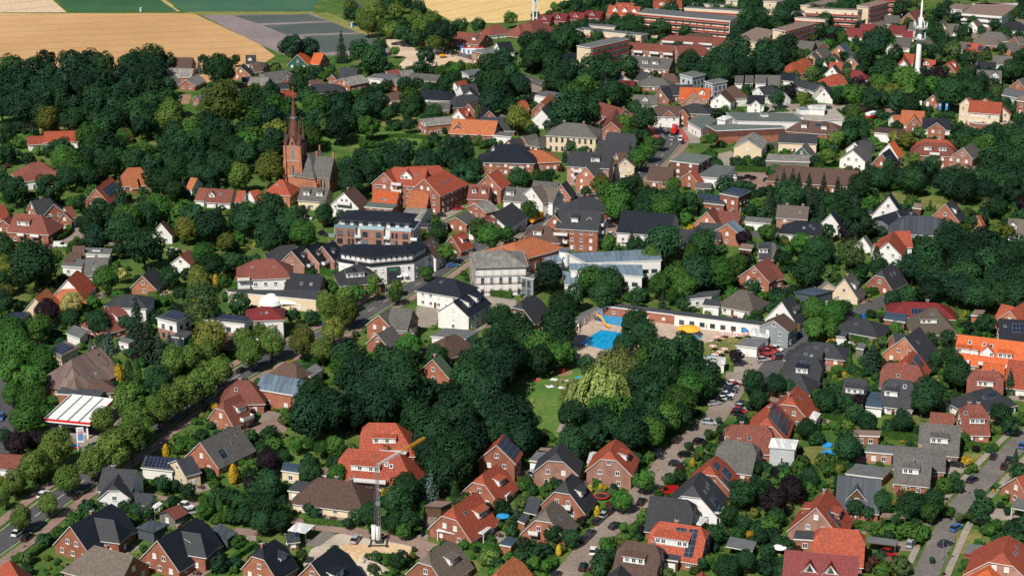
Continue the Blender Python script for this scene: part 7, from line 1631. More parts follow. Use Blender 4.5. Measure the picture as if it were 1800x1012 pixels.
GM = {
	'base': ground_mat('garden_ground', [(0.032, 0.075, 0.016), (0.05, 0.11, 0.02), (0.09, 0.135, 0.03), (0.18, 0.16, 0.07)], (0.09, 0.9)),
	'wheat': ground_mat('ripe_wheat', [(0.44, 0.255, 0.11), (0.50, 0.30, 0.135), (0.56, 0.35, 0.17)], (0.012, 0.3), stripes=(78, 18, (0.34, 0.21, 0.1), 0.7, 0.95)),
	'wheat2': ground_mat('pale_wheat', [(0.56, 0.39, 0.16), (0.63, 0.45, 0.2), (0.68, 0.5, 0.24)], (0.01, 0.3), stripes=(40, 20, (0.45, 0.3, 0.12), 0.6, 0.95)),
	'pale': ground_mat('stubble', [(0.50, 0.36, 0.22), (0.58, 0.43, 0.28), (0.62, 0.47, 0.31)], (0.02, 0.4), stripes=(55, 24, (0.35, 0.26, 0.15), 0.5, 0.93)),
	'beet': ground_mat('beet_leaves', [(0.022, 0.075, 0.035), (0.03, 0.095, 0.042), (0.045, 0.12, 0.05)], (0.02, 0.5), stripes=(-58, 6, (0.06, 0.13, 0.06), 0.4, 0.75)),
	'beet2': ground_mat('cabbage_leaves', [(0.035, 0.10, 0.062), (0.048, 0.12, 0.072), (0.06, 0.14, 0.08)], (0.02, 0.5)),
	'soil': ground_mat('dry_soil', [(0.19, 0.155, 0.155), (0.24, 0.2, 0.195), (0.29, 0.25, 0.24)], (0.03, 0.6), stripes=(62, 4.5, (0.15, 0.13, 0.13), 0.5)),
	'crop': ground_mat('young_crop', [(0.042, 0.065, 0.062), (0.06, 0.085, 0.078), (0.085, 0.105, 0.095)], (0.03, 0.6), stripes=(62, 3.0, (0.15, 0.15, 0.14), 0.7)),
	'verge': ground_mat('verge_grass', [(0.13, 0.16, 0.045), (0.2, 0.2, 0.06), (0.3, 0.26, 0.1)], (0.05, 0.5)),
	'dry': ground_mat('dry_grass', [(0.3, 0.23, 0.1), (0.38, 0.29, 0.13), (0.45, 0.35, 0.17)], (0.06, 0.6)),
	'dryl': ground_mat('dry_lawn', [(0.07, 0.11, 0.026), (0.15, 0.16, 0.045), (0.25, 0.21, 0.075)], (0.09, 0.7)),
	'lawn': ground_mat('lawn_grass', [(0.06, 0.135, 0.028), (0.09, 0.17, 0.035), (0.15, 0.19, 0.05)], (0.07, 0.7)),
	'lawnb': ground_mat('garden_lawn', [(0.05, 0.115, 0.02), (0.085, 0.15, 0.03), (0.15, 0.18, 0.05)], (0.12, 0.9)),
	'bare': ground_mat('bare_earth', [(0.20, 0.13, 0.075), (0.27, 0.18, 0.1), (0.33, 0.23, 0.14)], (0.15, 1.2)),
	'sand': ground_mat('building_sand', [(0.52, 0.35, 0.19), (0.60, 0.42, 0.25), (0.66, 0.48, 0.31)], (0.1, 1.0)),
	'sandp': ground_mat('pale_sand', [(0.40, 0.30, 0.20), (0.54, 0.42, 0.30), (0.63, 0.51, 0.38)], (0.08, 0.6)),
	'gravel': ground_mat('gravel', [(0.36, 0.30, 0.24), (0.45, 0.385, 0.31), (0.53, 0.46, 0.38)], (0.12, 1.6)),
	'asph': ground_mat('asphalt', [(0.062, 0.062, 0.066), (0.082, 0.08, 0.082), (0.11, 0.105, 0.102)], (0.05, 1.5)),
	'asph2': ground_mat('asphalt_worn', [(0.12, 0.11, 0.1), (0.16, 0.145, 0.132), (0.2, 0.185, 0.165)], (0.1, 1.5)),
	'pavg': ground_mat('paving_grey_brown', [(0.18, 0.145, 0.12), (0.235, 0.19, 0.155), (0.29, 0.24, 0.2)], (0.08, 1.2)),
	'pavr': ground_mat('paving_reddish', [(0.20, 0.135, 0.115), (0.26, 0.175, 0.145), (0.31, 0.22, 0.185)], (0.08, 1.2)),
	'pavs': ground_mat('paving_sandy', [(0.22, 0.19, 0.16), (0.285, 0.245, 0.205), (0.34, 0.295, 0.25)], (0.08, 1.2)),
	'deck': ground_mat('pool_paving', [(0.38, 0.29, 0.225), (0.45, 0.35, 0.275), (0.52, 0.41, 0.33)], (0.1, 1.0)),
}
M_PAINT = plain('road_paint', (0.66, 0.65, 0.62), 0.8, 0.25, 2.0)
M_BIKE = plain('cycle_lane_red', (0.42, 0.06, 0.05), 0.85, 0.2, 1.0)
g = MB()
g.face([(-5000, -600, 0), (5000, -600, 0), (5000, 9000, 0), (-5000, 9000, 0)])
prop(g.build('ground', GM['base']), kind='structure')
def tri_poly(b, pts, z):
	from mathutils.geometry import tessellate_polygon
	a = sum(pts[i][0] * pts[(i + 1) % len(pts)][1] - pts[(i + 1) % len(pts)][0] * pts[i][1] for i in range(len(pts)))
	if a < 0:
		pts = pts[::-1]
	v = [Vector((p[0], p[1], z)) for p in pts]
	i0 = len(b.v)
	b.v.extend([tuple(p) for p in v])
	for t in tessellate_polygon([v]):
		p, q, r_ = (v[i] for i in t)
		if (q - p).cross(r_ - p).z < 0:
			t = t[::-1]
		b.f.append(tuple(i0 + i for i in t))
		b.m.append(0)
		b.uv.append([(0, 0)] * 3)
def wobble(pts, step, amp, rn):
	out = []
	n = len(pts)
	for i in range(n):
		p, q = pts[i], pts[(i + 1) % n]
		d = math.dist(p, q)
		k = max(1, int(d / step))
		for j in range(k):
			t = j / k
			a = amp if j else amp * 0.4
			out.append((p[0] + (q[0] - p[0]) * t + rn.uniform(-a, a), p[1] + (q[1] - p[1]) * t + rn.uniform(-a, a)))
	return out
for i, (nm, mt, z, pts) in enumerate(AREAS):
	rn = random.Random(i)
	natural = mt in ('lawn', 'lawnb', 'dryl', 'dry', 'bare', 'sand', 'sandp', 'gravel', 'verge')
	far = pts[0][1] > 900
	p2 = wobble(pts, 12 if far else 2.5, 1.0 if far else 0.45, rn) if natural else pts
	b = MB()
	tri_poly(b, p2, z + i * 0.0006)
	prop(b.build(nm, GM[mt]), kind='structure')
def smooth_line(pts, step=3.0):
	out = []
	n = len(pts)
	for i in range(n - 1):
		p0, p1, p2, p3 = pts[max(0, i - 1)], pts[i], pts[i + 1], pts[min(n - 1, i + 2)]
		k = max(2, int(math.dist(p1, p2) / step))
		for j in range(k):
			t = j / k
			f = lambda a, b_, c, d: 0.5 * (2 * b_ + (c - a) * t + (2 * a - 5 * b_ + 4 * c - d) * t * t + (3 * b_ - a - 3 * c + d) * t ** 3)
			out.append((f(p0[0], p1[0], p2[0], p3[0]), f(p0[1], p1[1], p2[1], p3[1])))
	out.append(pts[-1])
	return out
def offs(line, d):
	out = []
	n = len(line)
	for i, p in enumerate(line):
		a, b_ = line[max(0, i - 1)], line[min(n - 1, i + 1)]
		dx, dy = b_[0] - a[0], b_[1] - a[1]
		L_ = math.hypot(dx, dy) or 1
		out.append((p[0] - dy / L_ * d, p[1] + dx / L_ * d))
	return out
def ribbon(b, line, d0, d1, z, mi=0):
	l, r_ = offs(line, d1), offs(line, d0)
	for i in range(len(line) - 1):
		b.face([(*r_[i], z), (*r_[i + 1], z), (*l[i + 1], z), (*l[i], z)], mi)
def kerbed(b, line, d0, d1, z0, z1):
	ribbon(b, line, d0, d1, z1)
	for d, s in ((d0, 1), (d1, -1)):
		q = offs(line, d)
		for i in range(len(q) - 1):
			f = [(*q[i], z0), (*q[i + 1], z0), (*q[i + 1], z1), (*q[i], z1)]
			b.face(f if s > 0 else f[::-1], 1)
ROADL = {}
for i, (nm, mt, w, pts) in enumerate(ROADS):
	line = smooth_line(pts)
	ROADL[nm] = (line, w)
	b = MB()
	ribbon(b, line, -w / 2, w / 2, 0.09 + 0.004 * i)
	prop(b.build(nm, GM[mt]), kind='structure')
for nm, i0, i1, d, w in WALKS:
	pts = [r for r in ROADS if r[0] == nm][0][3][i0:i1 + 1]
	line = smooth_line(pts)
	b = MB()
	kerbed(b, line, d - w / 2, d + w / 2, 0.05, 0.21)
	prop(b.build('pavement', [GM['pavr'] if nm == 'avenue' else GM['pavs'], M_CONC]), kind='structure')
def dashes(nm, d, dash, gap, w, z=0.145, t0=0, t1=1e9):
	line, _ = ROADL[nm]
	b = MB()
	s, nxt, run = 0.0, 0.0, []
	for i in range(len(line) - 1):
		seg = math.dist(line[i], line[i + 1])
		n = max(1, int(seg / 0.75))
		for j in range(n):
			a = s + seg * j / n
			on = (a % (dash + gap)) < dash and t0 <= a <= t1
			if on:
				p = [(line[i][0] + (line[i + 1][0] - line[i][0]) * q / n, line[i][1] + (line[i + 1][1] - line[i][1]) * q / n) for q in (j, j + 1)]
				ribbon(b, p, d - w / 2, d + w / 2, z)
		s += seg
	prop(b.build('lane_marking', M_PAINT), kind='structure')
dashes('avenue', 0, 4, 6, 0.16)
dashes('avenue', 3.8, 1e6, 0, 0.14)
dashes('avenue', -3.8, 1e6, 0, 0.14)
dashes('crossing', -3, 2, 2, 0.2)
dashes('crossing', 0, 1e6, 0, 0.2)
dashes('crossing', 3, 2, 2, 0.2)
dashes('far_road', 0, 4, 6, 0.2)
b = MB()
ribbon(b, ROADL['crossing'][0], -7.2, -5.4, 0.15)
prop(b.build('cycle_lane', M_BIKE), kind='structure')
b = MB()
ribbon(b, ROADL['crossing'][0], 5.4, 7.2, 0.15)
prop(b.build('cycle_lane', M_BIKE), kind='structure')
for r in HOUSE_TABLE:
	house(r[0], r[1], r[2], r[3], r[4], r[5])
for r in FLAT_TABLE:
	if r[6].get('balm') == 'W':
		r[6]['balm'] = M_TRIM
	flat(r[0], r[1], r[2], r[3], r[4], r[5], r[6])
def block(name, mat, parent, c, h, mi=0, ax=(1, 0)):
	b = MB()
	b.box(c, h, 0, ax)
	return b.build(name, mat, parent)
def lab(o, label, cat, group=None):
	HOUSES.append((label, o.location.x, o.location.y, 6))
	return prop(o, label, cat, group)
def arch_mesh(w, h, n=8):
	def outline(w2, h2, z0):
		p = [(-w2, z0), (w2, z0), (w2, h2 - w2 * 1.4)]
		for k in range(1, n):
			t = k / n
			p.append((w2 * (1 - t) ** 0.6 if t < 1 else 0, h2 - w2 * 1.4 * (1 - t) ** 1.4))
		p.append((0, h2))
		return p + [(-x, z) for x, z in p[2:-1]][::-1]
	b = MB()
	b.face([(x, -0.06, z) for x, z in outline(w / 2 + 0.16, h + 0.18, -0.1)], 0)
	b.face([(x, -0.09, z) for x, z in outline(w / 2, h, 0)], 1)
	return b.mesh('window', [M_CONC, M_GLASS])
M_BRASS = plain('old_brass', (0.40, 0.20, 0.07), 0.5, 0.2)
def church():
	bx, by = POS['church_tower'][0]
	label = 'brick church with dark octagonal spire and four pinnacles'
	root = empty('church', (bx, by, 0), 0, label, 'church')
	HOUSES.append((label, bx, by, 8))
	HOUSES.append((label, bx + 8, by + 12, 8))
	root.scale = (0.94, 0.94, 1.1)
	rz = R(-11)
	ax = (math.cos(rz), math.sin(rz))
	nx = (-ax[1], ax[0])
	P = lambda a, c: (ax[0] * a + nx[0] * c, ax[1] * a + nx[1] * c)
	s = 3.25
	tw = MB()
	tw.box((0, 0, 8.3), (s, s, 8.3), 0, ax)
	for z in (5.4, 11.2, 16.4):
		tw.box((0, 0, z), (s + 0.14, s + 0.14, 0.16), 1, ax)
	tower = tw.build('tower', [WALL['bro'], M_CONC], root)
	for i in (-1, 1):
		for j in (-1, 1):
			b = MB()
			for z, r in ((5.5, 0.78), (11, 0.6), (16.6, 0.46)):
				p = P(i * (s + r * 0.35), j * (s + r * 0.35))
				b.box((p[0], p[1], z / 2), (r, r, z / 2), 0, ax)
			b.build('buttress', WALL['bro'], tower)
			b = MB()
			p = P(i * (s - 0.3), j * (s - 0.3))
			b.lathe([(0.75, 16.6), (0.75, 18.0), (0.55, 18.1), (0.05, 25.2), (0.0, 25.3)], 8, (p[0], p[1], 0))
			pin = b.build('pinnacle', WALL['drb'], root)
			b = MB()
			b.lathe([(0.0, 25.1), (0.22, 25.35), (0.0, 25.6)], 8, (p[0], p[1], 0))
			b.build('finial', M_BRASS, pin)
	A1, A2, A3 = arch_mesh(1.2, 4.0), arch_mesh(0.7, 3.4), arch_mesh(0.8, 1.2)
	for i, (dx, dy) in enumerate(((0, -1), (1, 0), (-1, 0), (0, 1))):
		th = rz + math.atan2(dx, -dy)
		p = P(dx * (s + 0.02), dy * (s + 0.02))
		link('window', A1, tower, (p[0], p[1], 11.8), th)
		link('window', A2, tower, (p[0], p[1], 6.3), th)
		g_ = MB()
		t = (-dy, dx)
		q = lambda a, o_, z: (*P(dx * (s + o_) + t[0] * a, dy * (s + o_) + t[1] * a), z)
		g_.face([q(-1.7, 0.16, 16.5), q(1.7, 0.16, 16.5), q(0, 0.16, 20.2)])
		g_.face([q(1.7, 0.16, 16.5), q(1.7, -1.2, 16.5), q(0, -1.2, 20.2), q(0, 0.16, 20.2)], 1)
		g_.face([q(-1.7, -1.2, 16.5), q(-1.7, 0.16, 16.5), q(0, 0.16, 20.2), q(0, -1.2, 20.2)], 1)
		gb = g_.build('gablet', [WALL['bro'], ROOF['drk']], root)
		c = MB()
		c.tube(q(0, 0.18, 17.7), q(0, 0.28, 17.7), 0.62, 0.62, 14)
		c.build('clock_face', M_TRIMD, gb)
	sp = MB()
	sp.lathe([(3.2, 16.6), (2.35, 18.0), (1.25, 26.4), (1.3, 26.6), (1.05, 26.7), (0.16, 34.6), (0.0, 34.7)], 8)
	spire = sp.build('spire', WALL['drb'], root)
	spire.rotation_euler = (0, 0, rz)
	b = MB()
	b.lathe([(1.4, 26.2), (1.4, 26.75), (1.2, 26.8)], 8)
	b.build('collar', M_METAL, root)
	b = MB()
	b.tube((0, 0, 34.4), (0, 0, 37.6), 0.07, 0.05, 6)
	for z, r in ((34.9, 0.24), (36.1, 0.3)):
		b.lathe([(0.0, z - r), (r * 0.8, z - r * 0.6), (r, z), (r * 0.8, z + r * 0.6), (0.0, z + r)], 10)
	b.box((0, 0, 37.2), (0.45, 0.06, 0.06))
	b.box((0, 0, 37.3), (0.06, 0.06, 0.5))
	b.build('finial', M_BRASS, root)
	(ax0, ay0), (bx0, by0) = POS['church_nave']
	(cx0, cy0), (dx0, dy0) = POS['church_transept']
	base = (bx, by, 0)
	wn_ = [Wing((ax0, ay0, bx0, by0, 14, 13, 6.2, 'hg'), base), Wing((cx0, cy0, dx0, dy0, 10.5, 12.5, 6.4, 'gg'), base)]
	for k, w in enumerate(wn_):
		b = MB()
		wall_mesh(w, b)
		wl_ = b.build('wall', WALL['bro'], root)
		b = MB()
		roof_mesh(w, b, None)
		b.build('roof', [ROOF['gry'], M_CONC], root)
		a0, a1 = w.corners()
		n = max(3, int((a1 - a0) / 3.2))
		for sg in (-1, 1):
			for j in range(n):
				a = a0 + (a1 - a0) * (j + 0.5) / n
				nn = w.v * sg
				link('window', arch_mesh(1.0, 3.6), wl_, w.P(a, sg * (w.w / 2 + 0.02), 1.9), math.atan2(nn.x, -nn.y))
				a = a0 + (a1 - a0) * j / n
				bb = MB()
				p = w.P(a, sg * (w.w / 2 + 0.6), 0)
				bb.box((p[0], p[1], 2.1), (0.35, 0.65, 2.1), 0, (w.u.x, w.u.y))
				p = w.P(a, sg * (w.w / 2 + 0.35), 0)
				bb.box((p[0], p[1], 4.6), (0.3, 0.4, 0.7), 0, (w.u.x, w.u.y))
				bb.build('buttress', WALL['bro'], wl_)
		for kk, a, sg in ((1, a1, 1), (0, a0, -1)):
			if w.ends[kk] == 'g':
				u = w.u * sg
				link('window', arch_mesh(1.8, 5.0), wl_, w.P(a + sg * 0.03, 0, 3.0), math.atan2(u.x, -u.y))
				bb = MB()
				p = w.P(a, 0, 0)
				bb.box((p[0], p[1], w.hr + 0.8), (0.3, 0.3, 1.0), 0, (w.u.x, w.u.y))
				bb.build('gable_pinnacle', WALL['bro'], wl_)
church()
def mast():
	x, y = POS['mast'][0]
	root = empty('radio_mast', (x, y, 0))
	lab(root, 'white concrete radio mast with two antenna platforms', 'radio mast')
	b = MB()
	b.lathe([(1.5, 0), (1.32, 8), (1.2, 16.5), (0.95, 17), (0.95, 28.5), (0.7, 29)], 20)
	b.build('shaft', M_WHITE, root, smooth=True)
	b = MB()
	b.lathe([(0.55, 28.5), (0.5, 36), (0.28, 36.2), (0.25, 48), (0.12, 48.2), (0.1, 58)], 10)
	b.build('upper_mast', M_WHITE, root, smooth=True)
	for z, r in ((17.6, 3.4), (23.2, 3.6)):
		b = MB()
		b.lathe([(0.95, z - 0.6), (r, z - 0.1), (r, z + 0.12), (0.95, z + 0.12)], 24)
		pl = b.build('platform', M_CONC, root)
		b = MB()
		for k in range(24):
			t, t2 = 2 * math.pi * k / 24, 2 * math.pi * (k + 1) / 24
			b.tube((r * math.cos(t), r * math.sin(t), z), (r * math.cos(t), r * math.sin(t), z + 1.1), 0.04, n=4)
			for zz in (0.55, 1.1):
				b.tube((r * math.cos(t), r * math.sin(t), z + zz), (r * math.cos(t2), r * math.sin(t2), z + zz), 0.035, n=4)
		b.build('railing', M_METAL, pl)
		for k in range(9 if z > 20 else 5):
			t = 2 * math.pi * (k + 0.3) / (9 if z > 20 else 5)
			b = MB()
			hh = 1.9 + (k * 37 % 5) * 0.35
			b.box((r * 0.93 * math.cos(t), r * 0.93 * math.sin(t), z + 0.7 + hh / 2), (0.18, 0.12, hh / 2))
			b.build('antenna', M_WHITE, pl)
		for k in range(4):
			t = 2 * math.pi * (k + 0.6) / 4
			b = MB()
			c = Vector((math.cos(t), math.sin(t), 0))
			p = c * (r * 0.8) + Vector((0, 0, z + 1.0))
			b.tube(tuple(p), tuple(p + c * 0.5), 0.65, 0.65, 12)
			b.build('dish', M_WHITE, pl)
	b = MB()
	for k in range(8):
		t = k * 0.8
		b.box((1.3 * math.cos(t), 1.3 * math.sin(t), 26.5 + (k % 3) * 1.1), (0.14, 0.1, 1.0))
	b.build('antenna', M_WHITE, root)
	b = MB()
	b.box((3.8, -2.2, 1.6), (2.6, 2.2, 1.6))
	b.box((3.8, -2.2, 3.3), (2.8, 2.4, 0.12), 1)
	b.build('equipment_hut', [M_WHITE, ROOF['flt']], root)
mast()
def inset(P, d):
	n = len(P)
	out = []
	for i in range(n):
		a, b_, c = P[i - 1], P[i], P[(i + 1) % n]
		d1 = Vector((b_[0] - a[0], b_[1] - a[1])).normalized()
		d2 = Vector((c[0] - b_[0], c[1] - b_[1])).normalized()
		n1, n2 = Vector((-d1.y, d1.x)), Vector((-d2.y, d2.x))
		k = (n1 + n2)
		k = k / max(0.3, k.length_squared / 2)
		out.append((b_[0] + k.x * d, b_[1] + k.y * d))
	return out
def hip_on(P, z, rise, run, oh, root, rm, trim):
	o = inset(P, -oh)
	i = inset(P, run)
	zz = z - oh * rise / run
	b = MB()
	n = len(P)
	for k in range(n):
		j = (k + 1) % n
		d = math.dist(o[k], o[j])
		b.face([(*o[k], zz), (*o[j], zz), (*i[j], z + rise), (*i[k], z + rise)], 0, [(0, run), (d, run), (d, 0), (0, 0)])
		b.face([(*o[k], zz - 0.3), (*o[j], zz - 0.3), (*o[j], zz), (*o[k], zz)], 1)
	b.face([(*p, z + rise) for p in i], 0)
	b.face([(*p, zz - 0.3) for p in reversed(o)], 1)
	return b.build('roof', [rm, trim], root)
def shift(p, q, d):
	v = Vector((q[0] - p[0], q[1] - p[1])).normalized()
	return -v.y * d, v.x * d
def white_block():
	F = POS['white_block']
	nx, ny = shift(F[0], F[2], 10)
	back = [(F[3][0] + nx * 0.3 - 2, F[3][1] + ny * 0.75), (F[2][0] + nx - 6, F[2][1] + ny), (F[0][0] + nx, F[0][1] + ny)]
	P = list(F) + back
	bx, by = F[1]
	base = (bx, by, 0)
	P = [(p[0] - bx, p[1] - by) for p in P]
	root = empty('office_block', base)
	lab(root, 'white bent office block with black roof and bank entrance', 'building')
	b = MB()
	b.prism(P, 0, 7.0)
	b.build('wall', WALL['wht'], root)
	b = MB()
	b.prism(inset(P, -0.5), 6.9, 7.5)
	b.build('cornice', ROOF['blk'], root)
	Q = inset(P, 0.9)
	b = MB()
	b.prism(Q, 7.4, 9.8)
	b.build('upper_wall', WALL['wht'], root)
	hip_on(Q, 9.8, 1.3, 3.4, 0.5, root, ROOF['blk'], M_TRIMD)
	for k in range(3):
		wall_windows(root, base, P[k], P[k + 1], [1.7, 4.9], (1.0, 1.3), 'm', pitch=2.2)
		wall_windows(root, base, Q[k], Q[k + 1], [8.7], (0.9, 1.2), 'w', pitch=1.9)
	p = (P[1][0] * 0.48 + P[2][0] * 0.52, P[1][1] * 0.48 + P[2][1] * 0.52)
	d = math.dist(P[1], P[2])
	ax = ((P[2][0] - P[1][0]) / d, (P[2][1] - P[1][1]) / d)
	n_ = (ax[1], -ax[0])
	b = MB()
	b.box((p[0] + n_[0] * 0.3, p[1] + n_[1] * 0.3, 2.9), (2.2, 0.3, 2.9), 0, ax)
	b.box((p[0] + n_[0] * 0.62, p[1] + n_[1] * 0.62, 2.0), (1.5, 0.04, 2.0), 1, ax)
	po = b.build('portal', [M_TRIMD, M_GLASS], root)
	b = MB()
	b.box((p[0] + n_[0] * 0.64, p[1] + n_[1] * 0.64, 5.0), (1.5, 0.04, 0.35), 0, ax)
	b.build('sign', M_GRNP, po)
	for k in (1.0, 2.0):
		b = MB()
		c = (P[2][0] - ax[0] * (1.0 + k * 2.2), P[2][1] - ax[1] * (1.0 + k * 2.2))
		b.face([(c[0] - ax[0] * 0.8, c[1] - ax[1] * 0.8, 3.0), (c[0] - ax[0] * 0.8 + n_[0] * 1.1, c[1] - ax[1] * 0.8 + n_[1] * 1.1, 2.3), (c[0] + ax[0] * 0.8 + n_[0] * 1.1, c[1] + ax[1] * 0.8 + n_[1] * 1.1, 2.3), (c[0] + ax[0] * 0.8, c[1] + ax[1] * 0.8, 3.0)])
		b.build('awning', M_WHITE, root)
white_block()
def apartments():
	A, B, C = POS['apartments']
	bx, by = A
	base = (bx, by, 0)
	u = Vector((B[0] - A[0], B[1] - A[1]))
	L_ = u.length
	u.normalize()
	nb = Vector((-u.y, u.x))
	D = 14.0
	pt = lambda a, c: (u.x * a + nb.x * c, u.y * a + nb.y * c)
	root = empty('apartment_house', base)
	lab(root, 'brick and white apartment house with black penthouse roof', 'apartment block')
	body = [pt(0, 1.0), pt(L_, 1.0), pt(L_, D), pt(0, D)]
	b = MB()
	b.prism(body, 0, 8.8)
	b.build('wall', WALL['wht'], root)
	b = MB()
	b.prism(inset(body, 0.1), 8.8, 8.95)
	b.build('terrace', M_CONC, root)
	ph = [pt(2.0, 3.0), pt(L_ - 2.0, 3.0), pt(L_ - 2.0, D - 1), pt(2.0, D - 1)]
	b = MB()
	b.prism(ph, 8.9, 11.9)
	b.build('penthouse_wall', WALL['wht'], root)
	hip_on(ph, 11.9, 1.7, 4.6, 1.0, root, ROOF['blk'], M_TRIMD)
	wall_windows(root, base, ph[0], ph[1], [10.3], (1.9, 2.0), 'd', pitch=3.1)
	wall_windows(root, base, ph[1], ph[2], [10.3], (1.9, 2.0), 'd', pitch=3.4)
	wall_windows(root, base, body[1], body[2], [1.6, 4.5, 7.3], (1.2, 1.8), 'd', pitch=3.6)
	ax = (u.x, u.y)
	for a0, a1 in ((0.4, 8.6), (10.2, 19.2), (21.6, 29.6)):
		k = L_ / 30.0
		a0, a1 = a0 * k, a1 * k
		q = [pt(a0, 0), pt(a1, 0), pt(a1, 1.6), pt(a0, 1.6)]
		b = MB()
		b.prism(q, 0, 9.0)
		bay = b.build('brick_bay', WALL['brp'], root)
		b = MB()
		b.prism(inset(q, -0.05), 9.0, 9.9)
		b.build('parapet', M_GLASSB, bay)
		for z in (1.6, 4.5, 7.3):
			for f, w in ((0.24, 2.0), (0.66, 0.8), (0.84, 0.8)) if a0 < 9 else (((0.2, 1.9), (0.78, 1.9)) if a0 < 20 else ((0.12, 0.8), (0.3, 0.8), (0.72, 2.1))):
				p = pt(a0 + (a1 - a0) * f, -0.04)
				link('window', win(w, 1.7, 'd'), bay, (p[0], p[1], z), math.atan2(u.y, u.x))
	for a in (-0.6, 9.4, 20.4, 30.6):
		for z in (3.0, 5.9):
			balcony(root, base, pt(0, 1.0), pt(L_, 1.0), a * (L_ / 30.0) / L_, z, 2.2, 1.5, M_CONC, M_GLASSB)
apartments()
def petrol():
	P0 = POS['canopy']
	bx = sum(p[0] for p in P0) / 4
	by = sum(p[1] for p in P0) / 4
	P = [(p[0] - bx, p[1] - by) for p in P0]
	root = empty('petrol_station_canopy', (bx, by, 0))
	lab(root, 'petrol station canopy with white roof panels and red fascia', 'canopy')
	b = MB()
	b.prism(P, 4.75, 5.0)
	b.build('roof', ROOF['fdk'], root)
	W4 = lambda s, t, z: (P[0][0] + (P[1][0] - P[0][0]) * s + (P[3][0] - P[0][0]) * t, P[0][1] + (P[1][1] - P[0][1]) * s + (P[3][1] - P[0][1]) * t, z)
	for i in range(4):
		for j in range(6):
			s0, s1 = 0.03 + i * 0.245, 0.03 + i * 0.245 + 0.215
			t0, t1 = 0.02 + j * 0.163, 0.02 + j * 0.163 + 0.15
			b = MB()
			b.prism([W4(s0, t0, 0)[:2], W4(s1, t0, 0)[:2], W4(s1, t1, 0)[:2], W4(s0, t1, 0)[:2]], 5.0, 5.08)
			b.build('roof_panel', M_WHITE, root)
	for s in (0.26, 0.5, 0.745, 1.0, 0.0):
		b = MB()
		p, q = W4(s + 0.004, 0, 5.2), W4(s + 0.004, 1, 5.2)
		b.tube(p, q, 0.16, 0.16, 4)
		b.build('beam', M_METAL, root)
	for k in range(4):
		p, q = P[k], P[(k + 1) % 4]
		d = math.dist(p, q)
		ax = ((q[0] - p[0]) / d, (q[1] - p[1]) / d)
		n_ = (ax[1], -ax[0])
		c = ((p[0] + q[0]) / 2 + n_[0] * 0.1, (p[1] + q[1]) / 2 + n_[1] * 0.1)
		b = MB()
		b.box((c[0], c[1], 5.02), (d / 2 + 0.1, 0.08, 0.3), 0, ax)
		b.build('fascia', M_REDP if k in (0, 1) else M_WHITE, root)
		b = MB()
		b.box((c[0], c[1], 4.52), (d / 2 + 0.1, 0.07, 0.19), 0, ax)
		b.build('fascia_band', M_WHITE, root)
	for s, t in ((0.3, 0.06), (0.9, 0.06), (0.3, 0.6), (0.9, 0.6)):
		b = MB()
		p = W4(s, t, 0)
		b.box((p[0], p[1], 2.4), (0.22, 0.22, 2.4))
		b.build('column', M_WHITE, root)
		pump = empty('fuel_pump', (bx + W4(s - 0.12, t + 0.12, 0)[0], by + W4(s - 0.12, t + 0.12, 0)[1], 0.05), 0.6, unique0('red and white fuel pump under the station canopy'), 'fuel pump', 'fuel pumps')
		block('plinth', M_CONC, pump, (0, 0, 0.1), (0.9, 0.5, 0.1))
		block('cabinet', M_WHITE, pump, (0, 0, 1.1), (0.4, 0.28, 0.9))
		block('display', M_REDP, pump, (0, -0.29, 1.5), (0.3, 0.02, 0.25))
	(sx, sy), (tx, ty) = POS['pylon']
	root = empty('price_pylon', (sx, sy, 0), R(8))
	lab(root, 'tall white price pylon with blue price fields', 'sign')
	b = MB()
	b.box((-0.85, 0, 3.3), (0.1, 0.12, 3.3))
	b.build('post', M_WHITE, root)
	b = MB()
	b.box((0.1, 0, 4.5), (0.85, 0.16, 2.1))
	pn = b.build('panel', M_WHITE, root)
	b = MB()
	b.lathe([(0.62, 0), (0.62, 0.03), (0, 0.03)], 24)
	o = b.build('emblem_ring', M_BLUP, pn, (0.1, -0.17, 5.95))
	o.rotation_euler = (R(90), 0, 0); o.scale = (1, 0.68, 1)
	b = MB()
	b.lathe([(0.54, 0), (0.54, 0.05), (0, 0.05)], 24)
	o = b.build('emblem_field', M_WHITE, pn, (0.1, -0.17, 5.95))
	o.rotation_euler = (R(90), 0, 0); o.scale = (1, 0.64, 1)
	text('Esso', pn, (0.1, -0.235, 5.8), 0.42, M_REDP)
	block('red_band', M_REDP, pn, (0.1, -0.17, 5.2), (0.7, 0.015, 0.16))
	for k in range(4):
		block('price_field', M_BLUP, pn, (0.1, -0.17, 4.65 - k * 0.5), (0.7, 0.015, 0.19))
	root = empty('banner_board', (tx, ty, 0), R(8))
	lab(root, 'low blue and red advertising board by price pylon', 'sign')
	block('upper_panel', M_BLUP, root, (0, 0, 1.0), (1.3, 0.05, 0.35))
	block('lower_panel', M_REDP, root, (0, 0, 0.45), (1.3, 0.05, 0.2))
	for s in (-1, 1):
		block('post', M_METAL, root, (s * 1.2, 0.09, 0.65), (0.04, 0.04, 0.65))
def text(s, parent, loc, size, mat):
	c = bpy.data.curves.new('lettering', 'FONT')
	c.body = s
	c.size = size
	c.align_x = 'CENTER'
	c.extrude = 0.005
	c.resolution_u = 2
	c.materials.append(mat)
	t = bpy.data.objects.new('lettering', c)
	COL.objects.link(t)
	me = bpy.data.meshes.new_from_object(t.evaluated_get(bpy.context.evaluated_depsgraph_get()))
	bpy.data.objects.remove(t)
	o = link('lettering', me, parent, loc)
	o.rotation_euler = (R(90), 0, 0)
U0 = {}
def unique0(core):
	return core
petrol()
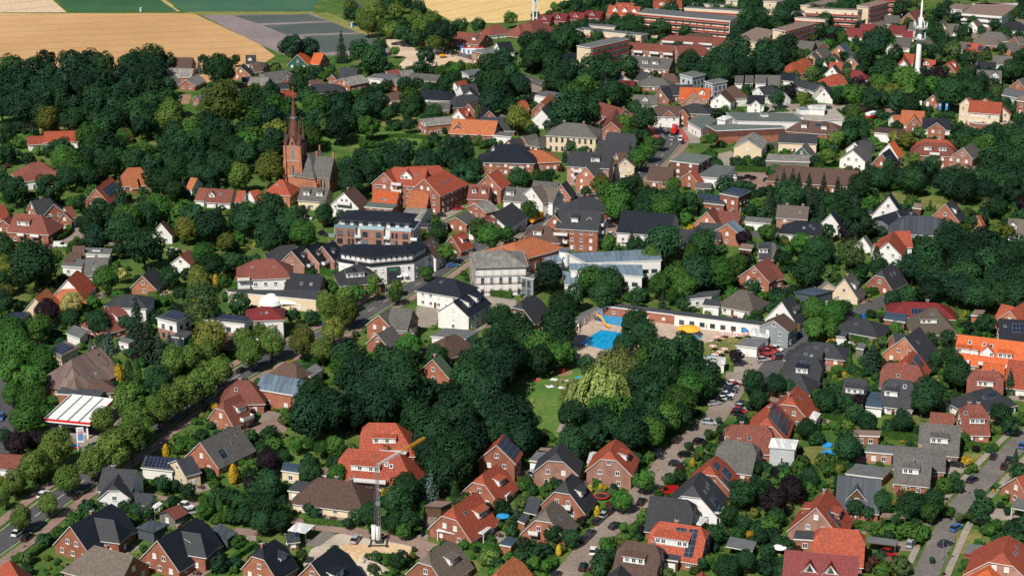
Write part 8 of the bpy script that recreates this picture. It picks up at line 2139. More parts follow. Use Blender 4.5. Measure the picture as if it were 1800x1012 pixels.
def lattice(b, p, q, w, step, r=0.05):
	p, q = Vector(p), Vector(q)
	d = (q - p).normalized()
	x = d.orthogonal().normalized() if abs(d.z) > 0.9 else d.cross(Vector((0, 0, 1))).normalized()
	y = d.cross(x)
	cs = [x * sx * w + y * sy * w for sx, sy in ((-1, -1), (1, -1), (1, 1), (-1, 1))]
	for c in cs:
		b.tube(tuple(p + c), tuple(q + c), r, r, 5)
	n = max(2, int((q - p).length / step))
	for k in range(n):
		a, e = p + (q - p) * (k / n), p + (q - p) * ((k + 1) / n)
		for i in range(4):
			b.tube(tuple(a + cs[i]), tuple(e + cs[(i + 1) % 4]), r * 0.6, r * 0.6, 4, cap=False)
def crane():
	x, y = POS['crane'][0]
	j0, j1 = POS['jib']
	root = empty('tower_crane', (x, y, 0))
	lab(root, 'small construction crane with grey mast and yellow jib tip', 'crane')
	d = Vector((j1[0] - j0[0], j1[1] - j0[1], 0))
	Lj = d.length
	d.normalize()
	b = MB()
	lattice(b, (0, 0, 0.8), (0, 0, 10), 0.36, 1.2, 0.04)
	b.build('lower_mast', M_METAL, root)
	b = MB()
	b.box((0, 0, 10.2), (0.55, 0.55, 0.35))
	lattice(b, (0, 0, 10), (0, 0, 19.7), 0.26, 1.0, 0.06)
	b.build('upper_mast', M_METAL, root)
	b = MB()
	lattice(b, (-0.05, 0, 20), tuple(d * Lj * 0.52 + Vector((0, 0, 20))), 0.26, 0.9, 0.06)
	b.build('inner_jib', M_WHITE, root)
	b = MB()
	lattice(b, tuple(d * Lj * 0.5 + Vector((0, 0, 20))), tuple(d * Lj + Vector((0, 0, 20))), 0.26, 0.9, 0.07)
	b.build('outer_jib', M_YEL, root)
	b = MB()
	b.tube((0, 0, 19.7), tuple(-d * 1.2 + Vector((0, 0, 23.2))), 0.09, 0.06, 6)
	b.tube(tuple(-d * 1.2 + Vector((0, 0, 23.2))), tuple(d * Lj * 0.75 + Vector((0, 0, 20.3))), 0.03, 0.03, 4)
	b.tube(tuple(-d * 1.2 + Vector((0, 0, 23.2))), tuple(-d * 1.6 + Vector((0, 0, 1.4))), 0.03, 0.03, 4)
	b.build('stay', M_METAL, root)
	b = MB()
	for s in (-1, 1):
		b.box((s * 1.9, 0, 0.35), (0.12, 2.6, 0.12)); b.box((0, s * 2.2, 0.35), (2.3, 0.12, 0.12))
		for t in (-1, 1):
			b.box((s * 2.1, t * 2.3, 0.18), (0.35, 0.35, 0.13))
	b.box((0, 0, 0.6), (0.9, 0.9, 0.2))
	b.build('undercarriage', M_TRIMD, root)
	for i, (px_, py_) in enumerate(POS['tanks']):
		t = empty('ballast_tank', (px_, py_, 0.45))
		lab(t, ('left' if i == 0 else 'right') + ' of two tall white tanks at crane foot', 'tank', 'white tanks at the crane')
		b = MB()
		b.lathe([(0, 0), (0.52, 0), (0.58, 0.15), (0.58, 3.55), (0.48, 3.75), (0, 3.8)], 20)
		b.build('shell', M_WHITE, t, smooth=True)
		b = MB()
		b.lathe([(0.3, 3.76), (0.3, 3.9), (0, 3.9)], 12)
		b.build('lid', M_METAL, t)
crane()
def water_mat():
	m, nt, N, L, b = _nt('pool_water')
	n1 = nd(N, 'TexNoise', Scale=0.7, Detail=5)
	L.new(N.new('ShaderNodeNewGeometry').outputs['Position'], n1.inputs['Vector'])
	rp = _ramp(N, [(0.35, (0.0, 0.23, 0.50)), (0.65, (0.02, 0.36, 0.62))])
	L.new(n1.outputs[0], rp.inputs[0])
	L.new(rp.outputs[0], b.inputs['Base Color'])
	b.inputs['Roughness'].default_value = 0.12
	relief(N, L, b, n1.outputs[0], 0.25, 0.1)
	return m
M_WATER = water_mat()
for nm in ('pool_upper', 'pool_lower'):
	P = POS[nm]
	ar = sum(P[i][0] * P[(i + 1) % 4][1] - P[(i + 1) % 4][0] * P[i][1] for i in range(4))
	if ar < 0: P = P[::-1]
	b = MB()
	b.prism(inset(P, -0.7), 0.03, 0.22)
	b.build('pool_coping', GM['deck'])
	bpy.context.scene.objects['pool_coping' if nm == 'pool_upper' else 'pool_coping.001']['kind'] = 'structure'
	b = MB()
	b.face([(*p, 0.235) for p in P])
	prop(b.build('pool_water', M_WATER), kind='structure')
(x0, y0), (x1, y1) = POS['slide']
root = empty('water_slide', (x0, y0, 0.2), math.atan2(y1 - y0, x1 - x0))
lab(root, 'yellow water slide beside the upper pool', 'slide')
Ls = math.hypot(x1 - x0, y1 - y0)
b = MB()
for k in range(12):
	t, t2 = k / 12, (k + 1) / 12
	f = lambda t: (1.2 + (Ls - 1.2) * t, 0.5 * math.sin(t * 6), 2.3 * (1 - t) ** 1.2 + 0.2)
	p, q = f(t), f(t2)
	for a, c in (((-0.42, 0.35), (-0.28, 0)), ((-0.28, 0), (0.28, 0)), ((0.28, 0), (0.42, 0.35))):
		b.face([(p[0], p[1] + a[0], p[2] + a[1]), (q[0], q[1] + a[0], q[2] + a[1]), (q[0], q[1] + c[0], q[2] + c[1]), (p[0], p[1] + c[0], p[2] + c[1])])
b.build('chute', M_YEL, root)
b = MB()
b.box((0.4, 0, 2.5), (0.9, 0.8, 0.08))
b.build('platform', M_METAL, root)
b = MB()
for k in range(9):
	b.box((-0.7 - k * 0.28, 0, 2.7 - k * 0.33), (0.16, 0.5, 0.04))
b.build('steps', M_METAL, root)
for sx in (-0.3, 1.1):
	for sy in (-0.7, 0.7):
		block('post', M_YEL, root, (sx, sy, 1.5), (0.06, 0.06, 1.5))
def parasol(x, y, r, h, mats, label, group=None, z=0.0, n=12):
	root = empty('parasol', (x, y, z), 0)
	prop(root, label, 'parasol', group)
	b = MB()
	b.tube((0, 0, 0), (0, 0, h + 0.1), 0.05 if r < 3 else 0.14, n=6)
	b.build('pole', M_METAL, root)
	b = MB()
	for k in range(n):
		t, t2 = 2 * math.pi * k / n, 2 * math.pi * (k + 1) / n
		e1, e2 = (r * math.cos(t), r * math.sin(t), h - r * 0.28), (r * math.cos(t2), r * math.sin(t2), h - r * 0.28)
		b.face([e1, e2, (0, 0, h)], k % len(mats))
		b.face([(e1[0], e1[1], e1[2] - 0.15), (e2[0], e2[1], e2[2] - 0.15), e2, e1], k % len(mats))
	b.build('canopy', mats, root)
	b = MB()
	b.lathe([(0, 0), (0.35, 0), (0.35, 0.1), (0, 0.12)], 10)
	b.build('base', M_CONC, root)
M_PSOL = plain('canvas_yellow', (0.80, 0.40, 0.04), 0.9, 0.08)
M_PINK = plain('canvas_red', (0.62, 0.05, 0.07), 0.9, 0.1)
M_PURP = plain('canvas_purple', (0.12, 0.09, 0.2), 0.9, 0.1)
M_BLUC = plain('canvas_blue', (0.02, 0.27, 0.58), 0.9, 0.1)
x, y = POS['big_parasol'][0]
parasol(x, y, 3.7, 3.6, [M_PSOL], 'huge yellow parasol over the toddler pool', n=16)
b = MB()
b.lathe([(0, 0.05), (2.6, 0.05), (2.7, 0.3), (2.45, 0.3), (2.45, 0.2), (0, 0.2)], 24, (x + 1.5, y - 0.5, 0))
prop(b.build('toddler_pool', M_WATER), 'round blue toddler pool under yellow parasol', 'pool')
for i, (x, y) in enumerate(POS['lawn_parasols']):
	blue = i in (8, 9, 10, 11)
	parasol(x, y, 1.15, 2.1, [M_BLUC] if blue else [M_WHITE, M_PINK], ('blue sunshade' if blue else 'red and white striped sunshade') + ' on the pool lawn', 'sunshades on the pool lawn')
for (x, y), m, lb_ in zip(POS['garden_parasols'], (M_PURP, M_WHITE, M_BLUC, M_ORG), ('purple parasol in garden of black-roofed house', 'white round parasol left of dark red roof', 'blue parasol beside red gabled house', 'orange parasol on terrace of white house')):
	parasol(x, y, 1.6, 2.4, [m], lb_)
def figure(joints, bones, name):
	me = bpy.data.meshes.new(name)
	me.from_pydata([j[:3] for j in joints], bones, [])
	o = bpy.data.objects.new(name, me)
	COL.objects.link(o)
	sk = o.modifiers.new('skin', 'SKIN')
	lay = me.skin_vertices[0].data
	for i, j in enumerate(joints):
		lay[i].radius = (j[3], j[3] * 0.85)
	lay[0].use_root = True
	o.modifiers.new('sub', 'SUBSURF').levels = 1
	dg = bpy.context.evaluated_depsgraph_get()
	m2 = bpy.data.meshes.new_from_object(o.evaluated_get(dg))
	bpy.data.objects.remove(o)
	return m2
BONES = [(0, 1), (1, 2), (2, 3), (3, 4), (2, 5), (5, 6), (6, 7), (2, 8), (8, 9), (9, 10), (0, 11), (11, 12), (12, 13), (13, 14), (0, 15), (15, 16), (16, 17), (17, 18)]
STAND = [(0, 0, 0.95, 0.15), (0, 0, 1.15, 0.14), (0, 0, 1.4, 0.13), (0, 0, 1.53, 0.055), (0, -0.02, 1.66, 0.105),
		 (0.19, 0, 1.4, 0.06), (0.26, 0.02, 1.12, 0.042), (0.28, -0.06, 0.86, 0.035), (-0.19, 0, 1.4, 0.06), (-0.25, 0.03, 1.12, 0.042), (-0.26, -0.05, 0.86, 0.035),
		 (0.1, 0, 0.88, 0.1), (0.11, -0.03, 0.5, 0.065), (0.11, 0.02, 0.09, 0.045), (0.12, -0.16, 0.04, 0.04), (-0.1, 0, 0.88, 0.1), (-0.12, 0.03, 0.5, 0.065), (-0.13, 0.1, 0.09, 0.045), (-0.13, -0.08, 0.04, 0.04)]
LIE = [(j[0], j[2] - 0.9, 0.13 + j[1] * 0.5, j[3]) for j in STAND]
def make_figures():
	return figure(STAND, BONES, 'body'), figure(LIE, BONES, 'body')
M_SKIN = plain('skin', (0.55, 0.30, 0.20), 0.6, 0.08)
M_HAIR = plain('hair', (0.07, 0.04, 0.025), 0.7, 0.2)
BODY_S, BODY_L = make_figures()
for m in (BODY_S, BODY_L):
	m.materials.clear()
	m.materials.append(M_SKIN)
def hair_mesh(cen):
	b = MB()
	b.lathe([(0.0, 0.13), (0.09, 0.11), (0.125, 0.03), (0.115, -0.04)], 10, cen)
	return b.mesh('hair', [M_HAIR])
HAIR_S, HAIR_L = hair_mesh((0, -0.01, 1.68)), hair_mesh((0, 0.79, 0.16))
def cloth_mesh(lying, top):
	b = MB()
	if top:
		prof = [(0.155, 0.98), (0.16, 1.2), (0.17, 1.42), (0.1, 1.47)]
	else:
		prof = [(0.19, 0.72), (0.185, 0.9), (0.165, 1.02)]
	b.lathe(prof, 10)
	if lying:
		b.v = [(x, z - 0.9, 0.13 + y * 0.8) for x, y, z in b.v]
	return b.mesh('shirt' if top else 'shorts', [M_REDP])
CL = {(l, t): cloth_mesh(l, t) for l in (False, True) for t in (False, True)}
CLM = [('red', M_REDP), ('blue', M_BLUP), ('black', M_BLK), ('white', M_WHITE), ('yellow', M_YEL), ('green', M_GRNP)]
prn = random.Random(4)
def person(x, y, z, lying, i):
	nm, m = CLM[i % 6]
	nm2, m2 = CLM[(i * 5 + 2) % 6]
	shirt = not lying and i % 3 == 0
	where = 'on the park lawn' if x < 50 and y < 640 else 'at the pool'
	if i == 16: where = 'on the lane by the red house'
	act = 'lying on a towel' if lying else 'standing'
	label = f'person {act} {where} in {nm} shorts' + (f' and {nm2} shirt' if shirt else '')
	root = empty('person', (x, y, z), prn.uniform(0, 6.28), label, 'person', 'bathers and walkers')
	k = 0.72 if i == 16 else 1.0
	root.scale = (k, k, k)
	link('body', BODY_L if lying else BODY_S, root)
	link('hair', HAIR_L if lying else HAIR_S, root)
	o = link('shorts', CL[(lying, False)], root)
	o.material_slots[0].link = 'OBJECT'; o.material_slots[0].material = m
	if shirt:
		o = link('shirt', CL[(lying, True)], root)
		o.material_slots[0].link = 'OBJECT'; o.material_slots[0].material = m2
for i, (x, y) in enumerate(POS['standing']):
	person(x, y, 0.05, False, i)
for i, (x, y) in enumerate(POS['lying']):
	person(x, y, 0.1, True, i)
M_TOW = [plain('towel_' + n, c, 0.95, 0.1) for n, c in (('white', (0.72, 0.72, 0.72)), ('pale_blue', (0.5, 0.62, 0.7)), ('red', (0.5, 0.04, 0.06)), ('rose', (0.65, 0.42, 0.4)), ('blue', (0.06, 0.16, 0.4)))]
for i, (x, y) in enumerate(POS['towels']):
	b = MB()
	w, l = (1.05, 0.85) if i in (0, 2, 3, 4, 9) else (0.85, 0.38)
	for s in range(4):
		b.box((-w + w / 4 + s * w / 2, 0, 0.06 + 0.012 * (s % 2)), (w / 4, l, 0.012))
	k = (0, 0, 0, 0, 2, 3, 0, 2, 3, 0, 3, 1, 3, 4, 3, 0, 3)[i]
	nm = ('white', 'pale blue', 'red', 'rose', 'blue')[k]
	o = b.build('beach_towel', M_TOW[k], None, (x, y, 0.03), prn.uniform(-0.5, 0.5))
	prop(o, nm + (' picnic blanket' if w > 1 else ' beach towel') + (' spread on the park lawn' if i < 11 else ' spread on the pool lawn'), 'towel', 'towels on the lawns')
def lamp(x, y, label):
	root = empty('street_lamp', (x, y, 0), 0)
	prop(root, label, 'street lamp', 'street lamps')
	b = MB(); b.tube((0, 0, 0), (0, 0, 5.0), 0.08, 0.05, 8); b.build('post', M_METAL, root)
	b = MB(); b.lathe([(0.1, 4.95), (0.32, 5.1), (0.3, 5.3), (0.05, 5.45)], 10); b.build('lamp_head', M_TRIMD, root)
	b = MB(); b.lathe([(0.0, 4.9), (0.22, 4.95), (0.24, 5.08)], 10); b.build('lamp_glass', M_LAMP0, root)
M_LAMP0 = plain('lantern_glass', (0.7, 0.69, 0.64), 0.3, 0.05)
LAMPS = []
for (x, y) in POS['lamps']:
	LAMPS.append((x, y))
for i, (x, y) in enumerate(POS['banners']):
	blue = i > 4
	root = empty('flagpole', (x, y, 0), R(-10))
	prop(root, ('blue hanging flag on tall pole' if blue else 'white hanging banner on pole') + (' near orange shop roof' if i in (3, 4) else ' at the car park'), 'flag', 'flags by the car park')
	hh = 6.4 if blue else 5.2
	b = MB(); b.tube((0, 0, 0), (0, 0, hh), 0.07, 0.05, 6); b.build('pole', M_METAL, root)
	block('cloth', M_BLUC if blue else M_WHITE, root, (0.62, 0, hh - 1.75), (0.55, 0.03, 1.65))
	block('emblem', M_WHITE if blue else M_REDP, root, (0.62, -0.035, hh - (1.0 if blue else 2.4)), (0.3, 0.01, 0.3))
def box_thing(name, x, y, rz, size, mat, label, cat, group=None, roof=None, door=None):
	root = empty(name, (x, y, 0.05), rz)
	prop(root, label, cat, group)
	a, c, h = size
	block('body', mat, root, (0, 0, h / 2), (a / 2, c / 2, h / 2))
	block('lid', roof or mat, root, (0, 0, h + 0.05), (a / 2 + 0.06, c / 2 + 0.06, 0.06))
	block('door', door or M_TRIM, root, (-a * 0.2, -c / 2 - 0.02, h * 0.45), (min(0.45, a * 0.3), 0.02, h * 0.42))
	return root
for i, (x, y) in enumerate(POS['containers']):
	m = (M_WHITE, M_WHITE, M_WHITE, M_BLUP, M_BLUP)[i]
	box_thing('site_container', x, y, R(5 * i), (4.8 if i < 3 else 2.2, 2.4, 2.6), m, ('white site cabin at the road works' if i < 3 else 'dark blue tool container at the road works'), 'container', 'site containers', M_REDP if i in (0, 2) else None, M_BLUP if i < 3 else M_TRIMD)
for i, (x, y) in enumerate(POS['toilets']):
	box_thing('portable_toilet', x, y, 0.2, (1.2, 1.2, 2.3), M_BLUC, 'blue portable toilet ' + ('on the verge of the far road' if i == 0 else 'at the wheat field edge'), 'toilet', None, M_WHITE, M_TRIM)
x, y = POS['yellow_box'][0]
box_thing('site_skip', x, y, 0.1, (3.0, 2.0, 2.6), M_YEL, 'yellow site box beside the road works', 'container', None, M_YEL, M_TRIMD)
def rows(pts, n):
	out = []
	for i in range(len(pts) - 1):
		for k in range(n):
			t = k / n
			out.append((pts[i][0] + (pts[i + 1][0] - pts[i][0]) * t, pts[i][1] + (pts[i + 1][1] - pts[i][1]) * t))
	return out
bm_ = MB()
bm_.box((0, 0, 0.7), (0.16, 0.05, 0.6), 0)
bm_.box((0, 0, 0.75), (0.165, 0.055, 0.16), 1)
bm_.box((0, 0, 1.2), (0.165, 0.055, 0.12), 1)
BEACON = bm_.mesh('panel', [M_WHITE, M_ORG])
fb = MB()
fb.box((0, 0, 0.05), (0.4, 0.2, 0.06))
FOOTM = fb.mesh('foot', [M_BLK])
for (x, y) in rows(POS['works_rows'][:7], 7) + rows(POS['works_rows'][7:], 6):
	root = empty('beacon', (x, y, 0.1), 0.2, 'orange and white beacon along the road works', 'beacon', 'beacons along the road works')
	link('panel', BEACON, root)
	link('foot', FOOTM, root)
x, y = POS['excavator'][0]
root = empty('excavator', (x, y, 0.05), 0.4)
lab(root, 'small yellow and black excavator on the sand circle', 'excavator')
for s in (-1, 1):
	block('track', M_BLK, root, (0, s * 0.9, 0.4), (1.6, 0.28, 0.4))
block('body', M_YEL, root, (-0.2, 0, 1.35), (1.4, 1.0, 0.5))
block('cab', M_GLASSD, root, (0.4, 0.4, 2.3), (0.65, 0.5, 0.6))
b = MB(); b.tube((1.0, -0.4, 1.6), (3.2, -0.4, 3.6), 0.2, 0.16, 6); b.tube((3.2, -0.4, 3.6), (5.0, -0.4, 1.6), 0.16, 0.12, 6); b.build('boom', M_BLK, root)
block('bucket', M_TRIMD, root, (5.1, -0.4, 1.2), (0.4, 0.5, 0.4))
x, y = POS['trampolines'][0]
root = empty('trampoline', (x, y, 0), 0)
lab(root, 'round trampoline with red padding on the lawn', 'trampoline')
b = MB(); b.lathe([(0, 0.8), (1.55, 0.8)], 24); b.build('mat', M_BLK, root)
b = MB(); b.lathe([(1.5, 0.8), (1.55, 0.88), (1.85, 0.88), (1.88, 0.78)], 24); b.build('padding', M_REDP, root)
for k in range(6):
	t = k * math.pi / 3
	b = MB(); b.tube((1.7 * math.cos(t), 1.7 * math.sin(t), 0), (1.7 * math.cos(t), 1.7 * math.sin(t), 2.3), 0.03, n=5); b.build('pole', M_METAL, root)
x, y = POS['trampolines'][1]
root = empty('trampoline', (x, y, 0), 0.1)
lab(root, 'black netted trampoline beside red steep house', 'trampoline')
block('mat', M_BLK, root, (0, 0, 0.75), (2.4, 1.4, 0.04))
for sx in (-1, 0, 1):
	for sy in (-1, 1):
		b = MB(); b.tube((sx * 2.4, sy * 1.4, 0), (sx * 2.4, sy * 1.4, 2.4), 0.04, n=5); b.build('pole', M_TRIMD, root)
b = MB()
for z in (0.8, 1.1, 1.4, 1.7, 2.0, 2.35):
	for sy in (-1, 1):
		b.tube((-2.4, sy * 1.4, z), (2.4, sy * 1.4, z), 0.02, n=4)
	for sx in (-1, 1):
		b.tube((sx * 2.4, -1.4, z), (sx * 2.4, 1.4, z), 0.02, n=4)
b.build('net', M_TRIMD, root)
for i, (x, y) in enumerate(POS['paddling']):
	b = MB()
	r = 1.9 if i == 0 else 1.4
	b.lathe([(r, 0.0), (r + 0.05, 0.6), (r - 0.2, 0.7), (r - 0.25, 0.5), (0, 0.5)], 18)
	prop(b.build('paddling_pool', M_BLUC, None, (x, y, 0.03)), ('large' if i == 0 else 'small') + ' blue paddling pool on the garden lawn', 'pool')
x, y = POS['playhouse'][0]
root = empty('play_tower', (x, y, 0), 0.2)
lab(root, 'wooden play tower with pointed roof in front garden', 'play tower')
for sx in (-0.7, 0.7):
	for sy in (-0.7, 0.7):
		block('post', WALL['wod'], root, (sx, sy, 1.3), (0.07, 0.07, 1.3))
b = MB(); b.box((0, 0, 1.2), (0.85, 0.85, 0.06)); b.box((0, -0.8, 1.6), (0.8, 0.04, 0.3)); b.box((0.8, 0, 1.6), (0.04, 0.8, 0.3)); b.build('platform', WALL['wod'], root)
b = MB(); b.lathe([(1.25, 2.5), (0, 3.5)], 4); b.build('roof', WALL['wod'], root)
b = MB(); b.face([(-0.3, -0.9, 1.2), (-0.3, -3.0, 0.2), (0.3, -3.0, 0.2), (0.3, -0.9, 1.2)][::-1]); b.build('slide', M_YEL, root)
for i, (x, y) in enumerate(POS['wheelie_bins']):
	m = M_BLUP if i != 4 else M_YEL
	root = empty('wheelie_bin', (x, y, 0.03), 0.3, ('yellow' if i == 4 else 'blue') + ' refuse bin ' + ('in a row behind the tall tree' if i < 3 else 'beside the brick base of black-roofed wing'), 'bin', 'refuse bins')
	block('body', m, root, (0, 0, 0.7), (0.5, 0.42, 0.62))
	block('lid', m if i < 4 else M_YEL, root, (0, 0, 1.36), (0.54, 0.46, 0.05))
x, y = POS['bin'][0]
b = MB(); b.lathe([(0, 0), (0.3, 0), (0.38, 1.1), (0.3, 1.15), (0, 1.15)], 12)
prop(b.build('litter_bin', M_REDP, None, (x, y, 0.06)), 'red litter bin at foot of lone park tree', 'bin')
x, y = POS['sign_yellow'][0]
root = empty('direction_sign', (x, y, 0), 0.1)
lab(root, 'yellow direction sign at the main road', 'sign')
block('panel', M_YEL, root, (0, 0, 2.4), (0.9, 0.05, 0.7))
for s in (-1, 1):
	block('post', M_METAL, root, (s * 0.6, 0.1, 1.5), (0.05, 0.05, 1.5))
for i, (x, y) in enumerate(POS['spoil']):
	rs = np.random.RandomState(i + 5)
	b = MB()
	n = 20
	prof = [(4.0, 0), (3.2, 0.7), (2.2, 1.5), (1.1, 2.1), (0, 2.3)] if i == 0 else [(2.6, 0), (2, 0.5), (1, 1.1), (0, 1.2)]
	b.lathe(prof, n)
	b.v = [(vx * (1 + 0.18 * rs.normal()), vy * (1 + 0.18 * rs.normal()), max(0, vz * (1 + 0.12 * rs.normal()))) for vx, vy, vz in b.v]
	prop(b.build('spoil_heap', GM['gravel'], None, (x, y, 0)), ('large' if i == 0 else 'small') + ' heap of earth at edge of sand plot', 'heap')
S_ = POS['sail']
b = MB()
b.face([(S_[0][0], S_[0][1], 2.2), (S_[1][0], S_[1][1], 1.2), (S_[2][0], S_[2][1], 2.6)])
prop(b.build('sun_sail', M_WHITE), 'white triangular sun sail over garden terrace', 'sun sail')
def lorry(pts, label, kind):
	(x0, y0), (x1, y1) = pts
	root = empty('lorry', ((x0 + x1) / 2, (y0 + y1) / 2, 0.16), math.atan2(y1 - y0, x1 - x0))
	lab(root, label, 'lorry')
	Lh = 4.2
	cm = {'tanker': M_REDP, 'box': M_WHITE, 'yellow': M_YEL}[kind]
	block('cab', cm, root, (Lh - 0.9, 0, 1.75), (0.95, 1.2, 1.25))
	block('windscreen', M_GLASSD, root, (Lh + 0.06, 0, 2.2), (0.03, 1.05, 0.5))
	block('chassis', M_BLK, root, (0, 0, 0.7), (Lh, 0.9, 0.15))
	if kind == 'tanker':
		b = MB(); b.tube((-Lh, 0, 2.0), (Lh - 2.1, 0, 2.0), 1.2, 1.2, 18); b.build('tank', M_REDP, root)
		block('catwalk', M_METAL, root, (-1.2, 0, 3.25), (1.6, 0.25, 0.08))
	elif kind == 'box':
		block('upper_body', M_WHITE, root, (-1.2, 0, 2.9), (3.0, 1.2, 0.6))
		block('lower_body', M_REDP, root, (-1.2, 0, 1.6), (3.02, 1.22, 0.72))
	else:
		block('bed', M_YEL, root, (-1.2, 0, 1.25), (3.0, 1.2, 0.4))
		b = MB(); lattice(b, (-4.0, 0, 2.2), (2.0, 0, 3.2), 0.35, 0.9, 0.09); b.build('boom', M_YEL, root)
	for sx in (-3.2, -2.2, 2.9):
		for s in (-1, 1):
			b = MB(); b.tube((sx, s * 0.85, 0.48), (sx, s * 1.15, 0.48), 0.48, 0.48, 12); b.build('wheel', M_BLK, root)
lorry(POS['tanker'], 'red tanker lorry on the marked crossing', 'tanker')
lorry(POS['yellow_truck'], 'yellow crane lorry in main street', 'yellow')
lorry(POS['lorry'], 'white and red box lorry at the supermarket', 'box')
(x0, y0), (x1, y1) = POS['vault']
a_ = math.atan2(y1 - y0, x1 - x0)
Lv = math.hypot(x1 - x0, y1 - y0)
root = empty('vaulted_canopy', (x0, y0, 0), a_)
lab(root, 'white vaulted canopy with black end bay', 'canopy')
def vault(a, e, r, mat, rise, z0):
	b = MB()
	n = 10
	for k in range(n):
		t, t2 = math.pi * k / n, math.pi * (k + 1) / n
		b.face([(a, -r * math.cos(t), z0 + rise * math.sin(t)), (e, -r * math.cos(t), z0 + rise * math.sin(t)), (e, -r * math.cos(t2), z0 + rise * math.sin(t2)), (a, -r * math.cos(t2), z0 + rise * math.sin(t2))][::-1])
	return b.build('bay', mat, root)
for k, (f0, f1) in enumerate(((0.34, 0.5), (0.505, 0.665), (0.67, 0.82))):
	vault(Lv * f0, Lv * f1, 2.3, M_WHITE, 1.5, 2.1)
vault(Lv * 0.825, Lv, 2.4, M_GLASSD, 1.9, 1.9)
b = MB()
n = 18
b.lathe([(3.9, 1.6), (3.4, 2.9), (2.3, 4.0), (1.0, 4.6), (0, 4.75)], n, (Lv * 0.15, 0, 0))
b.build('dome', M_WHITE, root)
for f in (0.34, 0.5, 0.665, 0.82, 1.0):
	for s in (-1, 1):
		block('post', M_METAL, root, (Lv * f, s * 2.25, 1.05), (0.07, 0.07, 1.05))
x, y = POS['bell_frame'][0]
root = empty('bell_frame', (x, y, 0), 0.2)
lab(root, 'slim white bell frame of the modern church', 'bell tower')
for sx in (-1, 1):
	for sy in (-1, 1):
		block('post', M_WHITE, root, (sx * 1.0, sy * 1.0, 8.5), (0.22, 0.22, 8.5))
for z in (5, 9, 13, 16.8):
	block('deck', M_WHITE, root, (0, 0, z), (1.2, 1.2, 0.15))
block('clock', M_WHITE, root, (0, -1.25, 14.9), (1.1, 0.05, 1.1))
block('clock_dial', M_BLUP, root, (0, -1.31, 14.9), (0.6, 0.02, 0.6))
b = MB(); b.box((0, 0, 18.2), (0.06, 0.06, 1.3)); b.box((0, 0, 18.6), (0.5, 0.06, 0.06)); b.build('cross', M_WHITE, root)
x, y = POS['round_stair'][0]
root = empty('stair_tower', (x, y, 0))
lab(root, 'round white stair tower of the grey-blue school', 'tower')
b = MB(); b.lathe([(1.9, 0), (1.9, 8.4), (0, 8.4)], 22); b.build('shell', M_WHITE, root, smooth=False)
b = MB(); b.lathe([(2.0, 8.3), (2.0, 8.7), (0, 8.75)], 22); b.build('cap', ROOF['slt'], root)
link('porthole', win(0.5, 0.5, 'd'), root, (-0.4, -1.88, 6.4), -0.2)
M_PLANK = plain('scaffold_boards', (0.42, 0.33, 0.22), 0.9, 0.2)
for r in HOUSE_TABLE:
	if r[0].startswith('scaffolded'):
		w = r[2][0]
		cx, cy_ = (w[0] + w[2]) / 2, (w[1] + w[3]) / 2
		wg = Wing(w, (cx, cy_, 0))
		root = empty('scaffolding', (cx, cy_, 0))
		lab(root, 'steel scaffolding with planks around the cream house', 'scaffolding')
		a0, a1 = wg.corners()
		hw = w[4] / 2
		cs = [(a0, -hw), (a1, -hw), (a1, hw), (a0, hw)]
		for i in range(4):
			p, q = Vector(wg.P(*cs[i], 0)), Vector(wg.P(*cs[(i + 1) % 4], 0))
			d = (q - p).normalized()
			nn = Vector((d.y, -d.x, 0))
			n = int((q - p).length / 3.0) + 1
			side = MB()
			for k in range(n + 1):
				a = p + (q - p) * (k / n)
				for o_ in (0.35, 1.15):
					side.tube(tuple(a + nn * o_), tuple(a + nn * o_ + Vector((0, 0, 11.6))), 0.03, n=4)
			for z in (2.2, 5.0, 7.6, 10.1):
				for zz in (1.0,):
					side.tube(tuple(p + nn * 1.15 + Vector((0, 0, z + zz))), tuple(q + nn * 1.15 + Vector((0, 0, z + zz))), 0.026, n=4)
			sd_ = side.build('tubes', M_METAL, root)
			for z in (2.2, 5.0, 7.6, 10.1):
				b = MB()
				c = (p + q) / 2 + nn * 0.75
				b.box((c.x, c.y, z), ((q - p).length / 2 + 0.6, 0.14, 0.025), 0, (d.x, d.y))
				b.build('plank', M_PLANK, sd_)
def leaf_cards(C, Nn, size, rs, aspect=0.62):
	n = len(C)
	Nn = Nn / (np.linalg.norm(Nn, axis=1, keepdims=True) + 1e-9)
	rv = rs.normal(size=(n, 3))
	t = np.cross(Nn, rv)
	t /= (np.linalg.norm(t, axis=1, keepdims=True) + 1e-9)
	bt = np.cross(Nn, t)
	s = size[:, None]
	V = np.stack([C - t * s, C - bt * s * aspect + Nn * s * 0.25, C + t * s, C + bt * s * aspect + Nn * s * 0.25], 1).reshape(-1, 3)
	Q = np.arange(4 * n).reshape(n, 4)
	return V, Q
def sph(n, rs):
	v = rs.normal(size=(n, 3))
	return v / np.linalg.norm(v, axis=1, keepdims=True)
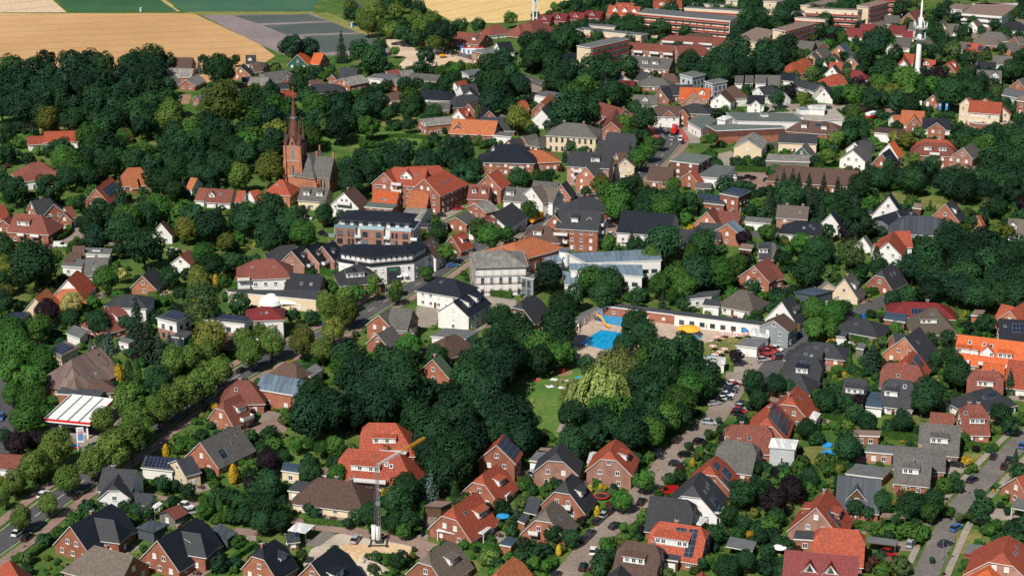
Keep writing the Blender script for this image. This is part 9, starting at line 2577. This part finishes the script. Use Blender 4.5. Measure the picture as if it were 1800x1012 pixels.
def crown_broad(seed, hv=1.0, lobes=26, per=120, leaf=0.085, droop=0.0):
	rs = np.random.RandomState(seed)
	C, Nn, S = [], [], []
	k = 0
	i = np.arange(lobes) + 0.5
	zz = 1 - 1.62 * i / lobes
	ph = i * 2.399963 + rs.uniform(0, 6)
	rr = np.sqrt(np.maximum(0, 1 - zz ** 2))
	D = np.stack([rr * np.cos(ph), rr * np.sin(ph), zz], 1) + rs.normal(size=(lobes, 3)) * 0.13
	D /= np.linalg.norm(D, axis=1, keepdims=True)
	for d in D:
		c = d * rs.uniform(0.52, 0.74)
		lr = rs.uniform(0.27, 0.45)
		q = sph(per * 2, rs)
		q = q[(q @ d) > -0.25][:per]
		rad = lr * rs.uniform(0.8, 1.08, size=(len(q), 1))
		p = c + q * rad
		C.append(p)
		Nn.append(q + d * 0.4 + rs.normal(size=q.shape) * 0.26 + np.array([0, 0, 0.3]))
		S.append(leaf * rs.uniform(0.6, 1.25, size=len(q)))
	q = sph(int(lobes * per * 0.12), rs)
	C.append(q * rs.uniform(0.35, 0.8, size=(len(q), 1)))
	Nn.append(q + rs.normal(size=q.shape) * 0.4)
	S.append(np.full(len(q), leaf * 1.3))
	C, Nn, S = np.concatenate(C), np.concatenate(Nn), np.concatenate(S)
	C[:, 2] *= hv
	V, Q = leaf_cards(C, Nn, S, rs)
	return V, Q
def crown_conifer(seed, hv=1.75, layers=17, per=26, leaf=0.13, power=0.85):
	rs = np.random.RandomState(seed)
	C, Nn, S = [], [], []
	for i in range(layers):
		h = (i + rs.uniform(-0.2, 0.2)) / (layers - 1)
		rad = max(0.04, max(0.0, 1 - h) ** power) * rs.uniform(0.85, 1.1)
		nb = max(5, int(per * (1 - h * 0.75)))
		for j in range(nb):
			a = 2 * math.pi * (j + rs.uniform(0, 1)) / nb
			L_ = rad * rs.uniform(0.75, 1.12)
			for t in np.linspace(0.3, 1.0, 4):
				z = -hv + 2 * hv * h - 0.16 * t * L_ + rs.uniform(-0.03, 0.03)
				C.append((math.cos(a) * L_ * t, math.sin(a) * L_ * t, z))
				Nn.append((math.cos(a) * 0.6 + rs.normal() * 0.3, math.sin(a) * 0.6 + rs.normal() * 0.3, 0.8))
				S.append(leaf * rs.uniform(0.7, 1.2))
	V, Q = leaf_cards(np.array(C), np.array(Nn), np.array(S), rs)
	return V, Q
def crown_column(seed, hv=3.0, n=1500, leaf=0.16):
	rs = np.random.RandomState(seed)
	q = sph(n, rs)
	z = q[:, 2] * hv
	prof = np.clip(1 - ((np.abs(q[:, 2])) ** 2.6), 0.05, 1) ** 0.5
	a = np.arctan2(q[:, 1], q[:, 0])
	r_ = prof * rs.uniform(0.8, 1.05, size=n) * np.where(q[:, 2] > 0, 1 - 0.35 * q[:, 2], 1)
	C = np.stack([np.cos(a) * r_, np.sin(a) * r_, z], 1)
	Nn = np.stack([np.cos(a), np.sin(a), np.full(n, 0.5)], 1) + rs.normal(size=(n, 3)) * 0.35
	return leaf_cards(C, Nn, leaf * rs.uniform(0.6, 1.2, size=n), rs)
def crown_willow(seed, hv=1.05):
	rs = np.random.RandomState(seed)
	C, Nn, S = [], [], []
	lob = 34
	for i in range(lob):
		zz = 1 - 0.95 * (i + 0.5) / lob
		a = i * 2.4 + rs.uniform(-0.3, 0.3)
		rr = math.sqrt(1 - zz * zz)
		d = np.array([rr * math.cos(a), rr * math.sin(a), zz])
		c = d * rs.uniform(0.55, 0.72)
		for s in range(22):
			st_ = c + sph(1, rs)[0] * 0.24 + d * 0.06
			ln = rs.uniform(0.25, 0.8)
			for k in range(9):
				t = k / 8
				p = st_ + d * np.array([1, 1, 0]) * 0.16 * t + np.array([0, 0, -ln * t * t - 0.05 * t])
				C.append(p + rs.normal(size=3) * 0.018)
				Nn.append(d * 1.1 + np.array([0, 0, 0.4]) + rs.normal(size=3) * 0.2)
				S.append(0.055 * rs.uniform(0.7, 1.3))
	C = np.array(C)
	C[:, 2] *= hv
	return leaf_cards(C, np.array(Nn), np.array(S), rs, 0.5)
RAW = {'broad': [crown_broad(s, 1.0, 15 + s % 3 * 5, 190 - s % 3 * 25, 0.07) for s in range(6)],
	   'lime': [crown_broad(20 + s, 1.15, 20, 160, 0.07) for s in range(3)],
	   'birch': [crown_broad(30 + s, 1.35, 22, 80, 0.07) for s in range(2)],
	   'con': [crown_conifer(40 + s) for s in range(3)],
	   'blu': [crown_conifer(50, 1.45, 14, 24, 0.15)],
	   'col': [crown_column(60)],
	   'gold': [crown_column(61, 2.0)],
	   'wil': [crown_willow(70), crown_willow(71)],
	   'shr': [crown_broad(80 + s, 0.95, 12, 46, 0.15) for s in range(4)],
	   'cheap': [crown_broad(90 + s, 1.0, 14, 85, 0.1) for s in range(4)]}
FORM = {'o': 'broad', 'd': 'broad', 'b': 'broad', 'p': 'broad', 'f': 'broad', 'r': 'broad', 'l': 'lime', 'y': 'lime', 'i': 'birch',
		's': 'con', 'u': 'blu', 'c': 'col', 'g': 'gold', 'w': 'wil'}
SHAPE = {'o': (1.35, 1.0), 'd': (1.35, 1.0), 'l': (1.5, 1.15), 'y': (1.5, 1.15), 'b': (1.35, 1.0), 'p': (1.25, 1.0), 's': (1.9, 1.75), 'u': (1.6, 1.45),
		 'c': (3.1, 3.0), 'g': (2.2, 2.0), 'w': (1.15, 1.05), 'i': (1.7, 1.35), 'f': (1.3, 1.0), 'r': (1.2, 1.0), 'h': (1.2, 1.0)}
CROWN = {k: [np_mesh('crown', V, Q, [LEAF['o']]) for V, Q in L] for k, L in RAW.items() if k != 'cheap'}
def trunk_mesh():
	b = MB()
	b.tube((0, 0, 0), (0.02, 0.01, 0.55), 0.075, 0.055, 8)
	b.tube((0.02, 0.01, 0.5), (0, 0.02, 1.25), 0.056, 0.03, 7)
	for k in range(5):
		a = k * 1.26 + 0.4
		b.tube((0.01, 0.01, 0.5 + 0.09 * k), (math.cos(a) * 0.42, math.sin(a) * 0.42, 0.95 + 0.12 * k), 0.032, 0.012, 5)
	return b.mesh('trunk', [M_BARK])
TRUNK = trunk_mesh()
TONE = {'o': 'dark green', 'd': 'deep green', 'l': 'lime green', 'y': 'olive-yellow', 'b': 'bright green', 'p': 'copper-leaved', 'w': 'weeping pale',
		'i': 'feathery', 'f': 'cream-flowering', 'r': 'reddish', 's': 'dark pointed', 'u': 'blue-grey', 'c': 'slim columnar', 'g': 'golden', 'h': 'clipped'}
ORD = ['', 'second', 'third', 'fourth', 'fifth', 'sixth', 'seventh', 'eighth', 'ninth', 'tenth', 'eleventh', 'twelfth']
HX = np.array([(h[1], h[2]) for h in HOUSES])
def relation(x, y, words, skip=0):
	d = np.hypot(HX[:, 0] - x, HX[:, 1] - y)
	for i in np.argsort(d)[skip:skip + 8]:
		h = HOUSES[int(i)]
		if len(h[0].split()) + words <= 16:
			break
	dx, dy = x - h[1], y - h[2]
	if abs(dx) > abs(dy) * 0.8:
		rel = 'right of' if dx > 0 else 'left of'
	else:
		rel = 'behind' if dy > 0 else 'in front of'
	return rel + ' the ' + h[0]
USED = {}
def unique(core, x, y):
	for skip in range(0, 6):
		lab = core + ' ' + relation(x, y, len(core.split()) + 4, skip)
		if lab not in USED:
			USED[lab] = 1
			return lab
	k = 1
	while True:
		lab2 = (ORD[k] if k < len(ORD) else str(k + 1) + 'th') + ' ' + lab
		if lab2 not in USED:
			USED[lab2] = 1
			return lab2
		k += 1
def parse(d, wood=True):
	out = []
	for sp, q in d.items():
		n = 4 if wood else 3
		for i in range(0, len(q), n):
			out.append((q[i], q[i + 1], q[i + 2] * (1 if wood else 0.1), sp, q[i + 3] if wood else -1))
	return out
trng = random.Random(3)
def size_word(r, sp):
	return ('large ' if r > 5.6 else 'small ' if r < 2.6 else '') if sp not in 'sucg' else ('tall ' if r > 3.0 else 'small ' if r < 1.2 else '')
def plant_tree(x, y, r, sp, name, label, cat, group, trunk=True):
	hc, hv = SHAPE[sp]
	root = empty(name, (x, y, 0), trng.uniform(0, 6.28), label, cat, group)
	f = FORM.get(sp, 'broad')
	me = trng.choice(CROWN[f])
	c = link('crown', me, root, (0, 0, hc * r))
	sx = r * trng.uniform(0.93, 1.07)
	c.scale = (sx, r * trng.uniform(0.93, 1.07), r * trng.uniform(0.94, 1.1))
	c.material_slots[0].link = 'OBJECT'
	c.material_slots[0].material = LEAF[sp]
	if trunk:
		t = link('trunk', TRUNK, root)
		t.scale = (r * 0.9, r * 0.9, hc * r)
	return root
woods = {}
plan = []
for (x, y, r, sp, wi) in parse(TREES) + parse(CONIFERS):
	if wi >= 0:
		woods.setdefault(wi, []).append((x / y, x, y, r, sp))
	else:
		plan.append((x, y, r, sp, None))
for wi, L_ in woods.items():
	L_.sort()
	for k, (q, x, y, r, sp) in enumerate(L_):
		n = k + 1
		o_ = ORD[k] if 0 < k < len(ORD) else (str(n) + ('st' if n % 10 == 1 and n != 11 else 'nd' if n % 10 == 2 and n != 12 else 'rd' if n % 10 == 3 and n != 13 else 'th'))
		kd = 'conifer' if sp in 'sucg' else 'tree'
		lab = f"{TONE[sp]} {kd} in the {WOODS[wi]}, " + ('leftmost one' if k == 0 else f"{o_} from its left end")
		plan.append((x, y, r, sp, lab))
for (x, y, r, sp, lab) in plan:
	con = sp in 'sucg'
	nm = 'willow_tree' if sp == 'w' else 'conifer_tree' if con else 'broadleaf_tree'
	if lab is None:
		kd = 'willow' if sp == 'w' else 'conifer' if con else 'tree'
		lab = unique(size_word(r, sp) + TONE[sp] + ' ' + kd, x, y)
	plant_tree(x, y, r, sp, nm, lab, 'conifer' if con else 'tree', 'conifers of the town' if con else 'broadleaved trees of the town')
def mass(name, items, forms, label, cat):
	by = {}
	for it in items:
		by.setdefault(it[3], []).append(it)
	VV, QQ, MI, TT, mats = [], [], [], [], []
	off = 0
	for sp, L_ in by.items():
		mats.append(LEAF[sp])
		for (x, y, r, s_, *_r) in L_:
			src = RAW[forms(s_)]
			V, Q = src[trng.randrange(len(src))]
			a = trng.uniform(0, 6.28)
			ca, sa = math.cos(a), math.sin(a)
			hc, hv = SHAPE[s_] if name != 'garden_shrubbery' else ((0.75, 1) if s_ not in 'cs' else (SHAPE[s_][0] * 0.6, 1))
			k = r * trng.uniform(0.92, 1.08)
			X = (V[:, 0] * ca - V[:, 1] * sa) * k + x
			Y = (V[:, 0] * sa + V[:, 1] * ca) * k + y
			Z = V[:, 2] * r * trng.uniform(0.9, 1.1) * (0.9 if name == 'garden_shrubbery' else 1) + hc * r
			VV.append(np.stack([X, Y, np.maximum(Z, 0.02)], 1))
			QQ.append(Q + off)
			off += len(V)
			MI.append(np.full(len(Q), len(mats) - 1))
			TT.append(np.full(len(V), trng.random()))
	me = np_mesh(name, np.concatenate(VV), np.concatenate(QQ), mats, np.concatenate(TT))
	me.polygons.foreach_set('material_index', np.concatenate(MI).astype(np.int32))
	prop(link(name, me), label, cat, None, 'stuff')
rest = parse(TREES_REST, False) + parse(CONIFERS_REST, False)
mass('distant_woodland', rest, lambda s: 'con' if s in 'su' else 'col' if s in 'cg' else 'cheap', 'dense dark green woodland and far garden trees between the houses', 'woodland')
tt = MB()
tt.box((0, 0, 0.72), (0.8, 0.45, 0.03))
TOP = tt.mesh('table_top', [WALL['wod']])
tt = MB()
tt.box((0, 0, 0.36), (0.7, 0.06, 0.34))
LEGS = tt.mesh('trestle', [M_METAL])
tt = MB()
tt.box((0, 0, 0.42), (0.7, 0.18, 0.04))
tt.box((0, 0, 0.2), (0.5, 0.05, 0.19))
BENCH = tt.mesh('bench', [WALL['wod']])
TERR = []
for k, r in enumerate(HOUSE_TABLE):
	w = r[2][0]
	if w[1] > 610 or k % 4 == 3 or not r[5].get('cat', 'house') == 'house':
		continue
	g_ = Wing(w, (0, 0, 0))
	sg = slope_side(Wing(w, (w[0], w[1], 0)), 'c')
	p = g_.P(g_.L * (0.3 if k % 2 else 0.75), sg * (w[4] / 2 + 1.9), 0)
	th = math.atan2(g_.u.y, g_.u.x)
	b = MB()
	b.box((0, 0, 0.03), (2.4 + k % 3 * 0.5, 1.8, 0.04))
	prop(b.build('terrace', GM[('pavs', 'pavr', 'pavg')[k % 3]], None, (p[0], p[1], 0.02), th), kind='structure')
	TERR.append((p[0], p[1], 1, 0, 1.6, 1.4))
	o = empty('garden_table', (p[0], p[1], 0.09), th + 0.3, unique('wooden garden table with benches', p[0], p[1]), 'garden table', 'garden tables')
	link('table_top', TOP, o)
	link('trestle', LEGS, o)
	for s in (-1, 1):
		link('bench', BENCH, o, (0, s * 0.8, 0))
def pip(X, Y, P):
	c = np.zeros(len(X), bool)
	for i in range(len(P)):
		(x1, y1), (x2, y2) = P[i], P[(i + 1) % len(P)]
		if y1 != y2:
			c ^= ((y1 > Y) != (y2 > Y)) & (X < (x2 - x1) * (Y - y1) / (y2 - y1) + x1)
	return c
occ = []
for r in HOUSE_TABLE:
	for w in r[2]:
		ax, ay, bx, by, wd = w[:5]
		rr = 3 if 'h' in w[7] else 0.5
		L_ = math.hypot(bx - ax, by - ay)
		ux, uy = (bx - ax) / L_, (by - ay) / L_
		occ.append(((ax + bx) / 2, (ay + by) / 2, ux, uy, L_ / 2 + rr, wd / 2))
for r in FLAT_TABLE:
	P = r[2]
	d = math.dist(P[0], P[1])
	occ.append((sum(p[0] for p in P) / 4, sum(p[1] for p in P) / 4, (P[1][0] - P[0][0]) / d, (P[1][1] - P[0][1]) / d, d / 2, math.dist(P[1], P[2]) / 2))
occ += TERR
OC = np.array(occ)
RL = np.array([(p[0], p[1], w / 2 + (5.0 if nm == 'avenue' else 0.6)) for nm, (line, w) in ROADL.items() for p in line])
TP = np.array([p[:3] for p in plan] + [t[:3] for t in rest])
def free(X, Y, M):
	ok = np.ones(len(X), bool)
	for o in OC:
		dx, dy = X - o[0], Y - o[1]
		ok &= ~((np.abs(dx * o[2] + dy * o[3]) - o[4] < M) & (np.abs(-dx * o[3] + dy * o[2]) - o[5] < M))
	for o in RL:
		ok &= np.hypot(X - o[0], Y - o[1]) > o[2] + M * 0.6
	return ok
srs = np.random.RandomState(9)
SH_ = []
cells = {}
for n, P in GARDENS:
	xs, ys = [p[0] for p in P], [p[1] for p in P]
	k = n * 4
	X, Y = srs.uniform(min(xs), max(xs), k), srs.uniform(min(ys), max(ys), k)
	r_ = srs.choice((0.6, 0.8, 1.0, 1.2, 1.5, 1.8, 2.2, 2.8, 3.3) if min(ys) > 560 else (0.5, 0.6, 0.8, 1.0, 1.2, 1.5, 1.8, 2.2, 2.7), k)
	ok = pip(X, Y, P)
	for a in AREAS:
		ok &= ~pip(X, Y, a[3])
	X, Y, r_ = X[ok], Y[ok], r_[ok]
	ok = free(X, Y, 0.3 + r_ * 0.5)
	X, Y, r_ = X[ok], Y[ok], r_[ok]
	r_ = np.where((r_ > 1.7) & ~free(X, Y + 3.0, r_ * 0.3), 1.3, r_)
	got = 0
	for x, y, r in zip(X, Y, r_):
		if got >= n:
			break
		c = (int(x // 7), int(y // 7))
		near = [t for u in (-1, 0, 1) for v in (-1, 0, 1) for t in cells.get((c[0] + u, c[1] + v), ())]
		if any(math.hypot(t[0] - x, t[1] - y) < (t[2] + r) * 0.6 for t in near):
			continue
		if np.any(np.hypot(TP[:, 0] - x, TP[:, 1] - y) < TP[:, 2] * 0.6 + r * 0.4):
			continue
		cells.setdefault(c, []).append((x, y, r))
		SH_.append((float(x), float(y), float(r), trng.choice('oooobbbbbdhhhhliiyyrrpg' if r < 1.6 else 'ooooobbbddlih')))
		got += 1
SH_.sort(key=lambda t: t[2] / t[1], reverse=True)
for (x, y, r, sp) in SH_[:300]:
	root = empty('shrub', (x, y, 0), trng.uniform(0, 6.28), unique(('broad ' if r > 1.9 else 'small ' if r < 1.0 else '') + TONE[sp] + ' shrub', x, y), 'shrub', 'garden shrubs')
	c = link('foliage', trng.choice(CROWN['shr']), root, (0, 0, 0.72 * r))
	c.scale = (r, r * trng.uniform(0.85, 1.1), r * trng.uniform(0.8, 1.05))
	c.material_slots[0].link = 'OBJECT'
	c.material_slots[0].material = LEAF[sp]
mass('garden_shrubbery', SH_[300:], lambda s: 'shr', 'low mixed shrubs filling the gardens between houses', 'shrubbery')
for i, (hh, ww, pts) in enumerate(HEDGES):
	rs = np.random.RandomState(200 + i)
	line = smooth_line(pts, 1.0) if len(pts) > 2 else [(pts[0][0] + (pts[1][0] - pts[0][0]) * t / 8, pts[0][1] + (pts[1][1] - pts[0][1]) * t / 8) for t in range(9)]
	cx = sum(p[0] for p in line) / len(line)
	cy_ = sum(p[1] for p in line) / len(line)
	core = MB()
	line = [(p[0] - cx, p[1] - cy_) for p in line]
	kerbed(core, line, -ww * 0.42, ww * 0.42, 0, hh * 0.93)
	tot = sum(math.dist(line[k], line[k + 1]) for k in range(len(line) - 1))
	n = int(min(3200, tot * (2 * hh + ww) * 16))
	seg = rs.randint(0, len(line) - 1, n)
	t = rs.uniform(0, 1, n)
	LA = np.array(line)
	A0, B0 = LA[seg], LA[seg + 1]
	P = A0 + (B0 - A0) * t[:, None]
	D = B0 - A0
	D /= np.linalg.norm(D, axis=1, keepdims=True) + 1e-9
	Nv = np.stack([-D[:, 1], D[:, 0]], 1)
	side = rs.choice([-1, 0, 1], n, p=[hh / (2 * hh + ww), ww / (2 * hh + ww), hh / (2 * hh + ww)])
	lat = np.where(side == 0, rs.uniform(-0.5, 0.5, n), side * 0.5) * ww
	z = np.where(side == 0, hh, rs.uniform(0.05, hh, n))
	C = np.concatenate([P + Nv * lat[:, None], z[:, None]], 1) + rs.normal(size=(n, 3)) * 0.07
	Nn = np.concatenate([Nv * side[:, None], np.where(side == 0, 1.0, 0.35)[:, None]], 1) + rs.normal(size=(n, 3)) * 0.4
	V, Q = leaf_cards(C, Nn, 0.2 * rs.uniform(0.6, 1.2, n), rs)
	me = np_mesh('hedge', V, Q, [LEAF['h']])
	o = link('hedge', me, None, (cx, cy_, 0))
	prop(o, unique('clipped green hedge', cx, cy_), 'hedge', 'garden hedges')
	core.build('inner_growth', LEAF['h'], o)
CP = {'k': ('black', (0.012, 0.013, 0.015)), 'n': ('dark blue', (0.012, 0.022, 0.05)), 's': ('silver', (0.36, 0.38, 0.40)), 'w': ('white', (0.74, 0.74, 0.73)),
	  'r': ('red', (0.36, 0.012, 0.012)), 'b': ('blue', (0.03, 0.12, 0.34)), 'y': ('yellow', (0.75, 0.36, 0.02)), 'o': ('orange', (0.75, 0.2, 0.02))}
def carpaint(k):
	m, nt, N, L, b = _nt('car_paint_' + CP[k][0].replace(' ', '_'))
	b.inputs['Base Color'].default_value = (*CP[k][1], 1)
	b.inputs['Roughness'].default_value = 0.28
	b.inputs['Coat Weight'].default_value = 0.6
	b.inputs['Coat Roughness'].default_value = 0.08
	return m
PAINT = {k: carpaint(k) for k in CP}
M_LAMP = plain('lamp_glass', (0.7, 0.7, 0.68), 0.2, 0.05)
M_TAIL = plain('tail_lamp', (0.4, 0.01, 0.01), 0.25, 0.05)
def loft(b, secs, mi=0):
	n = len(secs[0])
	i = len(b.v)
	for s in secs:
		b.v.extend(s)
	for a in range(len(secs) - 1):
		for k in range(n):
			j = (k + 1) % n
			b.f.append((i + a * n + k, i + a * n + j, i + (a + 1) * n + j, i + (a + 1) * n + k))
			b.m.append(mi); b.uv.append([(0, 0)] * 4)
	b.f.append(tuple(i + k for k in reversed(range(n)))); b.m.append(mi); b.uv.append([(0, 0)] * n)
	e = i + (len(secs) - 1) * n
	b.f.append(tuple(e + k for k in range(n))); b.m.append(mi); b.uv.append([(0, 0)] * n)
def car_meshes(van):
	Lh = 2.5 if van else 2.15
	top = 1.05 if van else 0.88
	b = MB()
	def ring(x, hw, z0, z1):
		return [(x, -hw * 0.94, z0), (x, hw * 0.94, z0), (x, hw, (z0 + z1) / 2), (x, hw * 0.9, z1), (x, -hw * 0.9, z1), (x, -hw, (z0 + z1) / 2)]
	secs = [ring(-Lh, 0.74, 0.36, 0.78), ring(-Lh + 0.12, 0.84, 0.25, top), ring(-1.0, 0.88, 0.2, top), ring(0.6, 0.88, 0.2, top), ring(1.15, 0.87, 0.2, top - 0.06), ring(Lh - 0.2, 0.8, 0.25, top - 0.2), ring(Lh, 0.68, 0.36, top - 0.34)]
	loft(b, secs)
	h = 1.95 if van else 1.46
	xr0, xr1 = (-Lh + 0.12, 0.75) if van else (-1.35, 0.15)
	xb0, xb1 = (-Lh + 0.02, 1.35) if van else (-1.95, 0.98)
	b.box(((xr0 + xr1) / 2, 0, h - 0.02), ((xr1 - xr0) / 2, 0.62 if not van else 0.72, 0.03))
	body = b.mesh('body', [PAINT['k']])
	g_ = MB()
	lo = [(xb0, -0.79, top - 0.02), (xb1, -0.79, top - 0.02), (xb1, 0.79, top - 0.02), (xb0, 0.79, top - 0.02)]
	w2 = 0.6 if not van else 0.7
	hi = [(xr0, -w2, h - 0.03), (xr1, -w2, h - 0.03), (xr1, w2, h - 0.03), (xr0, w2, h - 0.03)]
	for i in range(4):
		j = (i + 1) % 4
		g_.face([lo[i], lo[j], hi[j], hi[i]])
	g_.face(hi)
	cab = g_.mesh('windows', [M_GLASSD])
	return body, cab
CARM = {False: car_meshes(False), True: car_meshes(True)}
wb = MB()
wb.tube((0, -0.1, 0), (0, 0.1, 0), 0.32, 0.32, 12, 0)
wb.tube((0, -0.11, 0), (0, 0.11, 0), 0.18, 0.18, 8, 1)
WHEEL = wb.mesh('wheel', [M_BLK, M_METAL])
lb = MB()
lb.box((0, 0, 0), (0.04, 0.18, 0.07))
HEADL = lb.mesh('headlight', [M_LAMP])
lb = MB()
lb.box((0, 0, 0), (0.04, 0.14, 0.1))
TAILL = lb.mesh('tail_light', [M_TAIL])
pb = MB()
pb.box((0, 0, 0), (1.25, 0.03, 0.45))
VPAN = pb.mesh('side_panel', [PAINT['w']])
for (x, y, ang, colr, kind) in CARS:
	van = kind == 'van'
	core = CP[colr][0] + (' van' if van else ' car')
	root = empty('van' if van else 'car', (x, y, 0.13), R(ang), unique(core, x, y), 'van' if van else 'car', 'vehicles parked and driving in town')
	body, cab = CARM[van]
	o = link('body', body, root)
	o.material_slots[0].link = 'OBJECT'
	o.material_slots[0].material = PAINT[colr]
	link('windows', cab, root)
	if van:
		for s in (-1, 1):
			o = link('side_panel', VPAN, root, (-1.1, s * 0.78, 1.42))
			o.rotation_euler = (s * 0.08, 0, 0)
			o.material_slots[0].link = 'OBJECT'
			o.material_slots[0].material = PAINT[colr]
	if y < 760:
		for sx in (-1.3, 1.32):
			for s in (-1, 1):
				link('wheel', WHEEL, root, (sx, s * 0.8, 0.3))
		Lh = 2.5 if van else 2.15
		for s in (-1, 1):
			link('headlight', HEADL, root, (Lh - 0.05, s * 0.52, 0.6))
			link('tail_light', TAILL, root, (-Lh + 0.03, s * 0.62, 0.72))
for (x, y) in LAMPS:
	lamp(x, y, unique('slim grey street lamp', x, y))
